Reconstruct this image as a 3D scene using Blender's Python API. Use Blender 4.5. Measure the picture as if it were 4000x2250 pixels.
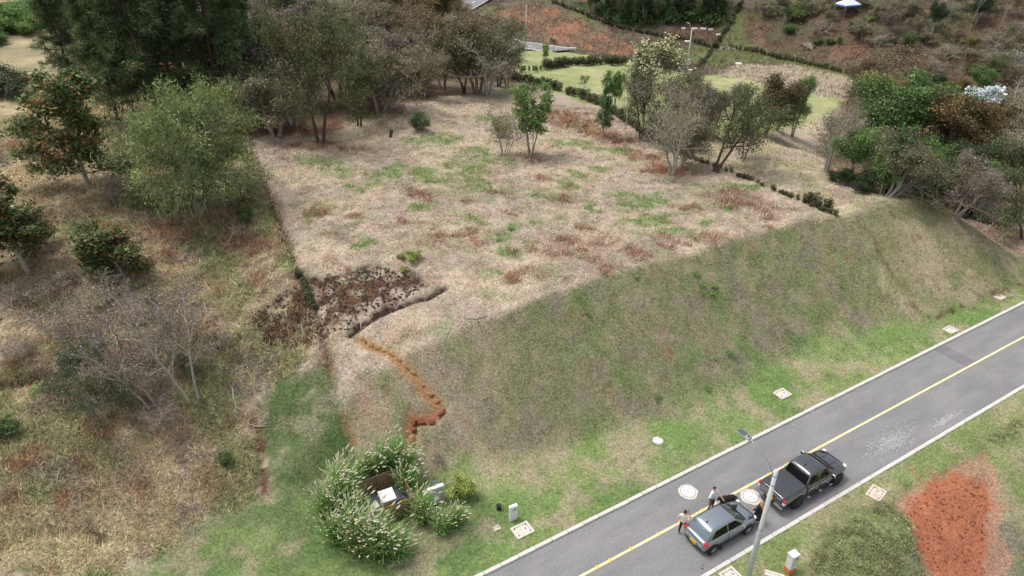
import bpy, bmesh, math, random
import numpy as np
from mathutils import Vector, Matrix

for o in list(bpy.data.objects):
    bpy.data.objects.remove(o, do_unlink=True)
SC = bpy.context.scene
COL = SC.collection
R = math.radians
PI = math.pi

# ------------------------------------------------------------------ camera
CAM_H, PITCH, FOC = 30.5, R(31.5), 1803.2       # metres above the road, look-down angle, focal length for a 2576 px wide frame
CX, CY = 1288.0, 724.5
cam_d = bpy.data.cameras.new('camera')
cam_d.sensor_width = 36.0
cam_d.lens = 36.0 * FOC / 2576.0
cam_d.clip_start, cam_d.clip_end = 0.5, 6000.0
cam = bpy.data.objects.new('camera', cam_d)
COL.objects.link(cam)
cam.location = (0, 0, CAM_H)
cam.rotation_euler = (PI / 2 - PITCH, 0, 0)
SC.camera = cam

# ------------------------------------------------------------------ sky and sun (thin bright overcast)
SUN_EL, SUN_ROT = R(68), R(-70)
world = bpy.data.worlds.new('World')
SC.world = world
world.use_nodes = True
wn = world.node_tree
wn.nodes.clear()
sky = wn.nodes.new('ShaderNodeTexSky')
sky.sky_type = 'NISHITA'
sky.sun_disc = False
sky.sun_elevation, sky.sun_rotation = SUN_EL, SUN_ROT
sky.air_density, sky.dust_density, sky.ozone_density = 1.0, 3.0, 1.0
hsv = wn.nodes.new('ShaderNodeHueSaturation')
hsv.inputs['Saturation'].default_value = 0.30          # cloud cover takes most of the blue out
bg = wn.nodes.new('ShaderNodeBackground')
bg.inputs['Strength'].default_value = 0.15
wo = wn.nodes.new('ShaderNodeOutputWorld')
wn.links.new(sky.outputs[0], hsv.inputs['Color'])
wn.links.new(hsv.outputs[0], bg.inputs[0])
wn.links.new(bg.outputs[0], wo.inputs[0])
sun_d = bpy.data.lights.new('sun', 'SUN')
sun_d.energy, sun_d.angle, sun_d.color = 1.5, R(18), (1.0, 0.95, 0.88)
sun = bpy.data.objects.new('sun', sun_d)
COL.objects.link(sun)
_sd = Vector((math.sin(SUN_ROT) * math.cos(SUN_EL), math.cos(SUN_ROT) * math.cos(SUN_EL), math.sin(SUN_EL)))
sun.rotation_euler = (-_sd).to_track_quat('-Z', 'Y').to_euler()
sun.location = (0, 60, 80)
vs = SC.view_settings
vs.view_transform, vs.look, vs.gamma, vs.exposure = 'Standard', 'None', 1.0, 0.54
vs.use_curve_mapping = False
SC.render.engine = 'CYCLES'
SC.cycles.max_bounces = 5
SC.cycles.diffuse_bounces = 3
SC.cycles.glossy_bounces = 2
SC.cycles.transmission_bounces = 3
SC.cycles.transparent_max_bounces = 6
SC.cycles.use_denoising = True
SC.cycles.denoising_prefilter = 'NONE'
SC.cycles.caustics_reflective = SC.cycles.caustics_refractive = False

# ------------------------------------------------------------------ small helpers
def srgb(r, g, b):
    f = lambda c: (c / 255 / 12.92) if c <= 10.3 else (((c / 255) + 0.055) / 1.055) ** 2.4
    return np.array([f(r), f(g), f(b)])

def smooth(a, lo, hi):
    t = np.clip((a - lo) / (hi - lo), 0, 1)
    return t * t * (3 - 2 * t)

def _hash(ix, iy, seed):
    h = (ix.astype(np.int64) * 374761393 + iy.astype(np.int64) * 668265263 + seed * 2147483647) & 0xffffffff
    h = ((h ^ (h >> 13)) * 1274126177) & 0xffffffff
    h = h ^ (h >> 16)
    return (h & 0xffffff) / float(0xffffff)

def vnoise(x, y, seed=0):
    x = np.asarray(x, float); y = np.asarray(y, float)
    ix, iy = np.floor(x), np.floor(y)
    fx, fy = x - ix, y - iy
    fx, fy = fx * fx * (3 - 2 * fx), fy * fy * (3 - 2 * fy)
    a, b = _hash(ix, iy, seed), _hash(ix + 1, iy, seed)
    c, d = _hash(ix, iy + 1, seed), _hash(ix + 1, iy + 1, seed)
    return (a + (b - a) * fx) * (1 - fy) + (c + (d - c) * fx) * fy

def fbm(x, y, seed=0, octv=4, rough=0.55):
    s, amp, tot = 0.0, 1.0, 0.0
    c, sn = math.cos(0.6), math.sin(0.6)
    for i in range(octv):
        s = s + amp * vnoise(x, y, seed + i * 17)
        tot += amp
        amp *= rough
        x, y = (x * c - y * sn) * 2.03 + 11.3, (x * sn + y * c) * 2.03 + 4.7
    return s / tot

def ray(u, v):
    """direction of the sight line through a point of the 2576 px photograph"""
    x, up = (u - CX) / FOC, (CY - v) / FOC
    return np.array([x, math.cos(PITCH) + up * math.sin(PITCH), -math.sin(PITCH) + up * math.cos(PITCH)])

def at_z(u, v, z):
    d = ray(u, v)
    t = (CAM_H - z) / -d[2]
    return np.array([d[0] * t, d[1] * t, z])

# ------------------------------------------------------------------ the lie of the land
# road frame: s runs along the road, p across it (0 at the far kerb, positive up the bank)
RO = np.array([-1.34, 22.66]); RD = np.array([0.8598, 0.5106]); RN = np.array([-0.5106, 0.8598])
def road_sp(x, y):
    dx, dy = x - RO[0], y - RO[1]
    return dx * RD[0] + dy * RD[1], dx * RN[0] + dy * RN[1]
def road_xy(s, p):
    return RO[0] + s * RD[0] + p * RN[0], RO[1] + s * RD[1] + p * RN[1]
ROAD_W, ROAD_C = 5.45, -2.42

_ctl = [  # sight point in the photograph and the height of the ground there
    (0, 1449, 2.2), (250, 1300, 2.2), (640, 1160, 1.6), (500, 1400, 1.0), (0, 1200, 3.6), (300, 1120, 3.4), (640, 950, 3.4),
    (0, 950, 5.0), (450, 960, 4.4), (640, 860, 4.6), (0, 640, 7.0), (450, 640, 6.4), (740, 740, 5.8), (200, 450, 8.3),
    (0, 190, 9.5), (0, 65, 10.5), (700, 450, 7.0), (700, 320, 7.2), (1000, 260, 6.4), (970, 450, 6.7), (1290, 450, 6.3), (1290, 640, 6.1),
    (1610, 580, 6.1), (1290, 290, 5.4), (1480, 320, 5.0), (1670, 420, 5.3), (1930, 450, 5.7), (2080, 560, 6.1), (1450, 800, 6.2), (1150, 760, 6.0),
    (1290, 200, 3.4), (1480, 257, 4.0), (1740, 400, 5.0), (2000, 515, 5.8), (2120, 485, 5.6), (2300, 530, 6.3), (2060, 390, 4.0), (1930, 320, 2.2),
    (1870, 270, 0.2), (1740, 190, -5.6), (1480, 187, 0.8), (1350, 176, 0.6), (1420, 152, -1.0), (1550, 165, -1.6), (1300, 130, -3.5), (1390, 128, -3.4),
    (1320, 106, -6.3), (1650, 150, -5.0), (1900, 180, -5.5), (2150, 230, -4.5), (2000, 150, -6.0),
    (900, 180, 5.0), (1150, 170, 2.0), (700, 150, 7.0), (400, 120, 9.0), (1190, 10, -6.0), (950, 60, 0.0), (650, 20, 6.0),
]
def at_slope(u, v, z0, y0, k):
    d = ray(u, v)                                       # a hillside that climbs from (y0, z0) at gradient k
    t = (CAM_H - z0 + k * y0) / (k * d[1] - d[2])
    return d * t + np.array([0, 0, CAM_H])
_pts = [at_z(*c) for c in _ctl]
for _u, _v in [(1300, 60), (1300, 10), (1480, 90), (1480, 20), (1650, 110), (1650, 20), (1800, 110), (1800, 20), (2000, 130), (2000, 20), (2128, 120), (2128, 20), (2340, 180), (2340, 80), (2340, 10), (2500, 200), (2500, 100), (2540, 10), (1190, 20), (1420, 100)]:
    _pts.append(at_slope(_u, _v, float(np.interp(_u, [1300, 2000, 2576], [-6.5, -6.0, -5.0])), float(np.interp(_u, [1190, 1300, 1750, 2000, 2150, 2576], [182, 170, 160, 150, 136, 124])), 0.34))
_pts += [np.array(q) for q in [  # ground hidden behind crests
    (35.0, 55.5, 5.2), (38.5, 52.0, 4.0), (41.5, 50.0, 1.6), (43.5, 58.5, -0.6), (38.0, 64.0, -0.5), (50, 62, -1.2), (46, 74, -2.6), (60, 75, -1.8), (62, 90, -3.5), (75, 120, -4.0),
    (33, 72, 0.5), (95, 130, -2.0), (60, 55, -0.6), (90, 75, -0.5), (-60, 40, 4.5), (-60, 80, 10), (-90, 120, 12), (-40, 12, 3.0), (-120, 200, 12), (0, 260, 22), (100, 260, 30), (200, 230, 32), (-100, 260, 18),
    (150, 120, 4), (160, 60, 2), (-110, 30, 8)]]
_pts = np.array(_pts)
def _tps(r2):
    return 0.5 * r2 * np.log(r2 + 1e-9)
_n = len(_pts); _S = 40.0
_P = _pts[:, :2] / _S
_K = _tps(((_P[:, None] - _P[None]) ** 2).sum(-1)) + np.eye(_n) * 0.004
_A = np.zeros((_n + 3, _n + 3)); _A[:_n, :_n] = _K
_A[:_n, _n] = 1; _A[:_n, _n + 1:] = _P; _A[_n, :_n] = 1; _A[_n + 1:, :_n] = _P.T
_W = np.linalg.solve(_A, np.concatenate([_pts[:, 2], np.zeros(3)]))
def natural(x, y):
    x = np.asarray(x, float); y = np.asarray(y, float)
    xc, yc = np.clip(x, -170, 230) / _S, np.clip(y, -20, 290) / _S
    z = _W[_n] + _W[_n + 1] * xc + _W[_n + 2] * yc
    for i in range(_n):
        z = z + _W[i] * _tps((xc - _P[i, 0]) ** 2 + (yc - _P[i, 1]) ** 2)
    far = np.hypot(np.maximum(np.abs(x - 30) - 200, 0), np.maximum(y - 290, 0))
    return z + 0.10 * np.minimum(far, 900)

def smin(a, b, k):
    h = np.clip(0.5 + 0.5 * (b - a) / k, 0, 1)
    return b + (a - b) * h - k * h * (1 - h)

def bank_foot(s):
    return np.interp(s, [-25, -9, -2, 8, 20, 32, 35.5, 38, 60], [8.0, 9.2, 8.2, 5.2, 4.2, 4.3, 4.2, 2.0, 1.8])

def ground_macro(x, y):
    s, p = road_sp(x, y)
    n = natural(x, y)
    p0 = bank_foot(s)
    k = np.interp(s, [-12, -2, 8, 20, 50], [0.58, 0.62, 0.86, 0.80, 0.75])
    q = p - p0
    bank = k * 0.5 * (q + np.sqrt(q * q + 0.5)) + 0.02 * np.maximum(p, 0)
    z = smin(n, bank, 0.10)
    w = smooth(p, 0.9, 2.6)
    z = z * w
    dn = -(p + ROAD_W + 3.4)
    drop = -0.42 * 0.5 * (dn + np.sqrt(dn * dn + 0.8)) - 0.18 * np.maximum(0, 0)
    z = np.where(p < -ROAD_W, np.maximum(drop, -14) + 0.21, z)
    return np.where((p <= 0.15) & (p >= -ROAD_W - 0.15), -0.06, np.where(p < -ROAD_W, np.minimum(z, 0.07), z + 0.07 * (1 - w)))

def poly_world(pts, hfun):
    return np.array([hit(u, v, hfun)[:2] for u, v in pts])

def hit(u, v, hfun=None):
    """where the sight line through that point of the photograph meets the ground"""
    hfun = hfun or ground_macro
    d = ray(u, v)
    t = np.concatenate([np.arange(22, 90, 0.25), np.arange(90, 420, 0.6)])
    zz = hfun(d[0] * t, d[1] * t)
    below = np.nonzero(CAM_H + d[2] * t < zz)[0]
    i = below[0] if len(below) else len(t) - 1
    a, b = t[max(i - 1, 0)], t[i]
    for _ in range(12):
        m = 0.5 * (a + b)
        if CAM_H + d[2] * m < float(hfun(np.array([d[0] * m]), np.array([d[1] * m]))[0]): b = m
        else: a = m
    return np.array([d[0] * b, d[1] * b, CAM_H + d[2] * b])

# ------------------------------------------------------------------ ground features traced from the photograph, then laid on the land
def PW(pts):
    return np.array([hit(u, v)[:2] for u, v in pts])

def inside(x, y, poly):
    r = np.zeros(x.shape, bool)
    j = len(poly) - 1
    for i in range(len(poly)):
        xi, yi = poly[i]; xj, yj = poly[j]
        c = ((yi > y) != (yj > y)) & (x < (xj - xi) * (y - yi) / (yj - yi + 1e-12) + xi)
        r ^= c
        j = i
    return r

def dist_poly(x, y, line):
    d = np.full(x.shape, 1e9)
    for (ax, ay), (bx, by) in zip(line[:-1], line[1:]):
        ex, ey = bx - ax, by - ay
        t = np.clip(((x - ax) * ex + (y - ay) * ey) / (ex * ex + ey * ey + 1e-9), 0, 1)
        d = np.minimum(d, np.hypot(x - ax - t * ex, y - ay - t * ey))
    return d

L_FURROW = PW([(1114, 724), (1085, 738), (1030, 757), (960, 785), (905, 815), (878, 836)])
L_TRENCH = PW([(900, 842), (945, 866), (985, 885), (1010, 912), (1045, 943), (1062, 972), (1082, 992), (1102, 1012), (1106, 1026), (1086, 1046), (1032, 1048), (1032, 1080), (1028, 1118)])
L_DITCH = PW([(630, 380), (660, 450), (690, 530), (722, 610), (748, 680), (775, 740), (802, 800), (815, 870), (838, 950), (856, 1020), (884, 1110)])
L_SCARP1 = PW([(615, 940), (618, 1000), (640, 1060), (655, 1130), (668, 1235)])
L_SCARP2 = PW([(0, 968), (60, 955), (130, 940), (190, 930)])
L_SCARP3 = PW([(0, 1372), (70, 1345), (120, 1330), (170, 1340), (215, 1335), (250, 1355)])
L_BANKCUT = PW([(2340, 806), (2420, 772), (2500, 738), (2576, 712)])
L_SCARP4 = PW([(760, 700), (850, 692), (920, 672), (985, 665), (1050, 690)])
A_SOIL = PW([(640, 790), (700, 745), (760, 700), (860, 690), (960, 668), (1040, 690), (1080, 720), (1010, 757), (930, 790), (880, 822), (800, 850), (770, 872), (690, 880), (650, 840)])
A_SOIL2 = PW([(480, 850), (520, 835), (570, 838), (600, 855), (560, 875), (500, 868)])
A_DKGREEN = PW([(655, 1010), (700, 960), (820, 905), (845, 960), (880, 1060), (890, 1130), (800, 1190), (740, 1230), (690, 1230), (660, 1150)])
A_BOTGREEN = PW([(270, 1460), (330, 1400), (440, 1370), (520, 1300), (620, 1270), (690, 1235), (770, 1220), (900, 1200), (1150, 1200), (1250, 1290), (1200, 1460)])
A_LEFT = PW([(0, 1460), (270, 1460), (330, 1400), (440, 1370), (520, 1300), (660, 1240), (640, 1000), (800, 880), (800, 800), (745, 680), (690, 530), (640, 400), (600, 300), (640, 250), (300, 150), (0, 40)])
A_RED = PW([(2245, 1245), (2290, 1220), (2370, 1195), (2420, 1165), (2470, 1140), (2490, 1118), (2500, 1160), (2520, 1240), (2540, 1460), (2330, 1460), (2300, 1330), (2260, 1290)])
A_RED2 = PW([(2275, 1260), (2410, 1190), (2480, 1210), (2490, 1300), (2470, 1460), (2350, 1460)])
A_SCRUB = PW([(2110, 1300), (2230, 1260), (2300, 1330), (2330, 1460), (2040, 1460), (2050, 1400)])
A_LAWN = PW([(1285, 200), (1300, 150), (1285, 135), (1300, 128), (1400, 130), (1480, 140), (1570, 152), (1700, 180), (1800, 190), (1960, 215), (2060, 240), (2120, 250), (2080, 300), (1960, 330), (1860, 345), (1740, 330), (1600, 320), (1520, 275), (1440, 245)])
A_GROVE = PW([(600, 300), (700, 335), (800, 345), (900, 300), (1010, 262), (1120, 235), (1240, 225), (1300, 205), (1270, 150), (1180, 90), (900, 60), (600, 60), (250, 120), (320, 260), (480, 330)])
A_GROVE2 = PW([(2080, 430), (2160, 470), (2250, 510), (2350, 520), (2430, 560), (2576, 640), (2576, 250), (2250, 200), (2140, 250), (2060, 340)])
A_FARRED = PW([(1205, 60), (1290, 10), (1400, 20), (1530, 80), (1620, 130), (1560, 150), (1440, 120), (1310, 80)])
A_FARHILL = PW([(1400, 2), (1540, 70), (1800, 118), (1980, 150), (2150, 190), (2380, 215), (2576, 260), (2576, 2)])
A_FARGRASS = PW([(1760, 175), (1800, 122), (1830, 40), (1880, 20), (1870, 100), (1990, 145), (2150, 180), (2390, 215), (2400, 235), (2140, 200), (1980, 160), (1820, 130)])
A_UNDER = PW([(1420, 2), (1500, 30), (1560, 60), (1640, 62), (1720, 50), (1800, 60), (1850, 2)])
A_RIGHTLOT = PW([(1740, 392), (1900, 468), (2060, 520), (2112, 545), (2300, 528), (2360, 515), (2250, 500), (2150, 460), (2060, 400), (1960, 340), (1850, 345), (1760, 350)])
A_FERNFLOOR = PW([(1370, 280), (1440, 268), (1520, 290), (1580, 340), (1700, 420), (1760, 440), (1680, 445), (1560, 380), (1470, 330), (1390, 310)])
A_GREYBANK = PW([(1060, 900), (1180, 880), (1220, 960), (1200, 1100), (1170, 1230), (1110, 1190), (1060, 1090), (1110, 1010)])
A_DRYBANK = PW([(2190, 600), (2230, 560), (2300, 552), (2390, 556), (2480, 610), (2560, 665), (2576, 720), (2300, 810), (2270, 790), (2215, 700)])
A_HUMP = PW([(1860, 158), (2000, 165), (2140, 198), (2130, 255), (2060, 243), (1960, 218), (1800, 190)])
A_LB = PW([(880, 835), (1060, 770), (1250, 790), (1228, 960), (1200, 1100), (1160, 1250), (900, 1130)])
L_CREASE = PW([(2195, 590), (2222, 660), (2262, 725), (2310, 785), (2352, 832)])
A_ORANGE_L = PW([(870, 1000), (930, 980), (980, 1040), (960, 1100), (890, 1110)])

def blobs(lst):
    out = []
    for u, v, ru, rv in lst:
        c = hit(u, v)
        ax = hit(u + ru, v)[:2] - c[:2]
        ay = hit(u, v - rv)[:2] - c[:2]
        out.append((c[0], c[1], max(np.hypot(*ax), 0.15), max(np.hypot(*ay), 0.15)))
    return out
B_GREEN = blobs([
    (790, 405, 60, 9), (850, 425, 45, 12), (970, 440, 50, 12), (1010, 430, 50, 14), (1060, 440, 40, 16), (1105, 450, 45, 14), (1150, 465, 35, 12), (1190, 440, 40, 22), (1215, 470, 50, 16),
    (1240, 400, 40, 10), (1280, 410, 30, 8), (1130, 415, 30, 8), (1350, 490, 28, 10), (1380, 498, 24, 7), (1430, 465, 30, 8), (1450, 440, 25, 6), (1500, 425, 30, 7), (1550, 490, 35, 10),
    (1640, 500, 45, 10), (1590, 515, 30, 10), (1490, 520, 25, 9), (1660, 550, 40, 10), (1700, 585, 45, 10), (1730, 592, 25, 8), (1780, 560, 25, 8), (1600, 560, 35, 12), (905, 612, 22, 14),
    (780, 548, 18, 16), (1250, 600, 26, 14), (1240, 690, 20, 12), (1285, 575, 18, 8), (930, 290, 30, 12), (1100, 350, 60, 12), (1250, 300, 40, 10), (1470, 250, 25, 9), (1450, 320, 25, 8),
    (1830, 520, 20, 7), (1860, 470, 40, 8), (1280, 640, 26, 14), (1180, 560, 40, 10), (1060, 520, 25, 10), (900, 470, 45, 12), (1400, 550, 25, 8), (1330, 570, 24, 8), (1210, 380, 30, 8),
    (1600, 695, 40, 14), (1300, 775, 25, 14), (730, 640, 20, 25), (670, 560, 15, 30), (1555, 380, 30, 7), (1500, 375, 30, 6), (1440, 360, 40, 7), (1390, 360, 25, 6)])
B_RUST = blobs([
    (1850, 495, 55, 20), (1900, 520, 40, 16), (1790, 500, 35, 12), (1730, 530, 30, 12), (1930, 540, 30, 10), (1400, 610, 60, 14), (1440, 630, 50, 14), (1520, 610, 35, 16), (1490, 580, 40, 10),
    (1340, 625, 35, 14), (1600, 640, 26, 12), (1530, 680, 35, 22), (1550, 700, 25, 15), (1370, 690, 28, 10), (1300, 690, 30, 12), (1480, 650, 40, 12), (1680, 610, 25, 10), (1190, 600, 25, 18), (1150, 595, 30, 9),
    (1050, 490, 35, 12), (1090, 600, 35, 16), (790, 535, 28, 14), (840, 648, 26, 14), (1170, 510, 25, 8), (1430, 300, 50, 18), (1480, 320, 45, 18), (1560, 350, 50, 14), (1240, 490, 20, 10),
    (1620, 395, 25, 12), (1690, 432, 60, 12), (1340, 395, 35, 9), (880, 540, 20, 8), (700, 330, 90, 14), (820, 370, 90, 10), (960, 275, 60, 8), (1960, 590, 30, 8), (1780, 600, 35, 9), (1370, 450, 25, 7), (1420, 500, 30, 8),
    (1040, 560, 30, 10), (1270, 540, 20, 8), (120, 560, 40, 14), (270, 580, 25, 12), (440, 590, 60, 25), (520, 560, 50, 20), (600, 610, 40, 18), (330, 600, 30, 12), (90, 610, 30, 12), (600, 520, 40, 16), (640, 620, 30, 16),
    (230, 1060, 30, 20), (40, 930, 50, 15), (210, 1160, 35, 20), (340, 1220, 30, 20), (30, 1250, 35, 25), (190, 1240, 30, 14), (580, 1060, 30, 16), (60, 1160, 50, 25), (150, 840, 40, 15), (300, 880, 40, 15), (480, 820, 40, 16), (60, 360, 40, 20), (150, 395, 30, 15), (120, 255, 30, 12), (420, 640, 30, 16), (640, 700, 30, 14)])
B_VERGE = blobs([(1740, 1110, 70, 40), (1830, 1060, 60, 30), (1960, 950, 60, 30), (2080, 880, 70, 26), (2280, 850, 70, 20), (2200, 880, 50, 18), (2420, 800, 50, 14), (1880, 880, 30, 16), (1790, 1010, 30, 18), (1700, 1170, 40, 25), (1250, 1260, 60, 40), (1340, 1270, 50, 30), (1000, 1420, 200, 50), (1150, 1430, 100, 40)])

def blobsum(x, y, lst, seed):
    w = np.zeros(x.shape); lst = [(a_, b_, c_ * 1.15, d_ * 1.2) for a_, b_, c_, d_ in lst]
    wx = x + (fbm(x * 0.9, y * 0.9, seed, 3) - 0.5) * 2.4
    wy = y + (fbm(x * 0.9 + 31, y * 0.9, seed + 5, 3) - 0.5) * 2.4
    for cx, cy, a, b in lst:
        m = (np.abs(x - cx) < a * 2 + 2) & (np.abs(y - cy) < b * 2 + 2)
        if m.any():
            d = np.hypot((wx[m] - cx) / a, (wy[m] - cy) / b)
            w[m] = np.maximum(w[m], smooth(1.35 - d, 0.0, 0.75))
    return w

def soft(x, y, poly, amp=1.2, fr=0.5, seed=3):
    return (region(x, y, poly, amp, fr, seed) + region(x, y, poly, amp * 1.5, fr * 1.7, seed + 20) + region(x, y, poly, amp * 0.6, fr * 2.6, seed + 40) + region(x, y, poly, amp * 1.1, fr * 4.0, seed + 60)) / 4

def region(x, y, poly, amp=1.2, fr=0.5, seed=3):
    lo, hi = poly.min(0) - amp * 1.5, poly.max(0) + amp * 1.5
    r = np.zeros(x.shape)
    m = (x > lo[0]) & (x < hi[0]) & (y > lo[1]) & (y < hi[1])
    if m.any():
        xm, ym = x[m], y[m]
        ox = (fbm(xm * fr, ym * fr, seed, 4, 0.65) - 0.5) * 2 * amp
        oy = (fbm(xm * fr + 40, ym * fr + 9, seed + 7, 4, 0.65) - 0.5) * 2 * amp
        r[m] = inside(xm + ox, ym + oy, poly)
    return r

C = {k: srgb(*v) for k, v in dict(
    straw=(196, 176, 150), pink=(182, 161, 145), buff=(184, 165, 124), brown=(146, 123, 99), rust=(148, 108, 80), rustdk=(112, 80, 62), green=(116, 146, 70), greendk=(80, 104, 50), greenyel=(148, 158, 92),
    olive=(114, 124, 72), oliveyel=(142, 142, 92), banktan=(166, 150, 122), grey=(140, 126, 116), soil=(62, 46, 38), soilbr=(98, 66, 44), orange=(176, 116, 76), ochre=(168, 128, 80), red=(168, 99, 64), redlt=(172, 128, 104),
    lawn=(152, 164, 96), lawnyel=(174, 172, 120), litter=(122, 90, 68), littergr=(128, 110, 100), under=(58, 84, 40), fargreen=(108, 116, 66), farbrown=(112, 99, 82), farorange=(166, 116, 86), dark=(60, 52, 44)).items()}

for _k in C:                                            # the photograph's colours are muted by flat light
    _l = float(C[_k] @ np.array([0.2126, 0.7152, 0.0722]))
    C[_k] = (_l + (C[_k] - _l) * 0.84) * 0.90

def red_core(x, y):
    return smooth(soft(x, y, A_RED2, 1.2, 0.5), 0.10, 0.40)
def red_rim(x, y):
    return smooth(soft(x, y, A_RED, 1.2, 0.5), 0.25, 0.70)

def mix(c, col, w):
    return c * (1 - w[:, None]) + col * w[:, None]

def zones(x, y):
    """weights of the kinds of ground cover at points on the land"""
    s, p = road_sp(x, y)
    n, z = natural(x, y), ground_macro(x, y)
    Z = {}
    p0 = bank_foot(s)
    wob = (fbm(x * 0.5, y * 0.5, 71, 4) - 0.5)
    Z['bank'] = smooth(n - z + wob * 0.4, 0.02, 0.20) * smooth(p, 0.5, 1.5) * smooth(s, -9.0, -6.0) * (s < 60)
    Z['bank'] = np.maximum(Z['bank'], smooth(s, 33, 36) * smooth(58 - s, 0, 2) * smooth(p - p0, 0.2, 0.8) * smooth(10.6 - p + wob, 0, 0.8))
    Z['verge'] = smooth(p0 + 0.7 - p + wob * 3.0, -0.4, 1.2) * (p > 0) * smooth(s, -26, -18)
    Z['near'] = (p < -ROAD_W).astype(float)
    Z['left'] = np.maximum(region(x, y, A_LEFT, 0.8), smooth(-x, 34, 40) * smooth(y, 50, 60)) * (1 - Z['bank'])
    return s, p, Z

def ground_color(x, y):
    s, p, Z = zones(x, y)
    f1 = fbm(x * 0.30, y * 0.30, 1, 5, 0.6); f2 = fbm(x * 0.8, y * 0.8, 2, 4, 0.6); f3 = fbm(x * 2.2, y * 2.2, 3, 3, 0.6); f4 = fbm(x * 0.12, y * 0.12, 4, 4)
    one = np.ones_like(x)
    c = mix(one[:, None] * C['straw'], C['pink'], smooth(f1, 0.35, 0.62))
    c = mix(c, C['brown'], smooth(f2, 0.56, 0.80) * 0.6)
    c = mix(c, C['green'], smooth(f1 * 0.5 + f2 * 0.5, 0.54, 0.66) * 0.30)
    c = mix(c, C['grey'], smooth(fbm(x * 0.5, y * 0.5, 33, 4), 0.62, 0.78) * 0.55)
    # left hillside: tussocks of cut grass, browner
    l = mix(one[:, None] * C['buff'] * 1.08, C['brown'] * 1.1, smooth(f1, 0.40, 0.62) * 0.7)
    l = mix(l, C['littergr'], smooth(f4, 0.48, 0.68) * 0.4)
    l = mix(l, C['straw'], smooth(f2, 0.55, 0.70) * 0.5)
    l = mix(l, C['olive'], smooth(fbm(x * 0.35 + 7, y * 0.35, 12, 4), 0.46, 0.62) * 0.75)
    l = mix(l, C['grey'] * 0.9, smooth(fbm(x * 0.6 + 17, y * 0.6, 13, 4), 0.56, 0.70) * 0.7)
    l = mix(l, C['greenyel'] * 0.8, smooth(y, 62, 72) * smooth(f2, 0.42, 0.6) * 0.4)
    l = mix(l, C['rust'] * 0.9, smooth(fbm(x * 0.55 + 3, y * 0.55, 19, 4), 0.64, 0.76) * 0.4)
    c = mix(c, l, Z['left']) if l.ndim == 1 else c * (1 - Z['left'][:, None]) + l * Z['left'][:, None]
    # lot over the hedge
    w = region(x, y, A_RIGHTLOT, 1.0)
    c = mix(c, C['lawnyel'] * 0.85, w * smooth(f2, 0.42, 0.62) * 0.55)
    # far country
    far = smooth(y + 0.35 * x, 118, 130)
    fc = mix(one[:, None] * C['farbrown'], C['fargreen'], smooth(f4, 0.5, 0.62) * 0.8)
    fc = mix(fc, C['dark'], smooth(f1, 0.56, 0.7) * 0.6)
    c = c * (1 - far[:, None]) + fc * far[:, None]
    w = region(x, y, A_FARHILL, 3.0, 0.15)
    fh = mix(one[:, None] * C['farbrown'] * 0.8, C['litter'] * 0.75, smooth(f1, 0.4, 0.6) * 0.6)
    fh = mix(fh, C['fargreen'] * 0.7, smooth(f4, 0.55, 0.66) * 0.5)
    c = c * (1 - w[:, None]) + fh * w[:, None]
    w = soft(x, y, A_FARRED, 3.0, 0.15)
    c = mix(c, C['farbrown'], w * 0.9)
    c = mix(c, C['farorange'], w * (0.25 + 0.65 * smooth(f1, 0.50, 0.66)))
    c = mix(c, C['farorange'], (1 - w) * far * smooth(fbm(x * 0.11, y * 0.11, 90, 4), 0.66, 0.76) * 0.25)
    c = mix(c, C['fargreen'] * 0.9, region(x, y, A_FARGRASS, 1.5, 0.3) * 0.85)
    c = mix(c, C['straw'] * 0.82, soft(x, y, A_HUMP, 2.0, 0.2) * 0.75)
    c = mix(c, C['under'], region(x, y, A_UNDER, 2.0, 0.3))
    # lawn beyond the hedge
    w = soft(x, y, A_LAWN, 1.2, 0.3)
    lw = mix(one[:, None] * C['lawn'], C['lawnyel'], smooth(f1, 0.42, 0.62))
    lw = mix(lw, C['greenyel'], smooth(f4, 0.5, 0.62) * 0.6)
    c = c * (1 - w[:, None]) + lw * w[:, None]
    # leaf litter under the trees
    w = soft(x, y, A_GROVE, 2.0, 0.3)
    gl = mix(one[:, None] * C['litter'], C['littergr'], smooth(f1, 0.45, 0.62))
    c = c * (1 - 0.9 * w[:, None]) + gl * 0.9 * w[:, None]
    w = soft(x, y, A_GROVE2, 2.0, 0.3) * (1 - Z['bank'])
    gl2 = mix(one[:, None] * C['rustdk'], C['littergr'], smooth(f1, 0.45, 0.62))
    c = c * (1 - 0.8 * w[:, None]) + gl2 * 0.8 * w[:, None]
    w = region(x, y, A_FERNFLOOR, 1.5, 0.5)
    c = mix(c, C['rust'], w * smooth(f2, 0.38, 0.55) * 0.9)
    # patches of regrowth and of dead fern
    g = blobsum(x, y, B_GREEN, 51) * (1 - Z['bank'])
    c = mix(c, C['green'] * (0.85 + 0.3 * f3[:, None]), g * smooth(f3 * 0.5 + f2 * 0.5, 0.28, 0.54) * 0.85)
    lot = (1 - Z['bank']) * (1 - Z['left']) * (1 - far)
    c = mix(c, C['green'] * 1.0, lot * smooth(fbm(x * 0.7, y * 1.1, 151, 4, 0.65), 0.57, 0.70) * 0.36)
    c = mix(c, C['rust'] * 0.95, lot * smooth(fbm(x * 0.8 + 9, y * 1.2, 157, 4, 0.65), 0.60, 0.72) * 0.36)
    r_ = blobsum(x, y, B_RUST, 61) * (1 - Z['bank'])
    c = mix(c, C['rust'] * (0.7 + 0.6 * f3[:, None]), r_ * smooth(f3 * 0.5 + f2 * 0.5, 0.36, 0.56) * 0.85)
    # cut bank
    b = mix(one[:, None] * (C['olive'] * 0.74 + C['banktan'] * 0.26) * 1.05, C['banktan'], smooth(f3 * 0.6 + f2 * 0.4, 0.42, 0.66) * 0.55)
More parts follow.
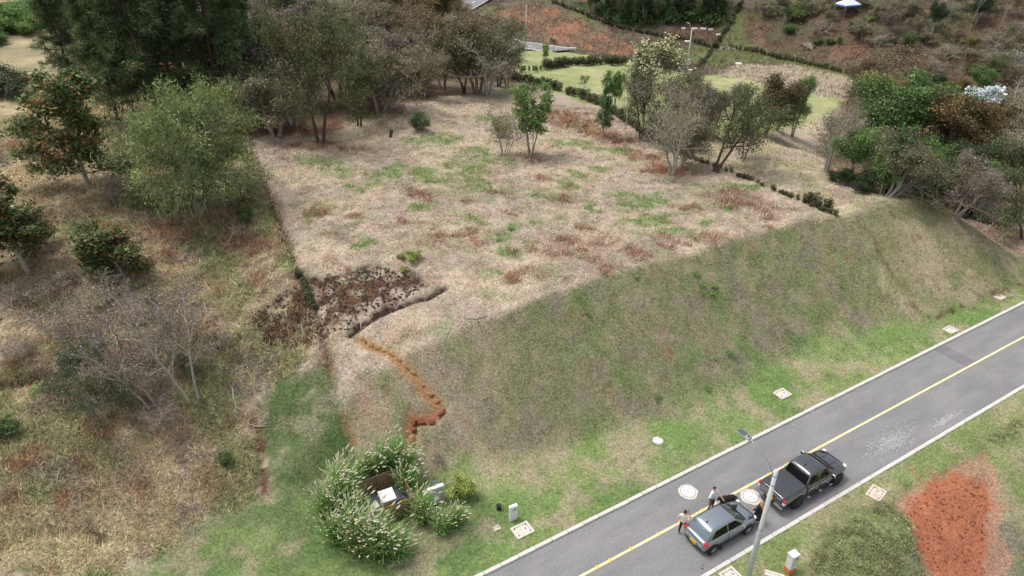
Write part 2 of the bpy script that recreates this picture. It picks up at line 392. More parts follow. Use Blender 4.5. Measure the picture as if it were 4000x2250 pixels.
    b = mix(b, C['green'] * 0.8, smooth(fbm(x * 0.9 + 5, y * 0.9, 44, 4), 0.50, 0.70) * 0.55 * smooth(s, 4, 14) * smooth(38.5 - s, 0, 5))
    b = mix(b, C['grey'], smooth(fbm(x * 0.7, y * 0.7 + 8, 45, 4), 0.52, 0.72) * 0.5)
    w = region(x, y, A_DRYBANK, 1.0)
    b = mix(b, C['oliveyel'], w * 0.6); b = mix(b, C['banktan'] * 1.18, w * 0.8 * smooth(f1, 0.28, 0.52))
    w = region(x, y, A_GREYBANK, 1.2)
    b = mix(b, C['grey'] * 1.05, w * 0.7 * smooth(f2, 0.3, 0.55))
    b = mix(b, C['banktan'] * 0.96, soft(x, y, A_LB, 0.5, 0.6) * smooth(f2, 0.25, 0.55) * 0.75)
    dcr = dist_poly(x, y, L_CREASE)
    b = mix(b, C['greendk'] * 1.25, smooth(1.6 - dcr, 0, 1.6) * smooth(37.4 - s, 0, 1.0) * 0.5)
    b = mix(b, C['soilbr'] * 1.3, smooth(0.30 - dcr + (f3 - 0.5) * 0.5, 0, 0.25) * 0.65 * smooth(f2, 0.38, 0.55))
    b = mix(b, C['redlt'] * 0.9, smooth(fbm(x * 1.5, y * 1.5 + 8, 46, 3), 0.76, 0.84) * 0.7)
    w = region(x, y, A_ORANGE_L, 1.0)
    b = mix(b, C['redlt'], w * smooth(f2, 0.45, 0.65) * 0.35)
    c = c * (1 - Z['bank'][:, None]) + b * Z['bank'][:, None]
    # verge along the road and the far-left foot of the slope
    v = mix(one[:, None] * (C['green'] * 0.75 + C['olive'] * 0.25), C['greenyel'], smooth(f1, 0.4, 0.65) * 0.6)
    v = mix(v, C['banktan'] * 1.05, smooth(f2 * 0.6 + f1 * 0.4, 0.44, 0.60) * 0.75)
    v = mix(v, C['greendk'] * 1.5, smooth(fbm(x * 0.5 + 5, y * 0.5, 47, 4), 0.56, 0.70) * 0.6)
    c = c * (1 - Z['verge'][:, None]) + v * Z['verge'][:, None]
    w = blobsum(x, y, B_VERGE, 64)
    c = mix(c, C['green'] * (0.8 + 0.3 * f3[:, None]), w * 0.75 * smooth(f2, 0.3, 0.5))
    w = soft(x, y, A_BOTGREEN, 1.2)
    c = mix(c, C['greendk'] * 1.3, w * (0.35 + 0.5 * smooth(f2, 0.40, 0.58)))
    c = mix(c, C['banktan'], w * smooth(fbm(x * 0.7, y * 0.7, 49, 4), 0.58, 0.68) * 0.6)
    w = soft(x, y, A_DKGREEN, 0.8)
    c = mix(c, C['greendk'] * 1.1, w * (0.6 + 0.35 * smooth(f2, 0.35, 0.55)))
    # near side of the road
    nn = mix(v, C['oliveyel'], one * 0.35)
    nn = mix(nn, C['olive'], smooth(-p, 10.5, 13.5) * smooth(f1, 0.3, 0.5) * 0.85)
    nn = mix(nn, C['grey'] * 0.8, smooth(-p, 8.5, 11) * smooth(fbm(x * 0.5, y * 0.5, 91, 4), 0.50, 0.64) * 0.7)
    w = region(x, y, A_SCRUB, 1.6, 0.5)
    nn = mix(nn, C['olive'] * 0.9, w * 0.6 * smooth(f2, 0.3, 0.55))
    c = c * (1 - Z['near'][:, None]) + nn * Z['near'][:, None]
    w = red_rim(x, y)
    c = mix(c, C['redlt'] * (0.8 + 0.4 * f2[:, None]), w * 0.85)
    w = red_core(x, y)
    c = mix(c, C['red'] * (0.80 + 0.2 * f3[:, None] + 0.25 * f2[:, None]), w * 0.95)
    # bare soil, furrow, trench, ditch, scarps
    w = region(x, y, A_SOIL, 0.9, 0.8)
    c = mix(c, C['soilbr'] * (0.6 + 0.7 * f3[:, None]), w * smooth(f3 * 0.6 + f2 * 0.4, 0.40, 0.56) * 0.95)
    wl = w * smooth(-4.2 - s, -0.5, 1.5)
    c = mix(c, C['soil'] * (0.7 + 0.6 * f3[:, None]), wl * 0.85)
    w = region(x, y, A_SOIL2, 0.5, 0.8)
    c = mix(c, C['soil'], w * 0.9)
    wj = (f3 - 0.5) * 0.5
    c = mix(c, C['soil'] * 0.9, smooth(0.40 - dist_poly(x, y, L_FURROW) + wj * 0.5, 0.0, 0.2))
    d = dist_poly(x, y, L_TRENCH)
    ts = smooth(y, 29.5, 35.0)
    tc = C['red'][None] * (1 - ts[:, None]) + C['ochre'][None] * ts[:, None]
    wt = smooth(0.38 - d + wj * 0.35, 0.0, 0.2)
    c = c * (1 - wt[:, None]) + tc * wt[:, None]
    wt = smooth(0.9 - d + wj * 2.0, 0.0, 1.2) * 0.22
    c = mix(c, C['redlt'], wt * (ts < 0.6))
    d = dist_poly(x, y, L_DITCH)
    wd = smooth(0.34 - d + wj * 0.7, 0.0, 0.22)
    c = mix(c, C['soilbr'] * 0.9, wd * 0.85 * smooth(y, 33.6, 35))
    c = mix(c, C['orange'] * 0.85, wd * 0.6 * smooth(f2, 0.42, 0.62) * (1 - smooth(y, 33.6, 35)))
    for L, wd_, cc in ((L_SCARP1, 0.40, 'soilbr'), (L_SCARP2, 0.6, 'soil'), (L_SCARP3, 0.40, 'soil'), (L_SCARP4, 0.3, 'soil'), (L_BANKCUT, 0.22, 'soilbr')):
        c = mix(c, C[cc], smooth(wd_ - dist_poly(x, y, L) + wj * 1.2, 0.0, 0.25) * 0.9 * smooth(f2, 0.36, 0.56))
    return np.clip(c, 0.004, 0.9)

def ground_full(x, y):
    z = ground_macro(x, y)
    s, p = road_sp(x, y)
    off = smooth(p, 0.3, 1.5) + smooth(-p - ROAD_W, 0.3, 1.5)
    z = z + off * ((fbm(x * 0.45, y * 0.45, 201, 4) - 0.5) * (0.42 * smooth(natural(x, y) - z, 0.25, 0.0) + 0.10) * smooth(p, 4.0, 8.0) + (fbm(x * 1.6, y * 1.6, 205, 3) - 0.5) * 0.16)
    z = z - (0.20 + 0.3 * fbm(x * 1.5, y * 1.5, 215, 3)) * np.exp(-(dist_poly(x, y, L_FURROW) / (0.18 + 0.2 * fbm(x * 1.2, y * 1.2, 217, 2))) ** 2)
    z = z - 0.40 * np.exp(-(dist_poly(x, y, L_TRENCH) / 0.36) ** 4)
    z = z - 0.28 * np.exp(-(dist_poly(x, y, L_DITCH) / 0.40) ** 2)
    z = z - 0.38 * np.exp(-(dist_poly(x, y, L_SCARP3) / 0.32) ** 2) - 0.65 * np.exp(-(dist_poly(x, y, L_SCARP2) / 0.5) ** 2) - 0.16 * np.exp(-(dist_poly(x, y, L_SCARP1) / 0.45) ** 2)
    w = region(x, y, A_SOIL, 0.6, 0.8)
    z = z - w * (0.08 + 0.35 * np.abs(fbm(x * 1.3, y * 1.3, 207, 4) - 0.5))
    w = region(x, y, A_RED, 0.6, 0.8)
    z = z - w * (0.10 + 0.9 * np.abs(fbm(x * 0.8, y * 0.8, 209, 4) - 0.5) + 0.25 * np.abs(fbm((x * 0.86 + y * 0.5) * 1.6, (y * 0.86 - x * 0.5) * 0.3, 211, 3) - 0.5))
    return z

def _axis(parts):
    a = [parts[0][0]]
    for lo, hi, st in parts:
        k = max(1, int(round((hi - lo) / st)))
        a += list(lo + (hi - lo) * (np.arange(k) + 1) / k)
    return np.array(a)
GX = _axis([(-1800, -300, 150), (-300, -120, 12), (-120, -46, 1.2), (-46, -28, 0.4), (-28, 44, 0.27), (44, 70, 0.5), (70, 190, 1.2), (190, 350, 16), (350, 2000, 165)])
GY = _axis([(-300, 0, 50), (0, 16, 2.0), (16, 62, 0.27), (62, 84, 0.4), (84, 130, 0.75), (130, 215, 1.1), (215, 320, 8), (320, 2500, 140)])
_gx, _gy = np.meshgrid(GX, GY)
GZ = ground_full(_gx.ravel(), _gy.ravel()).reshape(_gx.shape)

def gz(x, y):
    x = np.asarray(x, float); y = np.asarray(y, float)
    i = np.clip(np.searchsorted(GX, x) - 1, 0, len(GX) - 2); j = np.clip(np.searchsorted(GY, y) - 1, 0, len(GY) - 2)
    fx, fy = (x - GX[i]) / (GX[i + 1] - GX[i]), (y - GY[j]) / (GY[j + 1] - GY[j])
    return (GZ[j, i] * (1 - fx) + GZ[j, i + 1] * fx) * (1 - fy) + (GZ[j + 1, i] * (1 - fx) + GZ[j + 1, i + 1] * fx) * fy

def at(u, v):
    return hit(u, v, gz)

# ------------------------------------------------------------------ mesh helpers
def np_mesh(name, V, F=None, T=None, mats=(), col=None, smooth_=False):
    """mesh from numpy arrays: F quads (n,4), T triangles (n,3), col per-vertex colours"""
    me = bpy.data.meshes.new(name)
    V = np.asarray(V, np.float32)
    loops, starts, tot = [], [], 0
    if F is not None and len(F):
        F = np.asarray(F, np.int32); loops.append(F.ravel()); starts.append(np.arange(len(F)) * 4); tot = len(F) * 4
    if T is not None and len(T):
        T = np.asarray(T, np.int32); loops.append(T.ravel()); starts.append(tot + np.arange(len(T)) * 3)
    L = np.concatenate(loops).astype(np.int32); S = np.concatenate(starts).astype(np.int32)
    me.vertices.add(len(V)); me.vertices.foreach_set('co', V.ravel())
    me.loops.add(len(L)); me.loops.foreach_set('vertex_index', L)
    me.polygons.add(len(S)); me.polygons.foreach_set('loop_start', S)
    if smooth_:
        me.polygons.foreach_set('use_smooth', np.ones(len(S), bool))
    me.update(calc_edges=True)
    if col is not None:
        a = me.color_attributes.new('Col', 'FLOAT_COLOR', 'POINT')
        cc = np.ones((len(V), 4), np.float32); cc[:, :3] = col
        a.data.foreach_set('color', cc.ravel())
    for m in mats:
        me.materials.append(m)
    return me

def link(name, data, parent=None, loc=None, rot=None, **props):
    o = bpy.data.objects.new(name, data)
    COL.objects.link(o)
    if parent is not None: o.parent = parent
    if loc is not None: o.location = loc
    if rot is not None: o.rotation_euler = rot
    for k, v in props.items(): o[k] = v
    return o

def thing(name, label, category, loc=(0, 0, 0), rz=0.0, group=None, scale=None):
    o = link(name, None, loc=loc, rot=(0, 0, rz))
    o.empty_display_size = 0.2
    o['label'] = label; o['category'] = category
    if group: o['group'] = group
    if scale is not None: o.scale = (scale,) * 3 if np.isscalar(scale) else scale
    return o

# ------------------------------------------------------------------ materials
def material(name, color=None, rough=0.8, metallic=0.0, attr=None, noise=None, bump=None, spec=0.5, trans=0.0, coat=0.0, alpha=None, objvar=0.0):
    """noise=(scale, low, high) multiplies the colour; bump=(scale, strength, distance)"""
    m = bpy.data.materials.new(name)
    m.use_nodes = True
    nt = m.node_tree
    b = nt.nodes['Principled BSDF']
    b.inputs['Roughness'].default_value = rough
    b.inputs['Metallic'].default_value = metallic
    b.inputs['Specular IOR Level'].default_value = spec
    if coat: b.inputs['Coat Weight'].default_value = coat; b.inputs['Coat Roughness'].default_value = 0.05
    src = None
    if attr:
        a = nt.nodes.new('ShaderNodeAttribute'); a.attribute_name = attr
        src = a.outputs['Color']
    elif color is not None:
        b.inputs['Base Color'].default_value = (*color, 1)
    tc = nt.nodes.new('ShaderNodeTexCoord')
    if noise:
        nz = nt.nodes.new('ShaderNodeTexNoise'); nz.inputs['Scale'].default_value = noise[0]; nz.inputs['Detail'].default_value = 5; nz.inputs['Roughness'].default_value = 0.65
        nt.links.new(tc.outputs['Object'], nz.inputs['Vector'])
        mr = nt.nodes.new('ShaderNodeMapRange'); mr.inputs['From Min'].default_value = 0.3; mr.inputs['From Max'].default_value = 0.7
        mr.inputs['To Min'].default_value = noise[1]; mr.inputs['To Max'].default_value = noise[2]
        nt.links.new(nz.outputs['Fac'], mr.inputs['Value'])
        mx = nt.nodes.new('ShaderNodeMix'); mx.data_type = 'RGBA'; mx.blend_type = 'MULTIPLY'; mx.inputs['Factor'].default_value = 1.0
        if src is not None: nt.links.new(src, mx.inputs['A'])
        else: mx.inputs['A'].default_value = (*color, 1)
        nt.links.new(mr.outputs[0], mx.inputs['B'])
        src = mx.outputs['Result']
    if objvar:
        oi = nt.nodes.new('ShaderNodeObjectInfo')
        hv = nt.nodes.new('ShaderNodeHueSaturation')
        m1 = nt.nodes.new('ShaderNodeMapRange'); m1.inputs['To Min'].default_value = 1 - objvar; m1.inputs['To Max'].default_value = 1 + objvar
        nt.links.new(oi.outputs['Random'], m1.inputs['Value']); nt.links.new(m1.outputs[0], hv.inputs['Value'])
        m2 = nt.nodes.new('ShaderNodeMath'); m2.operation = 'MULTIPLY_ADD'; m2.inputs[1].default_value = 7.13; m2.inputs[2].default_value = 0
        fr = nt.nodes.new('ShaderNodeMath'); fr.operation = 'FRACT'
        m3 = nt.nodes.new('ShaderNodeMapRange'); m3.inputs['To Min'].default_value = 0.5 - objvar * 0.10; m3.inputs['To Max'].default_value = 0.5 + objvar * 0.10
        nt.links.new(oi.outputs['Random'], m2.inputs[0]); nt.links.new(m2.outputs[0], fr.inputs[0]); nt.links.new(fr.outputs[0], m3.inputs['Value']); nt.links.new(m3.outputs[0], hv.inputs['Hue'])
        if src is not None: nt.links.new(src, hv.inputs['Color'])
        else: hv.inputs['Color'].default_value = (*color, 1)
        src = hv.outputs[0]
    if src is not None: nt.links.new(src, b.inputs['Base Color'])
    if bump:
        nb = nt.nodes.new('ShaderNodeTexNoise'); nb.inputs['Scale'].default_value = bump[0]; nb.inputs['Detail'].default_value = 4
        nt.links.new(tc.outputs['Object'], nb.inputs['Vector'])
        bp = nt.nodes.new('ShaderNodeBump'); bp.inputs['Strength'].default_value = bump[1]; bp.inputs['Distance'].default_value = bump[2]
        nt.links.new(nb.outputs['Fac'], bp.inputs['Height']); nt.links.new(bp.outputs[0], b.inputs['Normal'])
    if trans:
        out = nt.nodes['Material Output']
        tr = nt.nodes.new('ShaderNodeBsdfTranslucent'); ms = nt.nodes.new('ShaderNodeMixShader'); ms.inputs[0].default_value = trans
        if src is not None: nt.links.new(src, tr.inputs['Color'])
        else: tr.inputs['Color'].default_value = (*color, 1)
        nt.links.new(b.outputs[0], ms.inputs[1]); nt.links.new(tr.outputs[0], ms.inputs[2]); nt.links.new(ms.outputs[0], out.inputs['Surface'])
    return m

M = {}
M['ground'] = material('ground_cover', attr='Col', rough=0.95, spec=0.1, noise=(7.0, 0.55, 1.35), bump=(9.0, 0.8, 0.08))
# ------------------------------------------------------------------ ground sheet
_nx, _ny = len(GX), len(GY)
_V = np.stack([_gx.ravel(), _gy.ravel(), GZ.ravel()], 1)
_i = (np.arange(_ny - 1)[:, None] * _nx + np.arange(_nx - 1)[None]).ravel()
_F = np.stack([_i, _i + 1, _i + 1 + _nx, _i + _nx], 1)
_c = ground_color(_V[:, 0], _V[:, 1])
ground = link('ground', np_mesh('ground', _V, _F, mats=[M['ground']], col=_c, smooth_=True), kind='structure')
GC = _c.reshape(_ny, _nx, 3)
def gcol(x, y):
    i = np.clip(np.searchsorted(GX, x), 1, _nx - 1); j = np.clip(np.searchsorted(GY, y), 1, _ny - 1)
    i = np.where(np.abs(GX[i - 1] - x) < np.abs(GX[i] - x), i - 1, i); j = np.where(np.abs(GY[j - 1] - y) < np.abs(GY[j] - y), j - 1, j)
    return GC[j, i]

# ------------------------------------------------------------------ road, kerbs, marking
def asphalt(name, base, patch):
    m = bpy.data.materials.new(name); m.use_nodes = True
    nt = m.node_tree; b = nt.nodes['Principled BSDF']; L = nt.links.new
    b.inputs['Roughness'].default_value = 0.75
    b.inputs['Specular IOR Level'].default_value = 0.35
    tc = nt.nodes.new('ShaderNodeTexCoord')
    mp = nt.nodes.new('ShaderNodeMapping'); mp.inputs['Rotation'].default_value = (0, 0, -math.atan2(RD[1], RD[0])); mp.inputs['Scale'].default_value = (0.25, 1.0, 1.0)
    mp.vector_type = 'TEXTURE'; mp.inputs['Scale'].default_value = (4.0, 1.0, 1.0); mp.inputs['Rotation'].default_value = (0, 0, math.atan2(RD[1], RD[0]))
    L(tc.outputs['Object'], mp.inputs['Vector'])
    def nz(scale, det, vec, rough=0.6):
        n = nt.nodes.new('ShaderNodeTexNoise'); n.inputs['Scale'].default_value = scale; n.inputs['Detail'].default_value = det; n.inputs['Roughness'].default_value = rough
        L(vec, n.inputs['Vector']); return n.outputs['Fac']
    def rng(v, a, b_, c, d):
        r = nt.nodes.new('ShaderNodeMapRange'); r.inputs['From Min'].default_value = a; r.inputs['From Max'].default_value = b_; r.inputs['To Min'].default_value = c; r.inputs['To Max'].default_value = d
        L(v, r.inputs['Value']); return r.outputs[0]
    def mixc(fac, A, B, mode='MIX'):
        x = nt.nodes.new('ShaderNodeMix'); x.data_type = 'RGBA'; x.blend_type = mode
        if hasattr(fac, 'is_linked'): L(fac, x.inputs['Factor'])
        else: x.inputs['Factor'].default_value = fac
        for k, q in (('A', A), ('B', B)):
            if hasattr(q, 'is_linked'): L(q, x.inputs[k])
            else: x.inputs[k].default_value = (*q, 1)
        return x.outputs['Result']
    c = mixc(rng(nz(0.9, 4, mp.outputs[0]), 0.38, 0.66, 0, 1), base, patch)
    c = mixc(rng(nz(0.35, 5, tc.outputs['Object'], 0.7), 0.52, 0.70, 0, 0.55), c, srgb(146, 134, 128))
    g = rng(nz(9.0, 3, tc.outputs['Object']), 0.3, 0.7, 0.86, 1.14)
    c = mixc(1.0, c, g, 'MULTIPLY')
    c = mixc(rng(nz(2.2, 6, mp.outputs[0], 0.75), 0.66, 0.72, 0, 0.35), c, srgb(190, 186, 184))
    L(c, b.inputs['Base Color'])
    bp = nt.nodes.new('ShaderNodeBump'); bp.inputs['Strength'].default_value = 0.3; bp.inputs['Distance'].default_value = 0.01
    L(nz(30, 2, tc.outputs['Object']), bp.inputs['Height']); L(bp.outputs[0], b.inputs['Normal'])
    return m
M['asphalt'] = asphalt('asphalt', srgb(118, 118, 119), srgb(132, 131, 131))
M['asphalt_new'] = asphalt('asphalt_darker_strip', srgb(104, 101, 106), srgb(122, 118, 122))
M['kerb'] = material('kerb_concrete', srgb(206, 202, 196), 0.85, noise=(2.5, 0.82, 1.08), bump=(25, 0.3, 0.01), objvar=0.05)
M['yellow'] = material('yellow_road_paint', srgb(228, 214, 166), 0.7, noise=(2.5, 0.72, 1.08))
M['stud'] = material('yellow_stud', srgb(235, 190, 40), 0.5)
M['pale'] = material('cement_smear', srgb(164, 162, 164), 0.85, noise=(3, 0.85, 1.1))

def strip(name, s0, s1, p0, p1, z, mat, parent=None, step=1.0, **kw):
    n = max(2, int((s1 - s0) / step)); ss = np.linspace(s0, s1, n)
    a = np.array([(*road_xy(s, p0), z) for s in ss]); b = np.array([(*road_xy(s, p1), z) for s in ss])
    V = np.concatenate([b, a]); i = np.arange(n - 1)
    return link(name, np_mesh(name, V, np.stack([i, i + 1, i + 1 + n, i + n], 1), mats=[mat]), parent, **kw)
S0, S1 = -14.0, 150.0
road = strip('road', S0, S1, -ROAD_W, 0.0, 0.0, M['asphalt'], kind='structure')
strip('asphalt_strip', 36.6, 37.8, ROAD_C, 0.0, 0.004, M['asphalt_new'], road)
strip('centre_line', S0, S1, ROAD_C - 0.07, ROAD_C + 0.07, 0.008, M['yellow'], road)

class MB:
    """collects simple solids into one mesh"""
    def __init__(s): s.V, s.F = [], []
    def add(s, verts, faces):
        o = len(s.V); s.V += [tuple(map(float, v)) for v in verts]; s.F += [tuple(i + o for i in f) for f in faces]; return s
    def box(s, c, size, rz=0.0, taper=1.0, tilt=None):
        hx, hy, hz = size[0] / 2, size[1] / 2, size[2] / 2
        v = [(-hx, -hy, -hz), (hx, -hy, -hz), (hx, hy, -hz), (-hx, hy, -hz)] + [(x * taper, y * taper, hz) for x, y in ((-hx, -hy), (hx, -hy), (hx, hy), (-hx, hy))]
        m = Matrix.Rotation(rz, 3, 'Z')
        if tilt: m = m @ Matrix.Rotation(tilt[1], 3, tilt[0])
        return s.add([tuple(m @ Vector(p) + Vector(c)) for p in v], [(3, 2, 1, 0), (4, 5, 6, 7), (0, 1, 5, 4), (1, 2, 6, 5), (2, 3, 7, 6), (3, 0, 4, 7)])
    def tube(s, pts, rads, n=8, cap=True):
        pts = [Vector(p) for p in pts]
        rads = [rads] * len(pts) if np.isscalar(rads) else rads
        rings, up = [], None
        for i, p in enumerate(pts):
            d = (pts[min(i + 1, len(pts) - 1)] - pts[max(i - 1, 0)])
            d = d.normalized() if d.length > 1e-9 else Vector((0, 0, 1))
            if up is None: up = d.orthogonal().normalized()
            up = (up - d * up.dot(d)); up = up.normalized() if up.length > 1e-6 else d.orthogonal().normalized()
            w = d.cross(up)
            rings.append([p + (up * math.cos(a) + w * math.sin(a)) * rads[i] for a in [2 * PI * k / n for k in range(n)]])
        f = [(i * n + k, i * n + (k + 1) % n, (i + 1) * n + (k + 1) % n, (i + 1) * n + k) for i in range(len(pts) - 1) for k in range(n)]
        if cap: f += [tuple(range(n - 1, -1, -1)), tuple((len(pts) - 1) * n + k for k in range(n))]
        return s.add([v for r in rings for v in r], f)
    def lathe(s, prof, n=16, c=(0, 0, 0), cap=True):
        v = [(c[0] + r * math.cos(2 * PI * k / n), c[1] + r * math.sin(2 * PI * k / n), c[2] + z) for r, z in prof for k in range(n)]
        f = [(i * n + k, i * n + (k + 1) % n, (i + 1) * n + (k + 1) % n, (i + 1) * n + k) for i in range(len(prof) - 1) for k in range(n)]
        if cap: f += [tuple(range(n - 1, -1, -1)), tuple((len(prof) - 1) * n + k for k in range(n))]
        return s.add(v, f)
    def prism(s, poly, z0, z1):
        n = len(poly)
        return s.add([(x, y, z0) for x, y in poly] + [(x, y, z1) for x, y in poly], [tuple(range(n - 1, -1, -1)), tuple(range(n, 2 * n))] + [(k, (k + 1) % n, n + (k + 1) % n, n + k) for k in range(n)])
    def mesh(s, name, mat, smooth_=False, bevel=0.0):
        me = bpy.data.meshes.new(name)
        me.from_pydata(s.V, [], s.F)
        if bevel:
            bm = bmesh.new(); bm.from_mesh(me)
            bmesh.ops.bevel(bm, geom=[e for e in bm.edges], offset=bevel, segments=1, affect='EDGES', clamp_overlap=True)
            bm.to_mesh(me); bm.free()
        for m in (mat if isinstance(mat, (list, tuple)) else [mat]): me.materials.append(m)
        if smooth_: me.polygons.foreach_set('use_smooth', [True] * len(me.polygons))
        me.update()
        return me
    def build(s, name, mat, parent=None, smooth_=False, bevel=0.0, loc=None, rot=None, **kw):
        return link(name, s.mesh(name, mat, smooth_, bevel), parent, loc, rot, **kw)

_rz = math.atan2(RD[1], RD[0])
rng = random.Random(5)
kst = MB().box((0, 0, 0), (0.972, 0.22, 0.30)).mesh('kerb_stone', M['kerb'], bevel=0.025)
for nm, pc in (('kerb_far_side', 0.11), ('kerb_near_side', -ROAD_W - 0.11)):
    kb = MB().box((0, 0, 0), (S1 - S0 - 1, 0.16, 0.16)).build(nm, M['asphalt'], loc=(*road_xy((S0 + S1) / 2, pc), 0.0), rot=(0, 0, _rz), kind='structure')
    for i in range(72):
        s = S0 + 0.5 + i - (S0 + S1) / 2
        link('kerb_stone', kst, kb, (s, rng.uniform(-0.006, 0.006), -0.035 + rng.uniform(-0.006, 0.006)), (0, 0, rng.uniform(-0.006, 0.006)))
    MB().box((29, 0, -0.035), (S1 - S0 - 74 - 0.0, 0.22, 0.30)).build('kerb_run', M['kerb'], kb, loc=(7.9, 0, 0))
# reflective studs on the line
st = MB().box((0, 0, 0.012), (0.10, 0.12, 0.028), taper=0.7).mesh('road_stud', M['stud'])
for (u, v) in [(1513, 1438), (1544, 1420), (1597, 1391), (1666, 1352), (1722, 1323), (1777, 1293), (1843, 1259), (1898, 1232), (1949, 1206), (1998, 1181), (2042, 1158), (2083, 1137)]:
    q = at_z(u, v, 0.0); s, p = road_sp(q[0], q[1])
    for dp in (-0.05, 0.06):
        link('road_stud', st, road, (*road_xy(s, ROAD_C + dp), 0.009), (0, 0, _rz))
# dried cement smears, one irregular film each
def smear(u, v, ln, wd, n, seed):
    r = random.Random(seed); q = at_z(u, v, 0.0); s0, p0 = road_sp(q[0], q[1]); m = MB()
    for k in range(n):
        cs, cp = s0 + r.gauss(0, ln), p0 + r.gauss(0, wd)
        if not (-ROAD_W + 0.05 < cp < -0.05) or abs(cp - ROAD_C) < 0.15: continue
        a, b = r.uniform(0.02, 0.13), r.uniform(0.008, 0.035)
        ring = []
        for j in range(7):
            t = 2 * PI * j / 7; rr = r.uniform(0.6, 1.2)
            x, y = road_xy(cs + a * rr * math.cos(t), cp + b * rr * math.sin(t)); ring.append((x, y, 0.0041 + 0.00002 * k))
        m.add(ring, [tuple(range(7))])
    m.build('cement_smear', M['pale'], road, kind='stuff')
smear(2244, 1110, 1.0, 0.38, 900, 1)
smear(2385, 1052, 0.7, 0.12, 160, 2)
smear(2365, 1068, 0.35, 0.15, 60, 7)
smear(2020, 1035, 0.8, 0.5, 26, 3)
smear(1990, 1165, 0.9, 0.5, 16, 4)

# ------------------------------------------------------------------ grass: countless blades, one stuff object per kind of sward
M['grass'] = material('grass_blades', attr='Col', rough=0.9, spec=0.15, trans=0.25)
NR = np.random.default_rng(11)
FW = np.array([0, math.cos(PITCH), -math.sin(PITCH)]); UPV = np.array([0, math.sin(PITCH), math.cos(PITCH)])
def project(x, y, z):
    dz = z - CAM_H
    d = y * FW[1] + dz * FW[2]; up = y * UPV[1] + dz * UPV[2]
    return CX + FOC * x / d, CY - FOC * up / d, d

def tufts(n, xr, yr, keep):
    x = NR.uniform(*xr, n); y = NR.uniform(*yr, n)
    z = gz(x, y)
    u, v, d = project(x, y, z)
    m = (u > -60) & (u < 2640) & (v > -60) & (v < 1520) & (NR.random(n) < np.clip((38.0 / d) ** 2, 0, 1.0))
    s, p = road_sp(x, y)
    m &= ~((p < 0.27) & (p > -ROAD_W - 0.27))
    x, y, z, d = x[m], y[m], z[m], d[m]
    k = NR.random(len(x)) < keep(x, y)
    return x[k], y[k], z[k], d[k]

def blades(name, label, cat, x, y, z, d, nb, length, width, lean, spread, var, tint=None, lift=0.0):
    """nb blades for each tuft; blades farther off are fewer and broader"""
    n = len(x)
    if n == 0: return None
    c0 = gcol(x, y) * 1.28 * np.exp(NR.normal(0, var * 0.7, n))[:, None]     # blade colour brightened to make up for the shade they cast on one another
    c0 = c0 * (1 + NR.normal(0, 0.05, (n, 3)))
    if tint is not None:
        tc, tp = tint
        m = NR.random(n) < tp
        c0[m] = c0[m] * 0.45 + tc * 0.55
    k = np.repeat(np.arange(n), nb)
    N = len(k)
    sc = np.clip(d / 38.0, 1.0, 2.2)[k]
    a0 = NR.uniform(0, 2 * PI, n)[k]
    az = a0 + NR.normal(0, 1.1, N)
    le = np.radians(NR.uniform(lean[0], lean[1], N))
    ln = NR.uniform(length[0], length[1], N) * np.sqrt(sc)
    wd = NR.uniform(width[0], width[1], N) * sc
    bx = x[k] + NR.normal(0, spread, N); by = y[k] + NR.normal(0, spread, N)
    bz = gz(bx, by) - 0.015 + NR.uniform(0, 1, N) * lift
    dx, dy = np.cos(az), np.sin(az)
    tip = np.stack([bx + dx * ln * np.sin(le), by + dy * ln * np.sin(le), bz + ln * np.cos(le)], 1)
    lying = np.degrees(le) > 58
    tip[lying, 2] = gz(tip[lying, 0], tip[lying, 1]) + ln[lying] * np.cos(le[lying]) + 0.01
    A = np.stack([bx - dy * wd, by + dx * wd, bz], 1); B = np.stack([bx + dy * wd, by - dx * wd, bz], 1)
    V = np.stack([A, B, tip], 1).reshape(-1, 3)
    cc = np.clip(c0[k] * np.exp(NR.normal(0, var, N))[:, None], 0.003, 0.85)
    cc = np.repeat(cc, 3, 0)
    T = np.arange(N * 3).reshape(-1, 3)
    o = link(name, np_mesh(name, V, None, T, mats=[M['grass']], col=cc), kind='stuff')
    o['label'] = label; o['category'] = cat
    return o

def _clump(x, y, f, seed, lo=0.35, hi=0.6):
    return smooth(fbm(x * f, y * f, seed, 3), lo, hi)
def _bare(x, y):
    b = np.maximum(region(x, y, A_SOIL, 0.9, 0.8) * 0.65, red_core(x, y) * 0.995)
    b = np.maximum(b, red_rim(x, y) * 0.8)
    b = np.maximum(b, smooth(0.5 - dist_poly(x, y, L_TRENCH), 0, 0.1) * 0.99)
    b = np.maximum(b, smooth(0.4 - dist_poly(x, y, L_FURROW), 0, 0.1) * 0.97)
    b = np.maximum(b, smooth(0.35 - dist_poly(x, y, L_SCARP1), 0, 0.1) * 0.9)
    return 1 - b
def _k_plateau(x, y):
    s, p, Z = zones(x, y)
    return (1 - Z['bank']) * (1 - Z['left']) * (1 - Z['verge']) * (1 - Z['near']) * _bare(x, y) * (0.35 + 0.65 * _clump(x, y, 1.1, 301))
def _k_left(x, y):
    s, p, Z = zones(x, y)
    return Z['left'] * (1 - Z['verge'] * 0.7) * _bare(x, y) * (0.3 + 0.7 * _clump(x, y, 0.9, 305))
def _k_bank(x, y):
    s, p, Z = zones(x, y)
    return Z['bank'] * (1 - Z['verge']) * _bare(x, y) * (0.35 + 0.65 * _clump(x, y, 1.4, 307))
def _k_verge(x, y):
    s, p, Z = zones(x, y)
    return np.maximum(Z['verge'], Z['near']) * _bare(x, y) * (0.45 + 0.55 * _clump(x, y, 1.6, 309))
X = tufts(420000, (-48, 62), (30, 84), _k_plateau)
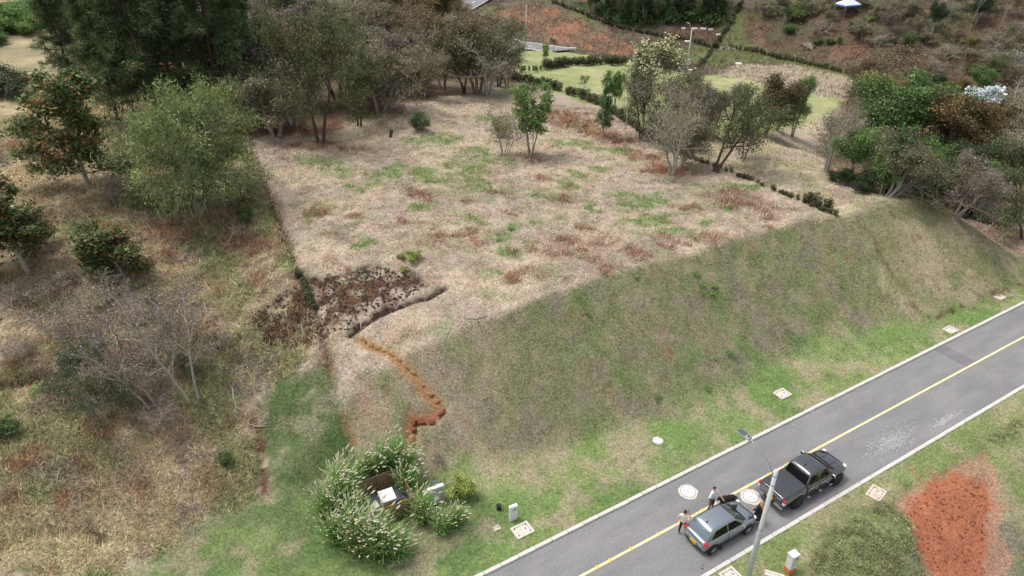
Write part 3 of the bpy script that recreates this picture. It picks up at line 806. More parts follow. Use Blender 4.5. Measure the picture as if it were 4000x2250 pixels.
blades('mown_dry_grass', 'pale mown grass lying over the flat lot on top of the bank', 'grass', *X, 5, (0.10, 0.32), (0.008, 0.018), (50, 88), 0.14, 0.24, (srgb(204, 186, 162), 0.15), 0.02)
X = tufts(230000, (-48, 6), (16, 84), _k_left)
blades('tussock_dry_grass', 'straw coloured tussocks of long cut grass on the left hillside', 'grass', *X, 7, (0.18, 0.46), (0.010, 0.026), (40, 86), 0.14, 0.30, (srgb(214, 196, 148), 0.22), 0.05)
X = tufts(260000, (-20, 62), (22, 62), _k_bank)
blades('bank_grass', 'olive and tan rough grass covering the cut bank above the road', 'grass', *X, 7, (0.06, 0.15), (0.010, 0.020), (35, 84), 0.12, 0.22, None, 0.0)
X = tufts(170000, (-30, 62), (14, 58), _k_verge)
blades('verge_grass', 'short green grass on the verges beside the road kerbs', 'grass', *X, 6, (0.06, 0.14), (0.010, 0.018), (10, 75), 0.11, 0.25, None, 0.0)

def far_tufts(n, xr, yr):
    x = NR.uniform(*xr, n); y = NR.uniform(*yr, n); z = gz(x, y); u, v, d = project(x, y, z)
    m = (u > -40) & (u < 2620) & (v > -40) & (y + 0.35 * x > 100) & (NR.random(n) < 0.35 + 0.65 * _clump(x, y, 0.35, 311)) & (region(x, y, A_LAWN, 1.0, 0.3) < 0.5)
    m &= ~((x < 30) & (y < 118))
    return x[m], y[m], z[m], d[m] * 0 + 38.0
X = far_tufts(60000, (-90, 150), (84, 215))
blades('far_slope_grass', 'dull brown and olive rough grass on the slopes beyond the lawn', 'grass', *X, 5, (0.3, 0.8), (0.04, 0.11), (20, 80), 0.45, 0.38, None, 0.0)

def _k_fern(x, y):
    s, p, Z = zones(x, y)
    return smooth(blobsum(x, y, B_RUST, 61), 0.45, 0.9) * (1 - Z['bank']) * (0.15 + 0.85 * _clump(x, y, 1.6, 313))
X = tufts(300000, (-48, 50), (22, 84), _k_fern)
blades('dead_fern_litter', 'tangled heaps of dead brown fern scattered over the mown lot', 'fern litter', *X, 7, (0.15, 0.42), (0.010, 0.020), (15, 80), 0.16, 0.36, (srgb(150, 112, 84), 0.3), 0.14)
def _k_green(x, y):
    s, p, Z = zones(x, y)
    return smooth(blobsum(x, y, B_GREEN, 51), 0.5, 0.95) * (1 - Z['bank']) * (0.2 + 0.8 * _clump(x, y, 1.8, 315))
X = tufts(200000, (-40, 45), (34, 84), _k_green)
blades('regrowth_grass', 'fresh green grass sprouting in patches through the mown lot', 'grass', *X, 6, (0.10, 0.26), (0.010, 0.020), (5, 60), 0.14, 0.28, (srgb(120, 150, 70), 0.35), 0.0)

# ------------------------------------------------------------------ trees and shrubs
M['leaf'] = material('foliage', attr='Col', rough=0.7, spec=0.25, trans=0.22, objvar=0.10)
M['leafmatte'] = material('needles', attr='Col', rough=0.9, spec=0.1, trans=0.15, objvar=0.08)
M['bark_grey'] = material('bark_grey', srgb(148, 138, 128), 0.95, noise=(5, 0.65, 1.25), objvar=0.10)
M['bark_pale'] = material('bark_pale', srgb(178, 170, 158), 0.95, noise=(6, 0.60, 1.15), objvar=0.06)
M['bark_dark'] = material('bark_dark', srgb(84, 70, 60), 0.95, noise=(6, 0.6, 1.3), objvar=0.10)

def pal(*cs):
    """(r, g, b, weight) rows"""
    a = np.array([srgb(*c[:3]) for c in cs]); w = np.array([c[3] for c in cs], float)
    l = (a @ np.array([0.2126, 0.7152, 0.0722]))[:, None]
    return np.clip((l + (a - l) * 0.88) * 1.18, 0, 0.85), w / w.sum()

def rot_about(d, axis, ang):
    return (Matrix.Rotation(ang, 3, axis) @ d)

def skeleton(rg, K):
    """grows limbs; returns tubes [(points, radii)] and leaf anchors [(position, direction)]"""
    tubes, anch = [], []
    def limb(p, d, L, r, depth):
        ns = K['seg'][depth]; st = L / ns
        pts, rad = [p.copy()], [r]
        wander, trop = K['wander'][depth], K['trop'][depth]
        dirs = [d.copy()]
        for i in range(ns):
            d = d + Vector((rg.gauss(0, 1), rg.gauss(0, 1), rg.gauss(0, 1))) * wander + Vector((0, 0, trop))
            d.normalize()
            p = p + d * st
            pts.append(p.copy()); dirs.append(d.copy())
            rad.append(max(r * (1 - K['taper'][depth] * (i + 1) / ns), 0.006))
        tubes.append((pts, rad))
        last = depth == len(K['seg']) - 1
        if last or depth >= K.get('leaf_from', 99):
            n = len(pts)
            for i in range(1, n):
                if i / (n - 1) >= K.get('leaf_start', 0.35): anch.append((pts[i].copy(), dirs[i].copy()))
        if last: return
        nc = K['kids'][depth]; az = rg.uniform(0, 2 * PI)
        for k in range(nc):
            t = K['first'][depth] + (1 - K['first'][depth]) * (k + rg.random() * 0.8) / nc
            f = t * ns; i = min(int(f), ns - 1); q = pts[i].lerp(pts[i + 1], f - i)
            az += 2.4 + rg.gauss(0, 0.4)
            ang = R(K['angle'][depth] + rg.gauss(0, 9))
            dd = dirs[i + 1]; ax = rot_about(dd.orthogonal().normalized(), dd, az)
            nd = rot_about(dd, ax, ang)
            prof = K['prof'][depth](t) if 'prof' in K and K['prof'][depth] else (1.0 - 0.45 * t)
            limb(q, nd.normalized(), L * K['ratio'][depth] * prof * rg.uniform(0.75, 1.2), rad[i] * K['rr'], depth + 1)
    for k in range(K.get('stems', 1)):
        a = 2 * PI * k / max(1, K.get('stems', 1)) + rg.uniform(-0.5, 0.5)
        le = R(K.get('splay', 0)) * rg.uniform(0.6, 1.2)
        off = Vector((math.cos(a), math.sin(a), 0)) * (K.get('stem_gap', 0.12) if K.get('stems', 1) > 1 else 0)
        d = Vector((math.cos(a) * math.sin(le), math.sin(a) * math.sin(le), math.cos(le)))
        limb(off, d, K['L'] * rg.uniform(0.85, 1.1), K['r'], 0)
    return tubes, anch

def tube_mesh(name, tubes, mat, sink=0.3):
    V, F = [], []
    for pts, rad in tubes:
        n = 7 if rad[0] > 0.06 else (5 if rad[0] > 0.025 else 3)
        base = len(V); up = None
        for i, p in enumerate(pts):
            d = (pts[min(i + 1, len(pts) - 1)] - pts[max(i - 1, 0)]).normalized()
            if up is None: up = d.orthogonal().normalized()
            up = up - d * up.dot(d)
            up = up.normalized() if up.length > 1e-5 else d.orthogonal().normalized()
            w = d.cross(up)
            q = p - Vector((0, 0, sink)) if (i == 0 and p.z < 0.05) else p
            for k in range(n):
                a = 2 * PI * k / n
                V.append(q + (up * math.cos(a) + w * math.sin(a)) * rad[i])
        for i in range(len(pts) - 1):
            for k in range(n):
                F.append((base + i * n + k, base + i * n + (k + 1) % n, base + (i + 1) * n + (k + 1) % n, base + (i + 1) * n + k))
    return np_mesh(name, np.array([tuple(v) for v in V]), F, mats=[mat], smooth_=True)

def leaf_arrays(nr, anch, K):
    P = np.array([tuple(a[0]) for a in anch]); D = np.array([tuple(a[1]) for a in anch])
    n, m = len(P), K['per']
    pc, pw = K['pal']
    ci = nr.choice(len(pc), n, p=pw)
    bri = np.exp(nr.normal(0, K.get('cvar', 0.22), n))
    k = np.repeat(np.arange(n), m); N = len(k)
    sg = K['sig']
    c = P[k] + nr.normal(0, 1, (N, 3)) * np.array([sg, sg, sg * K.get('flat', 0.7)])
    if K['shape'] == 'needle':
        dr = D[k] * K.get('along', 0.7) + nr.normal(0, 0.55, (N, 3)) + np.array([0, 0, K.get('droop', -0.1)])
    else:
        dr = nr.normal(0, 1, (N, 3)) + np.array([0, 0, K.get('droop', -0.25)])
    dr /= np.linalg.norm(dr, axis=1)[:, None]
    up = nr.normal(0, 0.65, (N, 3)) + np.array([0, 0, 1.0])
    sd = np.cross(dr, up); sd /= (np.linalg.norm(sd, axis=1)[:, None] + 1e-9)
    ln = K['size'] * nr.uniform(0.6, 1.35, N)[:, None]; wd = ln * K['aspect']
    cc = pc[ci][k] * bri[k][:, None]
    mixw = nr.random(N) < 0.20
    cc[mixw] = pc[nr.choice(len(pc), int(mixw.sum()), p=pw)] * bri[k][mixw][:, None]
    cc = np.clip(cc * np.exp(nr.normal(0, 0.14, N))[:, None], 0.004, 0.9)
    if K['shape'] == 'needle':
        V = np.stack([c - sd * wd * 0.5, c + sd * wd * 0.5, c + dr * ln], 1).reshape(-1, 3)
        return V, None, np.arange(N * 3).reshape(-1, 3), np.repeat(cc, 3, 0)
    V = np.stack([c - dr * ln * 0.5, c + sd * wd * 0.5, c + dr * ln * 0.5, c - sd * wd * 0.5], 1).reshape(-1, 3)
    return V, np.arange(N * 4).reshape(-1, 4), None, np.repeat(cc, 4, 0)

def proto(kind, seed):
    K = KINDS[kind]
    rg = random.Random(seed * 101 + 7); nr = np.random.default_rng(seed * 77 + 3)
    tubes, anch = skeleton(rg, K)
    trunk = tube_mesh('trunk', tubes, M[K.get('bark', 'bark_grey')])
    crown = None
    if K.get('per', 0) and anch:
        V, F, T, cc = leaf_arrays(nr, anch, K)
        crown = np_mesh('crown', V, F, T, mats=[M['leafmatte' if K['shape'] == 'needle' else 'leaf']], col=cc)
    zs = [p.z for t in tubes for p in t[0]]
    P = np.array([tuple(a[0]) for a in anch]) if anch else np.zeros((1, 3))
    fl = None
    if K.get('flower'):
        fc, fn, fs = K['flower']
        idx = nr.choice(len(P), min(fn, len(P)), replace=False)
        q = P[idx] + nr.normal(0, K['sig'], (len(idx), 3)) + np.array([0, 0, K['sig'] * 0.6])
        m = MB()
        for a in q:
            for _ in range(K.get('flower_rep', 1)):
                b = a + nr.normal(0, fs * 1.1, 3); s = fs * nr.uniform(0.6, 1.2)
                m.add([(b[0] + s, b[1], b[2]), (b[0] - s * 0.5, b[1] + s * 0.87, b[2]), (b[0] - s * 0.5, b[1] - s * 0.87, b[2]), (b[0], b[1], b[2] + s * 0.8)], [(0, 1, 3), (1, 2, 3), (2, 0, 3), (2, 1, 0)])
        fl = m.mesh('flowers', fc)
    return dict(trunk=trunk, crown=crown, h=max(max(zs), 0.1) + K.get('sig', 0), flowers=fl)

M['lilac'] = material('lilac_petals', srgb(190, 170, 220), 0.7)
M['magenta'] = material('magenta_petals', srgb(150, 70, 150), 0.7)
M['plume'] = material('cream_bloom', srgb(222, 212, 170), 0.85)
M['silver'] = material('silver_leaf', srgb(215, 222, 226), 0.6)
G_PINE = pal((62, 82, 50, 4), (76, 98, 60, 4), (96, 114, 72, 2), (106, 104, 68, 1.0), (130, 100, 60, 0.25))
KINDS = {
 'pine': dict(stems=1, L=15, r=0.26, seg=[14, 7, 4], wander=[0.02, 0.07, 0.10], trop=[0.02, 0.035, 0.03], taper=[0.8, 0.75, 0.6], kids=[52, 10], first=[0.16, 0.2], angle=[84, 42], ratio=[0.28, 0.34], rr=0.42,
              prof=[lambda t: 1.25 - 0.95 * t, None], leaf_start=0.1, per=18, sig=0.22, size=0.44, aspect=0.12, shape='needle', along=1.0, droop=-0.25, pal=G_PINE, bark='bark_dark', cvar=0.28),
 'feather': dict(stems=3, splay=16, L=4.6, r=0.16, seg=[7, 7, 5], wander=[0.07, 0.10, 0.14], trop=[0.04, -0.01, -0.05], taper=[0.7, 0.7, 0.6], kids=[15, 10], first=[0.10, 0.15], angle=[66, 44], ratio=[0.66, 0.40], rr=0.5,
              prof=[lambda t: 1.1 - 0.5 * t, None], leaf_start=0.0, per=26, sig=0.24, size=0.20, aspect=0.16, shape='needle', along=0.6, droop=-0.15,
              pal=pal((122, 138, 78, 4), (102, 120, 64, 4), (148, 158, 96, 2.4), (74, 90, 50, 2.5), (146, 144, 108, 1.2)), bark='bark_pale', cvar=0.36),
 'redtip': dict(stems=1, L=5.2, r=0.10, seg=[8, 6, 4], wander=[0.05, 0.10, 0.14], trop=[0.03, 0.06, 0.05], taper=[0.75, 0.7, 0.6], kids=[18, 5], first=[0.12, 0.25], angle=[60, 42], ratio=[0.36, 0.45], rr=0.5,
              prof=[lambda t: 1.15 - 0.55 * t, None], leaf_start=0.2, per=30, sig=0.21, size=0.21, aspect=0.5, shape='leaf', droop=-0.5,
              pal=pal((74, 94, 50, 5), (92, 110, 60, 3), (138, 104, 56, 1.6), (112, 94, 52, 1.3), (152, 116, 66, 0.4)), bark='bark_pale', cvar=0.22),
 'scrub': dict(stems=3, splay=26, L=3.4, r=0.11, seg=[6, 6, 7], wander=[0.14, 0.18, 0.20], trop=[0.06, 0.05, 0.02], taper=[0.55, 0.6, 0.6], kids=[7, 7], first=[0.28, 0.15], angle=[52, 46], ratio=[0.66, 0.52], rr=0.6,
              leaf_start=0.2, per=19, sig=0.22, flat=0.75, size=0.13, aspect=0.45, shape='leaf', pal=pal((112, 114, 78, 3), (132, 122, 98, 3), (94, 98, 60, 3), (128, 110, 94, 2), (148, 138, 122, 1.5)), bark='bark_grey', cvar=0.22),
 'scrubbrown': dict(base='scrub', stems=2, splay=18, L=4.0, per=20, pal=pal((116, 96, 70, 4), (90, 84, 56, 3), (134, 108, 84, 3), (78, 78, 50, 2), (144, 124, 104, 1)), bark='bark_grey'),
 'scrubgreen': dict(base='scrub', stems=2, splay=14, L=4.2, per=20, pal=pal((84, 96, 56, 4), (70, 82, 46, 4), (104, 108, 68, 3), (116, 104, 76, 1.5)), bark='bark_dark'),
 'scrubgrey': dict(base='scrub', stems=3, splay=28, L=3.2, per=5, size=0.12, pal=pal((148, 142, 122, 3), (124, 118, 98, 3), (110, 112, 78, 3), (142, 130, 122, 1.5)), bark='bark_pale'),
 'scrubmauve': dict(base='scrub', stems=3, splay=22, L=3.4, per=20, pal=pal((132, 118, 112, 3), (112, 102, 86, 3), (98, 98, 66, 2.5), (142, 122, 124, 1.6)), flower=(M['magenta'], 26, 0.06), bark='bark_grey'),
 'sapling': dict(stems=6, splay=9, stem_gap=0.15, L=5.0, r=0.045, seg=[7, 5, 3], wander=[0.05, 0.12, 0.15], trop=[0.03, 0.08, 0.05], taper=[0.7, 0.6, 0.5], kids=[10, 3], first=[0.30, 0.3], angle=[42, 40], ratio=[0.20, 0.5], rr=0.5,
              leaf_start=0.2, per=13, sig=0.15, size=0.19, aspect=0.45, shape='leaf', pal=pal((104, 138, 62, 4), (86, 118, 52, 4), (132, 158, 84, 2), (142, 146, 72, 1)), bark='bark_grey'),
 'column': dict(base='sapling', stems=3, splay=6, L=6.0, kids=[14, 3], first=[0.08, 0.3], per=16, pal=pal((78, 108, 54, 4), (64, 94, 46, 4), (100, 126, 66, 2))),
 'broad': dict(stems=2, splay=14, L=4.2, r=0.16, seg=[6, 6, 4], wander=[0.08, 0.12, 0.16], trop=[0.05, 0.04, 0.02], taper=[0.55, 0.6, 0.6], kids=[8, 7], first=[0.35, 0.2], angle=[58, 46], ratio=[0.62, 0.50], rr=0.55,
              leaf_start=0.2, per=44, sig=0.28, size=0.145, aspect=0.48, shape='leaf', droop=-0.4, pal=pal((78, 106, 50, 4), (62, 90, 40, 4), (104, 130, 62, 2), (112, 114, 58, 1)), bark='bark_grey', cvar=0.28),
 'broadbrown': dict(base='broad', pal=pal((108, 92, 54, 4), (80, 80, 46, 4), (130, 100, 58, 2.5), (66, 72, 42, 2))),
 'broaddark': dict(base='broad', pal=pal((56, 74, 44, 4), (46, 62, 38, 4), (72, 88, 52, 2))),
 'broadyellow': dict(base='broad', pal=pal((128, 122, 62, 4), (104, 104, 54, 3), (142, 126, 70, 2), (84, 92, 48, 2))),
 'broadbright': dict(base='broad', size=0.17, per=36, pal=pal((104, 136, 62, 4), (86, 120, 54, 4), (136, 156, 82, 2))),
 'creamtop': dict(base='broad', stems=1, splay=3, L=5.2, kids=[11, 8], first=[0.42, 0.2], per=34, pal=pal((96, 104, 62, 4), (78, 90, 52, 3), (120, 120, 78, 2)), flower=(M['plume'], 620, 0.11), flower_rep=3, flower_top=True, bark='bark_pale'),
 'dome': dict(base='broad', stems=1, L=3.6, kids=[12, 9], first=[0.25, 0.15], per=36, pal=pal((84, 72, 50, 4), (66, 64, 42, 4), (108, 86, 58, 2))),
 'bare': dict(stems=1, splay=8, L=4.6, r=0.09, seg=[7, 6, 5], wander=[0.07, 0.16, 0.2], trop=[0.02, 0.03, 0.0], taper=[0.75, 0.8, 0.8], kids=[9, 6], first=[0.35, 0.25], angle=[50, 42], ratio=[0.46, 0.5], rr=0.55, per=0, sig=0.1, pal=pal((120, 110, 90, 1)), shape='leaf', size=0.1, aspect=0.5, bark='bark_pale'),
 'wispy': dict(stems=5, splay=24, stem_gap=0.2, L=2.3, r=0.035, seg=[6, 5, 4], wander=[0.10, 0.16, 0.2], trop=[0.03, 0.02, 0.0], taper=[0.7, 0.7, 0.7], kids=[7, 5], first=[0.25, 0.2], angle=[40, 40], ratio=[0.5, 0.5], rr=0.55,
              leaf_start=0.3, per=4, sig=0.14, size=0.10, aspect=0.4, shape='leaf', pal=pal((150, 138, 126, 3), (126, 112, 98, 3), (100, 102, 70, 1.5)), bark='bark_grey'),
 'lilac': dict(base='wispy', stems=2, splay=14, L=4.0, r=0.07, kids=[8, 6], first=[0.35, 0.2], per=5, pal=pal((112, 96, 84, 3), (98, 92, 66, 3), (74, 88, 54, 2), (136, 120, 112, 2)), flower=(M['lilac'], 40, 0.045), bark='bark_pale'),
 'lilacdark': dict(base='wispy', stems=3, splay=20, L=3.0, r=0.06, per=12, size=0.13, pal=pal((66, 82, 50, 4), (84, 94, 58, 2), (110, 98, 84, 2)), flower=(M['lilac'], 26, 0.045), bark='bark_grey'),
 'yarumo': dict(stems=2, splay=10, L=5.0, r=0.08, seg=[6, 4, 3], wander=[0.04, 0.08, 0.1], trop=[0.03, 0.02, 0.0], taper=[0.5, 0.4, 0.4], kids=[6, 4], first=[0.72, 0.4], angle=[66, 40], ratio=[0.32, 0.4], rr=0.6,
              leaf_start=0.3, per=12, sig=0.22, flat=0.5, size=0.34, aspect=0.6, shape='leaf', droop=-0.1, pal=pal((206, 214, 220, 5), (180, 190, 194, 2), (120, 140, 110, 0.8)), bark='bark_pale', cvar=0.08),
 'bluegum': dict(base='broad', stems=2, L=2.4, kids=[10, 5], first=[0.15, 0.2], per=18, sig=0.18, size=0.16, pal=pal((112, 138, 138, 3), (84, 112, 110, 3), (64, 90, 86, 2))),
 'shrub': dict(stems=6, splay=32, stem_gap=0.12, L=1.3, r=0.03, seg=[4, 3], wander=[0.1, 0.15], trop=[0.03, 0.02], taper=[0.6, 0.6], kids=[8], first=[0.2], angle=[48], ratio=[0.45], rr=0.5, leaf_start=0.2, per=16, sig=0.14, size=0.15, aspect=0.42, shape='leaf',
              pal=pal((80, 104, 56, 4), (64, 86, 46, 4), (104, 122, 68, 2)), bark='bark_dark'),
 'shrubyellow': dict(base='shrub', pal=pal((150, 158, 62, 4), (124, 140, 56, 4), (96, 116, 50, 2))),
 'weed': dict(base='shrub', per=10, size=0.12, pal=pal((116, 144, 78, 4), (98, 128, 66, 4), (136, 160, 94, 2))),
 'hedgeplant': dict(stems=4, splay=9, stem_gap=0.10, L=1.1, r=0.02, seg=[4, 3], wander=[0.05, 0.1], trop=[0.04, 0.08], taper=[0.6, 0.6], kids=[8], first=[0.05], angle=[36], ratio=[0.26], rr=0.5, leaf_start=0.0, per=7, sig=0.08, size=0.16, aspect=0.30, shape='leaf', droop=0.4,
              pal=pal((78, 88, 54, 4), (62, 72, 46, 4), (102, 94, 64, 2), (122, 104, 76, 1)), bark='bark_dark'),
 'fern': dict(stems=9, splay=58, stem_gap=0.04, L=0.75, r=0.010, seg=[6, 2], wander=[0.04, 0.1], trop=[-0.10, -0.05], taper=[0.6, 0.5], kids=[14], first=[0.12], angle=[76], ratio=[0.26], rr=0.5, leaf_start=0.1, per=4, sig=0.03, size=0.11, aspect=0.4, shape='leaf',
              pal=pal((122, 158, 76, 4), (100, 138, 62, 3), (150, 178, 100, 1)), bark='bark_dark'),
}
for _k, _v in list(KINDS.items()):
    if 'base' in _v:
        _b = dict(KINDS[_v['base']]); _b.update(_v); KINDS[_k] = _b
_PC = {}
def get_proto(kind, var):
    if (kind, var) not in _PC: _PC[(kind, var)] = proto(kind, var + 1)
    return _PC[(kind, var)]

_tr = random.Random(77)
def tree(kind, u, v, hpx, label, cat='tree', name=None, var=0, wide=1.0, lean=None, rz=None, group=None, xyz=None, hm=None, sink=0.0):
    """a tree whose foot is seen at (u, v) and whose top stands hpx higher in the photograph"""
    P = get_proto(kind, var)
    q = at(u, v) if xyz is None else np.array(xyz)
    _, _, zc = project(*q)
    dep = math.atan2(CAM_H - q[2], math.hypot(q[0], q[1]))
    h = hm if hm else hpx * zc / (FOC * math.cos(dep)) * 0.97
    s = h / P['h']
    q = np.array([q[0], q[1], q[2] - sink * h])
    o = thing(name or ('tree' if cat == 'tree' else cat.replace(' ', '_')), label, cat, tuple(q), _tr.uniform(0, 2 * PI) if rz is None else rz, group)
    if lean:                                   # (direction in the picture plane, angle)
        a, ang = lean
        m = Matrix.Rotation(R(ang), 4, Vector((-math.sin(a), math.cos(a), 0))) @ Matrix.Rotation(o.rotation_euler.z, 4, 'Z')
        o.rotation_euler = m.to_euler()
    o.scale = (s * wide, s * wide, s)
    link('trunk', P['trunk'], o)
    if P['crown']: link('crown', P['crown'], o)
    if P['flowers']: link('flowers', P['flowers'], o, kind='stuff')
    return o

# ---- left hillside
tree('redtip', 225, 475, 285, 'slim tree with rust tipped dark leaves and pale trunk, left of the big feathery tree', name='rust_tipped_tree', lean=(PI, 4), wide=1.3)
tree('redtip', 75, 688, 235, 'dark leaved tree with rusty tips cut by the left picture edge', name='rust_tipped_tree', var=1, wide=1.7, lean=(PI, 3))
tree('redtip', 310, 690, 150, 'short rust and green leafed sapling in dry grass below the feathery tree', name='rust_tipped_tree', var=2, wide=1.6, sink=0.12)
tree('feather', 505, 532, 325, 'broad light olive feathery tree, the biggest crown on the left hillside', name='feathery_tree', wide=0.86)
tree('wispy', 300, 515, 80, 'pale grey leafless shrub below the feathery tree', 'shrub', 'twiggy_shrub', wide=1.5)
tree('bare', 568, 624, 95, 'small crooked tree leaning right beside the lot boundary ditch', name='leaning_tree', lean=(0, 38), var=1, wide=0.9)
tree('shrub', 622, 560, 38, 'grey green bushy top next to the small crooked tree', 'shrub', 'shrub', wide=0.9)
tree('bare', 132, 850, 150, 'bare white branched tree without leaves at the far left', name='bare_tree', lean=(PI, 16), wide=1.25)
tree('lilac', 486, 1005, 290, 'tall slender white trunked tree with lilac flowers near the dark soil', name='lilac_flowered_tree', lean=(PI, 4), wide=0.75)
tree('lilac', 385, 1025, 200, 'thin lilac flowered tree left of the tall white trunked one', name='lilac_flowered_tree', var=1, lean=(PI, 14), wide=0.9)
tree('lilac', 300, 905, 185, 'wide tangle of grey twigs and lilac flowers in mid hillside', name='lilac_flowered_tree', var=2, wide=1.3)
tree('lilac', 395, 900, 170, 'grey twiggy tree with many pale lilac blossoms, middle of the hillside', name='lilac_flowered_tree', var=3, wide=1.2)
tree('wispy', 440, 800, 100, 'rounded pale grey bush right of the lilac trees', 'shrub', 'twiggy_shrub', var=1, wide=1.3)
tree('lilacdark', 215, 960, 130, 'dark green bush with lilac dots above the left ledge', 'shrub', 'flowering_shrub', wide=1.2)
tree('lilacdark', 262, 1062, 170, 'dark leafed shrub on the slope below the lilac trees', 'shrub', 'flowering_shrub', var=1, wide=0.8)
tree('lilacdark', 330, 1068, 120, 'dark shrub with a pale leaning stem at the foot of the lilac trees', 'shrub', 'flowering_shrub', var=2, wide=0.8)
tree('lilacdark', 475, 950, 70, 'dark green flowering bush round the white trunk', 'shrub', 'flowering_shrub', wide=1.2)
tree('wispy', 370, 985, 130, 'dead looking brown twig bush between the lilac trees', 'shrub', 'twiggy_shrub', wide=1.2)
tree('wispy', 250, 790, 90, 'low grey thicket under the short rust leafed sapling', 'shrub', 'twiggy_shrub', var=1, wide=1.6)
tree('wispy', 460, 890, 130, 'sparse pale twigs around the tall white trunk', 'shrub', 'twiggy_shrub', wide=1.0)
tree('shrub', 570, 1168, 28, 'single dark green fern like bush in the pale straw', 'shrub', 'shrub', var=1, wide=1.1)
tree('fern', 105, 985, 40, 'green fern below the dark earth ledge on the left', 'fern', 'fern', hm=0.5)
tree('shrub', 280, 755, 30, 'small green bush among the grey twigs', 'shrub', 'shrub', wide=1.2)
tree('fern', 255, 780, 22, 'little green fern left of the grey thicket', 'fern', 'fern', hm=0.3)
tree('shrub', 385, 765, 30, 'green sprout in front of the short rust leafed sapling', 'shrub', 'shrub', var=1)
tree('shrub', 15, 1090, 35, 'dark bush at the left edge under the earth ledge', 'shrub', 'shrub', wide=1.5)
tree('wispy', 40, 770, 70, 'grey bramble thicket under the dark leaved tree at the left edge', 'shrub', 'twiggy_shrub', wide=1.5)
for k, (kd, u, v, h, w, lb) in enumerate([('wispy', 190, 870, 110, 1.4, 'brown twig tangle left of the wide lilac tree'), ('lilac', 345, 820, 120, 1.2, 'low lilac bush right under the short rust leafed sapling'), ('wispy', 520, 930, 90, 1.2, 'grey twigs right of the tall white trunk'), ('wispy', 330, 960, 120, 1.4, 'dense grey brown twigs in the middle of the lilac thicket'),
        ('lilac', 440, 940, 170, 0.9, 'slender lilac tree just left of the tall white trunk'), ('wispy', 120, 760, 80, 1.5, 'grey brush behind the bare white tree'), ('wispy', 420, 1080, 80, 1.3, 'brown dry brush at the lower end of the thicket'), ('lilacdark', 150, 1000, 70, 1.3, 'dark bush right of the fern under the ledge'), ('wispy', 60, 900, 60, 1.6, 'grey brush on top of the left ledge'),
        ('wispy', 640, 500, 60, 1.4, 'sparse twigs beside the boundary ditch'), ('wispy', 90, 420, 60, 1.5, 'grey brush at the far left below the slim rust tipped tree'), ('wispy', 555, 880, 60, 1.4, 'dead brush above the dug clods at the thicket right')]):
    tree(kd, u, v, h, lb, 'tree' if kd == 'lilac' else 'shrub', 'lilac_flowered_tree' if kd == 'lilac' else 'twiggy_shrub', var=k % 2, wide=w)
# ---- pines
PN = [(298, 306, 330, 'pine with a bare leaning grey trunk left of the feathery tree', 0, 0.95), (185, 212, 260, 'pine at the left end of the pine stand', 1, 0.9), (405, 318, 440, 'tall dark pine right behind the feathery tree', 2, 1.0),
      (480, 292, 430, 'thick dark pine in the middle of the stand', 0, 1.05), (560, 300, 430, 'dark pine at the right end of the stand overhanging the bushes', 1, 1.0), (330, 225, 330, 'pine in the second row of the stand, over the bare trunk', 2, 0.95),
      (245, 165, 280, 'slim pine rising behind the left end of the stand', 0, 0.9), (620, 262, 400, 'pine standing in front of the mauve bushes', 2, 0.85), (430, 205, 330, 'pine at the back of the stand behind the thick one', 1, 1.0), (540, 190, 330, 'rear pine near the mauve bushes', 0, 1.0)]
for u, v, h, lb, vr, w in PN:
    tree('pine', u, v, h, lb, name='pine_tree', var=vr, wide=w, group='stand of dark pines top left')
tree('scrubgrey', 300, 235, 60, 'dead grey twigs hanging round the bare pine trunk', 'shrub', 'twiggy_shrub', wide=0.8)
for k, (u, v, h, kd, lb) in enumerate([(20, 75, 85, 'broadbright', 'bright green bush in the top left corner'), (90, 62, 70, 'broad', 'darker bush beside the bright corner bush'), (-15, 240, 90, 'broaddark', 'dark bush poking in at the left edge'), (165, 60, 90, 'broaddark', 'dark bush behind the left pine'), (50, 50, 60, 'broadbright', 'green bush in the back of the top left corner'), (120, 40, 60, 'broad', 'green bush at the top edge left of the pines'), (75, 80, 60, 'broadbright', 'light bush at the foot of the corner bushes'), (-20, 110, 60, 'broad', 'bush at the left edge under the corner bushes')]):
    tree(kd, u, v, h * 1.4, lb, 'shrub', 'bush', var=k % 2, wide=1.5, sink=0.38)
tree('scrubmauve', 178, 205, 55, 'mauve flowered bush under the left pine', 'shrub', 'flowering_shrub', wide=0.9)
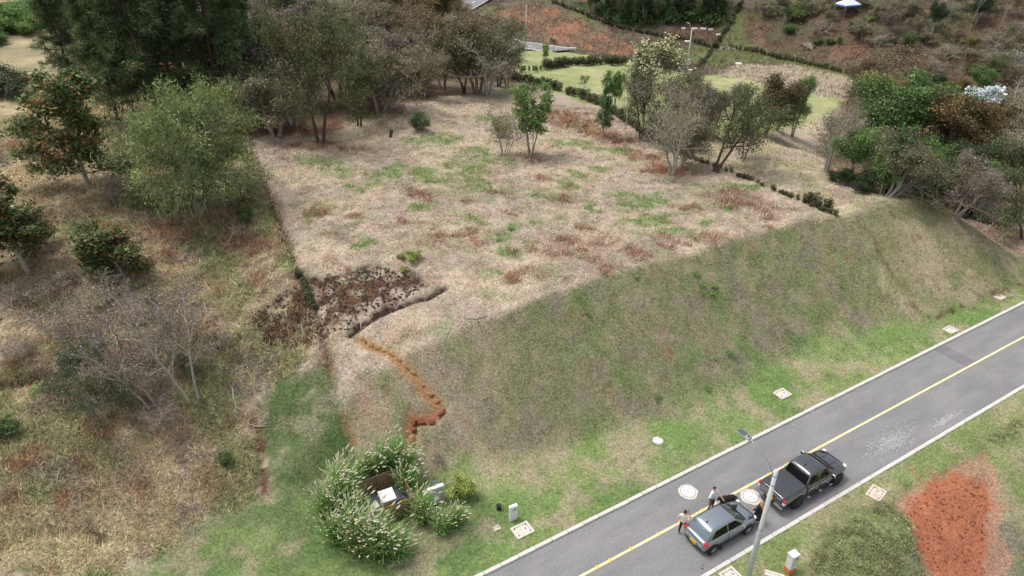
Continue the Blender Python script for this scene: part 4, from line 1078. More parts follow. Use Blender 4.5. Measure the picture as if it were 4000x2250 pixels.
# ---- grove of twisted scrub trees behind the lot
GV = [('scrub', 695, 342, 180, 0, 1.1, 'dark forked trunk tree at the left corner of the grove'), ('scrubgreen', 806, 362, 335, 0, 0.62, 'tall ivy clad tree standing forward of the grove'),
      ('scrubgreen', 905, 318, 200, 1, 0.8, 'green leafed tree with leaning stems right of the ivy clad tree'), ('scrub', 955, 280, 190, 1, 1.2, 'wide crowned tree with a long leaning trunk'),
      ('scrubgrey', 740, 318, 130, 0, 1.2, 'grey dead looking bush between the forked trunk and the ivy clad tree'), ('scrub', 1035, 238, 120, 2, 1.0, 'small umbrella crowned tree in mid grove front'),
      ('scrub', 1063, 246, 118, 0, 0.9, 'small tree with thin dark stem next to the umbrella crown'), ('scrubbrown', 1115, 228, 190, 0, 0.95, 'brown crowned tree with a dark base in the front row'),
      ('scrubgreen', 1170, 236, 170, 2, 0.9, 'green grey tree with white stems near the grove right end'), ('scrubgrey', 1228, 238, 180, 1, 1.0, 'pale crooked branched tree at the right end of the grove'),
      ('scrub', 1200, 236, 200, 1, 0.9, 'dense grey green tree second from the grove right end'), ('scrubgreen', 1255, 218, 160, 0, 0.85, 'tree whose foliage touches the near hedge'),
      ('broadbright', 1275, 215, 118, 0, 0.8, 'light green leafy tree closing the grove beside the lawn'), ('scrubmauve', 690, 255, 200, 0, 1.1, 'mauve flowered tree beside the pines'),
      ('scrubmauve', 650, 200, 190, 1, 1.1, 'mauve grey tree behind the pine stand right end'), ('scrubbrown', 760, 262, 230, 1, 1.0, 'dark brown crown behind the ivy clad tree'),
      ('scrubmauve', 725, 170, 170, 1, 1.2, 'reddish crown rising left of the ivy clad tree top'), ('scrubgreen', 850, 250, 215, 2, 1.0, 'deep green crown right behind the ivy clad tree'),
      ('scrub', 900, 235, 170, 2, 1.2, 'grey brown crown over the leaning stems'), ('scrubmauve', 975, 215, 150, 0, 1.1, 'mauve grey crown over the long leaning trunk'),
      ('scrubbrown', 1055, 190, 160, 1, 1.1, 'rust brown crown in the second row of mid grove'), ('scrubbrown', 1105, 175, 150, 0, 1.2, 'brown feathery crown second row near the far road'),
      ('scrub', 1160, 180, 150, 0, 1.1, 'grey green crown second row right part'), ('scrubbrown', 1215, 190, 160, 1, 1.1, 'olive brown crown overlooking the lawn'),
      ('broadbrown', 1250, 150, 110, 0, 0.9, 'brown leafed tree in front of the left lamp pole'), ('scrubgreen', 800, 150, 150, 1, 1.2, 'green grey crown third row left'),
      ('scrub', 880, 140, 130, 0, 1.3, 'pale grey crown third row by the reddish one'), ('scrubbrown', 955, 135, 130, 0, 1.3, 'brown crown third row middle'),
      ('broaddark', 745, 110, 130, 0, 1.1, 'dark green crown near the top edge over the mauve trees'), ('scrubmauve', 830, 88, 100, 1, 1.4, 'mauve crown at the top edge'),
      ('broadbrown', 1000, 95, 130, 0, 1.4, 'dark brown broad crown at the top edge by the grove centre'), ('broadbrown', 1090, 95, 130, 1, 1.3, 'dark brown broad crown at the top edge left of the far road'),
      ('scrubbrown', 1160, 110, 110, 1, 1.2, 'straggly brown crown just left of the far road'), ('broad', 920, 70, 100, 1, 1.3, 'green crown at the top edge between brown ones'),
      ('scrubgreen', 680, 80, 110, 0, 1.3, 'green crown at the top edge right of the pines'), ('scrubbrown', 1040, 50, 80, 0, 1.6, 'far brown crown at the top edge'), ('scrub', 1130, 55, 70, 2, 1.5, 'far grey crown at the top edge beside the road'),
      ('scrubgreen', 1000, 210, 140, 0, 1.0, 'olive crown second row between mauve and rust brown'), ('scrub', 1010, 150, 120, 1, 1.2, 'grey crown third row below the dark brown ones'), ('scrubbrown', 1190, 130, 90, 0, 1.1, 'thin brown crown near the far road bend')]
for kd, u, v, h, vr, w, lb in GV:
    tree(kd, u, v, h, lb, name='scrub_tree', var=vr, wide=w, group='grove behind the mown lot')
# ---- saplings on the lot
tree('sapling', 1335, 392, 178, 'bright green many stemmed sapling in the middle of the mown lot', name='sapling')
tree('wispy', 1271, 388, 135, 'thin yellowish sapling left of the many stemmed one', 'sapling', 'sapling', var=1, wide=0.75)
tree('shrubyellow', 1258, 345, 48, 'yellow leaved tuft on the thin sapling', 'shrub', 'shrub', wide=0.8)
tree('shrub', 1055, 328, 44, 'little dark shrub standing alone on the lot near the grove', 'shrub', 'shrub', wide=0.95)
tree('bare', 1045, 700, 55, 'thin broken sapling with pale stem on the edge of the dark soil', 'sapling', 'sapling', var=2, wide=0.5)
tree('shrubyellow', 1043, 655, 24, 'bright lime green weed above the dark soil', 'plant', 'weed', wide=1.4)
tree('shrubyellow', 1010, 652, 14, 'small lime green weed left of the bright one', 'plant', 'weed', wide=1.2)
tree('shrubyellow', 1015, 686, 14, 'small lime green weed just over the dark soil', 'plant', 'weed', wide=1.0)
tree('weed', 1285, 578, 8, 'low green weed in the middle of the dry grass', 'plant', 'weed', wide=2.2)
tree('weed', 1255, 605, 8, 'ring of green weed in the lot centre', 'plant', 'weed', wide=2.6, var=1)
for k, (u, v) in enumerate([(1750, 690), (1765, 718), (1795, 720), (1790, 738), (1762, 738)]):
    tree('fern', u, v, 13, ['fern highest of five on the bank crest', 'upper left fern of the four on the bank', 'upper right fern of the four on the bank', 'lower right fern of the four on the bank', 'lower left fern of the four on the bank'][k], 'fern', 'fern', hm=0.28, group='ferns on the bank')
for k, (u, v, h, lb) in enumerate([(1835, 892, 16, 'green weed low on the bank near the bright verge'), (1600, 700, 12, 'green weed clump on the crest of the bank'), (1650, 1000, 14, 'green weed on the bank above the round verge cover'), (1800, 905, 12, 'little weed left of the larger one low on the bank'), (1780, 980, 12, 'weed above the bright green verge'), (1480, 790, 12, 'weed near the left part of the crest')]):
    tree('weed', u, v, h * 0.7, lb, 'plant', 'weed', wide=1.8, var=k % 2)
# ---- row along the hedge
RW = [('column', 1520, 343, 165, 0, 0.85, None, 'vine covered green column of a tree at the hedge'), ('broadbright', 1545, 275, 100, 1, 0.5, None, 'light green tree top behind the vine covered column'),
      ('bare', 1572, 376, 170, 1, 0.6, None, 'thin dark stem with few twigs right of the vine covered column'), ('creamtop', 1616, 306, 210, 0, 1.1, None, 'large cream topped tree, the tallest at the lawn'),
      ('scrubgreen', 1612, 350, 190, 1, 0.75, None, 'grey green tree in front of the cream topped one'), ('scrubgrey', 1660, 360, 170, 0, 1.0, None, 'grey twiggy crown below the cream topped tree'),
      ('scrubgrey', 1690, 438, 185, 1, 0.95, None, 'pale trunked twiggy tree at the hedge, nearest of the row'), ('scrub', 1712, 422, 150, 2, 0.9, (0, 14), 'tree leaning right next to the pale trunked one'),
      ('broaddark', 1650, 355, 60, 0, 1.0, None, 'dark bush filling the hedge gap'), ('scrub', 1730, 330, 150, 0, 0.9, None, 'grey brown tree at the right of the cream topped tree'),
      ('scrubgreen', 1800, 432, 215, 0, 1.0, (0, 20), 'green tree on a pale leaning trunk over the hedge'), ('scrubmauve', 1790, 350, 150, 1, 0.8, None, 'mauve flowered tree behind the leaning green one'),
      ('broadbright', 1848, 320, 115, 0, 0.55, None, 'light green tree top in the row behind the leaning green tree'), ('dome', 1925, 340, 150, 0, 0.95, None, 'dark brown dome shaped tree on the lawn edge'),
      ('broadbright', 1992, 345, 160, 1, 0.42, None, 'slender lime green tree right of the dark dome'), ('broaddark', 1955, 330, 110, 1, 0.6, None, 'dark tree tucked behind the dome'),
      ('scrubgreen', 1870, 400, 130, 2, 0.7, None, 'bushy green tree right of the leaning trunk'), ('bare', 1960, 360, 80, 1, 0.7, None, 'bare stems under the dark dome'), ('broad', 1690, 300, 90, 1, 0.7, None, 'green side bush against the cream topped tree'),
      ('scrubgreen', 1470, 220, 30, 0, 0.9, None, 'small grey sapling on the lawn before the row'), ('scrubgrey', 2078, 432, 175, 0, 0.85, None, 'nearly leafless tree standing alone on the dry lot at right'), ('scrubgrey', 2110, 380, 110, 1, 0.9, None, 'pale twigs at the left edge of the right grove'),
      ('creamtop', 1392, 129, 40, 0, 0.9, None, 'small cream topped tree beside the far road'), ('sapling', 1373, 157, 48, 1, 0.9, None, 'thin green sapling by the far road bend')]
for kd, u, v, h, vr, w, ln, lb in RW:
    tree(kd, u, v, h, lb, name='tree', var=vr, wide=w * (0.82 if kd.startswith('scrub') else 1.0), lean=ln)
# ---- right hand grove
RG = [('broadyellow', 2190, 300, 115, 0, 0.75, None, 'golden brown domed crown at the back of the right grove'), ('broad', 2240, 420, 215, 0, 0.95, None, 'largest green crown of the right grove'), ('broadbrown', 2375, 440, 200, 1, 0.85, None, 'big brown leafed crown of the right grove'),
      ('broadbright', 2145, 462, 135, 0, 0.72, None, 'fresh green tree at the left front of the right grove'), ('column', 2215, 492, 165, 1, 0.8, None, 'vine clad green stems at the front of the right grove'), ('scrub', 2238, 495, 150, 1, 0.9, (0, 30), 'grey crowned tree on a long leaning pale trunk'),
      ('broad', 2335, 495, 140, 0, 0.8, None, 'grey green crown above the ravine edge'), ('bluegum', 2492, 420, 75, 0, 0.85, None, 'blue leaved bush at the right of the grove'), ('broad', 2450, 520, 120, 1, 0.75, None, 'olive tree on the ravine slope'),
      ('scrubmauve', 2405, 545, 140, 0, 0.7, (0, 22), 'leaning grey tree with lilac tufts in the ravine'), ('scrubgreen', 2545, 500, 150, 2, 1.0, None, 'green tree at the right edge above the red ground'), ('scrubgrey', 2520, 430, 110, 0, 1.0, None, 'grey twiggy crown by the right edge'),
      ('bare', 2470, 582, 95, 1, 0.7, (0, 50), 'white trunk leaning steeply to the right at the bank end'), ('bare', 2512, 608, 110, 2, 0.7, (0, 28), 'brown bare trunk leaning right below the white one'), ('shrub', 2503, 562, 40, 0, 0.9, None, 'dark round bush behind the white leaning trunk'),
      ('scrubgreen', 2576, 600, 170, 0, 0.8, None, 'tree cut by the right edge over the red ground'), ('broad', 2300, 360, 140, 1, 0.9, None, 'green crown behind the largest one'), ('broadbrown', 2260, 290, 80, 0, 0.9, None, 'brown green crown under the golden dome'),
      ('broadyellow', 2320, 300, 60, 1, 1.0, None, 'yellow green crown right of the golden dome'), ('yarumo', 2432, 345, 125, 0, 1.4, None, 'tree with shining white leaves in the right grove'), ('broadbrown', 2450, 370, 110, 0, 0.8, None, 'reddish crown under the white leaved tree'),
      ('broad', 2480, 340, 90, 1, 0.8, None, 'green crown right of the white leaved tree'), ('scrub', 2540, 360, 110, 0, 1.0, None, 'grey scrub tree below the far right slope'), ('scrubgrey', 2555, 300, 90, 1, 1.2, None, 'pale scrub at the right edge'),
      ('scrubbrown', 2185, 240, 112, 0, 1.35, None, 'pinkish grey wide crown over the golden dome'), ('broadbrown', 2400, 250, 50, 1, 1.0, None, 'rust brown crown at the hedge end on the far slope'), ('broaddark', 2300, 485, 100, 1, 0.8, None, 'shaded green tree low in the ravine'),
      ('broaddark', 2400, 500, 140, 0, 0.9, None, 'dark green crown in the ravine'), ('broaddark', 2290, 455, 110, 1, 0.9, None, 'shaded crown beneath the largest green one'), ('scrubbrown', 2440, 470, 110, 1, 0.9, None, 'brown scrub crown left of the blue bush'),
      ('scrub', 2560, 440, 90, 2, 0.9, None, 'grey green crown at the right edge by the far wall'), ('broad', 2460, 240, 70, 0, 0.9, None, 'green crown on the far slope above the white leaves')]
for kd, u, v, h, vr, w, ln, lb in RG:
    tree(kd, u, v, h * (1.0 if kd in ('bare', 'shrub') else 1.08), lb, name='tree', var=vr, wide=w * (1.0 if kd in ('bare', 'shrub', 'yarumo') else 1.28), lean=ln)
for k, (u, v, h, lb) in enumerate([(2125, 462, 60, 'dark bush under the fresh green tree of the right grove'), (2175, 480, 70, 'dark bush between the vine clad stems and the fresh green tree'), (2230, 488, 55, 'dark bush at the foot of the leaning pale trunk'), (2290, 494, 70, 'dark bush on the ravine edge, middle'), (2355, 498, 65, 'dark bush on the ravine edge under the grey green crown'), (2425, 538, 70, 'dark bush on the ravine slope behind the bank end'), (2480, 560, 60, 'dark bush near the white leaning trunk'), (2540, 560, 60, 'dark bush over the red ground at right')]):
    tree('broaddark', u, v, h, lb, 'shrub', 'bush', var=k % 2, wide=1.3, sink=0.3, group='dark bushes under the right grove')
# ---- far hillside
FH = [('broaddark', 2345, 84, 84, 0, 0.75, 'umbrella shaped dark tree on the far hillside'), ('scrub', 2301, 92, 52, 0, 0.8, 'round green tree on the far hillside next to the umbrella shaped one'), ('scrubmauve', 2235, 86, 68, 1, 0.8, 'purple flowered tree right of the blue tent'),
      ('bare', 2438, 78, 95, 0, 0.55, 'pale many forked trunk on the far hillside'), ('bare', 2513, 72, 85, 1, 0.55, 'second pale trunk near the top right corner'), ('broaddark', 2455, 60, 80, 1, 1.0, 'dark crown behind the pale forked trunk'),
      ('shrub', 2280, 121, 40, 0, 0.9, 'dark green shrub in the middle of the far hillside'), ('shrub', 2246, 112, 18, 1, 1.2, 'small green shrub left of the dark one on the hillside'), ('shrub', 2149, 82, 30, 0, 1.2, 'fresh green shrub under the blue tent'), ('broadyellow', 2430, 140, 52, 0, 0.9, 'yellow green bush at the foot of the far hillside'),
      ('broadbright', 2522, 118, 55, 1, 0.6, 'bright green bush near the right edge of the far hillside'), ('scrubgrey', 2480, 150, 70, 0, 1.0, 'grey scrub in the hollow of the far hillside'), ('scrub', 2560, 150, 80, 1, 1.1, 'scrub tree at the right edge of the far hillside'),
      ('scrubgrey', 2530, 200, 90, 1, 1.2, 'grey leafless tree in the gully at right'), ('scrubgreen', 2480, 215, 80, 0, 1.0, 'green scrub in the gully at right'), ('bare', 2174, 70, 55, 2, 0.6, 'thin bare stems by the blue tent'), ('scrub', 2205, 50, 45, 2, 1.1, 'grey crown up beside the blue tent'),
      ('bare', 1962, 95, 70, 1, 0.5, 'white bare tree left end of the far hillside'), ('shrub', 1985, 85, 25, 1, 1.4, 'dark shrub by the white bare tree'), ('shrub', 2000, 50, 35, 0, 1.6, 'shrub above the white bare tree'), ('scrub', 2040, 40, 40, 0, 1.2, 'grey tree top at the upper edge left of the tent'),
      ('shrub', 2055, 112, 18, 0, 1.5, 'green shrub beside the heap of cut branches'), ('shrub', 2085, 112, 18, 1, 1.4, 'second green shrub beside the heap of cut branches'), ('scrub', 2085, 60, 40, 1, 1.0, 'twiggy tree left of the blue tent'), ('shrub', 2045, 165, 0.1, 0, 1.0, ''), ('fern', 2188, 50, 14, 0, 1.0, 'tree fern behind the bare stems by the tent'),
      ('shrub', 2110, 112, 24, 1, 0.6, 'narrow dark bush on the slope below the tent'), ('scrub', 2250, 40, 40, 1, 1.2, 'grey crown at the top edge over the purple tree'), ('scrubgreen', 2490, 30, 50, 1, 1.3, 'dark scrub at the top right'), ('scrubbrown', 2560, 40, 60, 0, 1.2, 'brown scrub in the top right corner'), ('scrubmauve', 2545, 110, 50, 0, 1.0, 'mauve scrub near the right edge of the hillside')]
for kd, u, v, h, vr, w, lb in FH:
    if lb: tree(kd, u, v, h, lb, 'shrub' if kd in ('shrub', 'fern') else 'tree', 'shrub' if kd == 'shrub' else 'tree', var=vr, wide=w, group='growth on the far hillside')
_SH = [('scrub', 1930, 40), ('scrubgrey', 1905, 20), ('scrub', 1960, 15), ('scrubbrown', 2015, 20), ('scrubgrey', 2060, 85), ('scrub', 2170, 105), ('scrubgrey', 2200, 120), ('scrub', 2330, 110), ('scrubgrey', 2375, 150), ('scrubbrown', 2400, 110), ('scrub', 2290, 40), ('scrubgrey', 2390, 40), ('scrubgreen', 2410, 20),
       ('scrub', 2490, 120), ('scrubmauve', 2530, 160), ('scrub', 2500, 175), ('scrubgrey', 2565, 90), ('scrubgreen', 2440, 190), ('scrub', 2470, 170), ('scrubgrey', 2350, 180), ('scrubbrown', 2555, 215), ('scrub', 2510, 250), ('scrubgreen', 2560, 255), ('scrubgrey', 2200, 25), ('scrub', 2150, 15), ('scrubbrown', 2100, 25)]
_SW = ['left of the climbing hedge top', 'beside the dark wood edge', 'under the top edge left part', 'uphill of the white bare tree', 'over the heap of cut branches', 'downhill of the fresh green shrub', 'at the foot below the tent', 'below the umbrella shaped tree', 'in the grey hollow', 'right of the umbrella shaped tree', 'above the round tree', 'near the top right of the umbrella tree', 'at the top edge by the forked trunk',
       'below the second pale trunk', 'in the right gully head', 'in the right gully middle', 'under the top right corner', 'at the gully mouth', 'between gully and yellow bush', 'on the lower right slope', 'right edge above the grove', 'just above the grove right part', 'right edge touching the grove', 'behind the tent to the right', 'behind the tent at the top edge', 'left behind the tent']
for k, (kd, u, v) in enumerate(_SH):
    tree(kd, u, v, 30 + (k * 13) % 22, {'scrub': 'dull grey green', 'scrubgrey': 'pale grey', 'scrubbrown': 'brownish', 'scrubgreen': 'dark green', 'scrubmauve': 'mauve'}[kd] + ' scrub bush ' + _SW[k], 'shrub', 'scrub_bush', var=k % 2, wide=1.5, group='scrub on the far hillside')
tree('bare', 2395, 250, 160, 'very thin tall dead pole tree on the far slope', name='tree', var=0, wide=0.16)
# ---- dark wood at the top
FW_ = [(1495, 32), (1530, 45), (1562, 52), (1590, 50), (1620, 58), (1652, 55), (1685, 48), (1715, 46), (1745, 50), (1775, 52), (1805, 45), (1510, 18), (1560, 22), (1610, 28), (1660, 25), (1710, 22), (1760, 24), (1800, 20), (1835, 18)]
FL = ['left edge', 'second tree', 'third tree', 'fourth tree', 'fifth tree', 'middle', 'seventh tree', 'eighth tree', 'ninth tree', 'tenth tree', 'right end']
for k, (u, v) in enumerate(FW_):
    lb = ('dark wood at the top, front row, ' + (FL[k] + (' from the left' if 'tree' in FL[k] else ''))) if k < 11 else 'dark wood at the top, back row, %s from the left' % ['first', 'second', 'third', 'fourth', 'fifth', 'sixth', 'seventh', 'eighth'][k - 11]
    tree(('broaddark', 'scrubgreen')[k % 3 == 2], u, v, 62 + (k * 37) % 30, lb, name='forest_tree', var=k % 2, wide=0.75, group='dark wood at the top edge')
# undergrowth at the foot of that wood: one tangled mass
_a = []
for k in range(150):
    u, v = NR.uniform(1470, 1830), NR.uniform(30, 62)
    q = at(u, v)
    if inside(np.array([q[0]]), np.array([q[1]]), A_UNDER)[0]:
        for _ in range(14): _a.append((Vector((q[0] + NR.normal(0, 1.2), q[1] + NR.normal(0, 1.2), q[2] + abs(NR.normal(0, 0.9)))), Vector((0, 0, 1))))
V, F, T, cc = leaf_arrays(np.random.default_rng(4), _a, dict(per=16, sig=0.4, size=0.45, aspect=0.5, shape='leaf', pal=pal((64, 92, 44, 4), (50, 74, 38, 4), (92, 110, 54, 2)), cvar=0.3))
o = link('undergrowth', np_mesh('undergrowth', V, F, T, mats=[M['leaf']], col=cc), kind='stuff'); o['label'] = 'green undergrowth along the foot of the dark wood'; o['category'] = 'undergrowth'

# ---- hedges: each plant a part of its hedge
def hedge(pts, step, hm, label, gaps=(), wide=1.0, var=2, kind='hedgeplant'):
    W = np.array([at(u, v)[:2] for u, v in pts]); seg = np.hypot(*(W[1:] - W[:-1]).T); L = np.concatenate([[0], np.cumsum(seg)])
    c = (*W[0], float(gz(W[0, 0], W[0, 1])))
    o = thing('hedge', label, 'hedge', c)
    rr = random.Random(len(label)); d = 0.0
    while d < L[-1]:
        f = d / L[-1]
        if not any(a < f < b and rr.random() < pr for a, b, pr in gaps):
            x = np.interp(d, L, W[:, 0]) + rr.gauss(0, 0.07); y = np.interp(d, L, W[:, 1]) + rr.gauss(0, 0.07)
            P = get_proto(kind, rr.randrange(var)); s = hm / P['h'] * rr.uniform(0.7, 1.2)
            q = link('hedge_plant', P['crown'], o, (x - c[0], y - c[1], float(gz(x, y)) - c[2] - 0.02), (0, 0, rr.uniform(0, 6.28)))
            q.scale = (s * wide * rr.uniform(0.8, 1.2),) * 2 + (s,)
        d += step * rr.uniform(0.75, 1.25)
    return o
hedge([(1292, 203), (1340, 214), (1400, 226), (1450, 243), (1500, 262)], 0.55, 1.25, 'dense clipped hedge between the mown lot and the lawn', ((0.55, 0.62, 0.8), (0.86, 0.9, 0.7)), 1.3)
hedge([(1500, 262), (1550, 292), (1610, 335), (1680, 372), (1740, 400)], 0.7, 1.0, 'ragged hedge running under the row of trees', ((0, 1, 0.06),), 1.4)
hedge([(1740, 400), (1830, 432), (1930, 472), (2020, 508), (2075, 535), (2108, 546)], 0.38, 0.42, 'low young hedge on the right boundary of the lot', ((0, 1, 0.1),), 1.7)
hedge([(2030, 508), (2060, 522), (2085, 530)], 0.4, 1.0, 'taller clump in the right boundary hedge', (), 1.3)
hedge([(1295, 186), (1330, 180), (1360, 177)], 0.9, 1.0, 'sparse left end of the hedge behind the lawn', ((0, 1, 0.3),), 1.1)
hedge([(1372, 175), (1420, 168), (1480, 165), (1540, 164), (1572, 163)], 0.55, 1.5, 'dense dark hedge crossing behind the lawn', (), 1.3)
hedge([(1392, 8), (1440, 24), (1500, 50), (1560, 72), (1640, 88), (1720, 100), (1790, 120)], 0.9, 1.0, 'hedge line climbing left across the far red bank', (), 1.6)
hedge([(1795, 120), (1850, 124), (1900, 130), (1980, 152), (2060, 170), (2140, 188)], 0.9, 1.0, 'hedge line running right across the far slope', (), 1.6)
hedge([(1797, 120), (1820, 85), (1850, 35), (1868, 8)], 0.9, 1.2, 'hedge line climbing straight up to the dark wood', (), 1.6)
hedge([(1790, 126), (1770, 155), (1745, 183)], 0.9, 0.9, 'short hedge line falling to the right lamp pole', (), 1.6)
hedge([(2278, 194), (2320, 202), (2380, 212)], 0.7, 1.5, 'dark hedge piece on the far right slope', (), 1.6)
# the ditch on the left boundary is lined by a clipped low hedge further down
hedge([(748, 690), (770, 735), (792, 785)], 0.35, 0.55, 'low dark plants along the ditch above the dark soil', (), 1.6)

# ------------------------------------------------------------------ things beside the road
M['white'] = material('white_paint', srgb(236, 236, 234), 0.6, noise=(4, 0.92, 1.03))
M['whitewall'] = material('weathered_white', srgb(214, 213, 212), 0.8, noise=(5, 0.86, 1.06))
M['concrete'] = material('concrete', srgb(206, 198, 188), 0.9, noise=(5, 0.78, 1.10), bump=(30, 0.3, 0.01))
M['concretepink'] = material('dusty_concrete', srgb(206, 190, 178), 0.9, noise=(5, 0.75, 1.10))
M['castiron'] = material('grey_lid', srgb(150, 146, 144), 0.7, noise=(8, 0.85, 1.1))
M['slot'] = material('dark_slot', srgb(70, 68, 70), 0.8)
M['black'] = material('black_plastic', srgb(34, 34, 38), 0.5)
M['text'] = material('dark_lettering', srgb(66, 66, 74), 0.7)
M['orangebase'] = material('clay_stained_base', srgb(204, 122, 74), 0.9, noise=(5, 0.85, 1.1))
M['greybox'] = material('grey_meter_door', srgb(196, 200, 204), 0.6)
M['yellowlabel'] = material('yellow_label', srgb(240, 180, 30), 0.6)
M['wood'] = material('weathered_boards', srgb(150, 124, 100), 0.85, noise=(7, 0.72, 1.15), objvar=0.10)
M['gravel'] = material('dark_gravel', srgb(84, 88, 96), 0.95, noise=(14, 0.6, 1.4), bump=(20, 0.8, 0.03))
M['pole'] = material('pole_concrete', srgb(196, 198, 196), 0.85, noise=(3, 0.86, 1.06))
M['galv'] = material('galvanised_steel', srgb(160, 168, 176), 0.45, metallic=0.6)
M['lampgrey'] = material('lamp_casing', srgb(150, 156, 162), 0.5, metallic=0.3)
M['lampdark'] = material('lamp_fins', srgb(72, 78, 86), 0.5)
M['potsoil'] = material('pot_soil', srgb(140, 110, 86), 0.95)
M['blue'] = material('blue_plastic', srgb(70, 120, 220), 0.4)

def base_on(u, v, dz=0.0):
    q = at(u, v); return (q[0], q[1], q[2] + dz)

def text_mesh(name, body, size, mat, parent, loc, rot, extr=0.003):
    cu = bpy.data.curves.new(name, 'FONT'); cu.body = body; cu.size = size; cu.extrude = extr; cu.align_x = 'CENTER'; cu.align_y = 'CENTER'
    tmp = bpy.data.objects.new('tmp', cu); COL.objects.link(tmp)
    dg = bpy.context.evaluated_depsgraph_get()
    me = bpy.data.meshes.new_from_object(tmp.evaluated_get(dg))
    bpy.data.objects.remove(tmp, do_unlink=True)
    me.name = name; me.materials.clear(); me.materials.append(mat)
    return link(name, me, parent, loc, rot)

# ---- inspection covers
def flat_cover(u, v, ls, lp, label, mat='concrete', lid='concrete', rz=0.0, slots=True):
    q = at(u, v); n = -0.03
    o = thing('inspection_cover', label, 'manhole', (q[0], q[1], q[2] + n), _rz + rz, 'concrete covers in the verges')
    m = MB(); w = min(ls, lp) * 0.15
    for c, sz in (((0, lp / 2 - w / 2), (ls, w)), ((0, -lp / 2 + w / 2), (ls, w)), ((ls / 2 - w / 2, 0), (w, lp - 2 * w)), ((-ls / 2 + w / 2, 0), (w, lp - 2 * w))):
        m.box((c[0], c[1], 0), (sz[0], sz[1], 0.16))
    m.build('frame', M[mat], o)
    a, b = ls / 2 - w - 0.02, lp / 2 - w - 0.02; k = min(a, b) * 0.38
    MB().prism([(a, b - k), (a - k, b), (-a + k, b), (-a, b - k), (-a, -b + k), (-a + k, -b), (a - k, -b), (a, -b + k)], -0.06, 0.06).build('lid', M[lid], o)
    MB().box((0, 0, -0.03), (2 * a, 2 * b, 0.12)).build('lid_seat', M['slot'] if slots else M[lid], o)
    MB().box((a * 0.55, 0, 0.062), (0.05, b * 0.5, 0.004)).build('lifting_slot', M['slot'], o)
    return o
flat_cover(1314, 1334, 1.02, 0.82, 'square pale concrete cover in the grass below the number post')
flat_cover(1968, 991, 0.95, 0.80, 'square concrete cover in the far verge halfway along the bank')
flat_cover(2391, 830, 0.95, 0.75, 'square concrete cover touching the far kerb at right')
flat_cover(2515, 748, 0.85, 0.6, 'farthest verge cover near the right edge', 'concretepink', 'concretepink')
flat_cover(2204, 1241, 1.05, 0.80, 'square pinkish cover on the near verge beside the pickup', 'concretepink', 'concretepink', 0.25)
flat_cover(1838, 1449, 0.9, 0.8, 'concrete cover cut by the bottom edge left of the lamp post')
flat_cover(1984, 1312, 0.45, 0.32, 'small sunken cover at the near kerb behind the car', 'castiron', 'castiron')
flat_cover(2537, 938, 0.42, 0.30, 'small drain grate on the road at right', 'whitewall', 'castiron')
flat_cover(2571, 930, 0.50, 0.32, 'reddish drain grate at the right edge of the road', 'concretepink', 'concretepink')
flat_cover(1249, 1329, 0.38, 0.30, 'small brick sized block lying left of the square cover', 'concretepink', 'concretepink', slots=False)
def blotch(r, seed, n=22, j=0.08):
    rr = random.Random(seed); return [(r * (1 + rr.uniform(-j, j)) * math.cos(2 * PI * k / n), r * (1 + rr.uniform(-j, j)) * math.sin(2 * PI * k / n)) for k in range(n)]
def round_cover(u, v, r, label, z=0.004, seed=1, collar=1.28):
    q = at_z(u, v, 0.0) if z < 0.02 else at(u, v)
    o = thing('manhole_cover', label, 'manhole', (q[0], q[1], q[2] + z), _rz)
    MB().prism(blotch(r * collar, seed), -0.03, 0.004).build('collar', M['concrete'], o)
    MB().lathe([(r, -0.02), (r, 0.010)], 28).build('ring', M['slot'], o)
    l = MB().lathe([(r * 0.95, -0.02), (r * 0.95, 0.016)], 28).build('lid', M['whitewall'], o)
    MB().box((0, 0, 0.018), (0.22 * r, 0.06 * r, 0.004), 0.9).build('lifting_slot', M['slot'], l)
    for a in (0.4, 2.0, 3.5, 5.1):
        MB().box((0.62 * r * math.cos(a), 0.62 * r * math.sin(a), 0.018), (0.05, 0.05, 0.004)).build('lifting_hole', M['slot'], l)
round_cover(1731, 1237, 0.42, 'round white manhole cover in the far lane', seed=3)
round_cover(1888, 1250, 0.42, 'round white manhole cover between the hatchback and the pickup', seed=5, collar=1.34)
round_cover(1654, 1110, 0.28, 'round pale cover in the far verge among bare earth', z=0.05, seed=8, collar=1.2)
# dark oil spots on the asphalt
for u, v, r in ((1811, 1378, 0.14), (1767, 1430, 0.06), (1768, 1422, 0.04)):
    q = at_z(u, v, 0.0); MB().prism(blotch(r, int(u), 12, 0.25), -0.001, 0.0042).build('oil_spot', M['slot'], road, loc=(q[0], q[1], 0))

# ---- number post 16
q = base_on(1291, 1307)
o = thing('number_post', 'white slab post with the number 16 near the kerb', 'post', q, _rz - 0.10)
MB().box((0, 0, 0.46), (0.44, 0.15, 1.12)).build('slab', M['whitewall'], o, bevel=0.008)
MB().box((0, 0, 1.045), (0.47, 0.18, 0.05)).build('cap', M['white'], o, bevel=0.006)
text_mesh('number', '16', 0.24, M['text'], o, (0.02, -0.079, 0.80), (PI / 2, 0, 0))
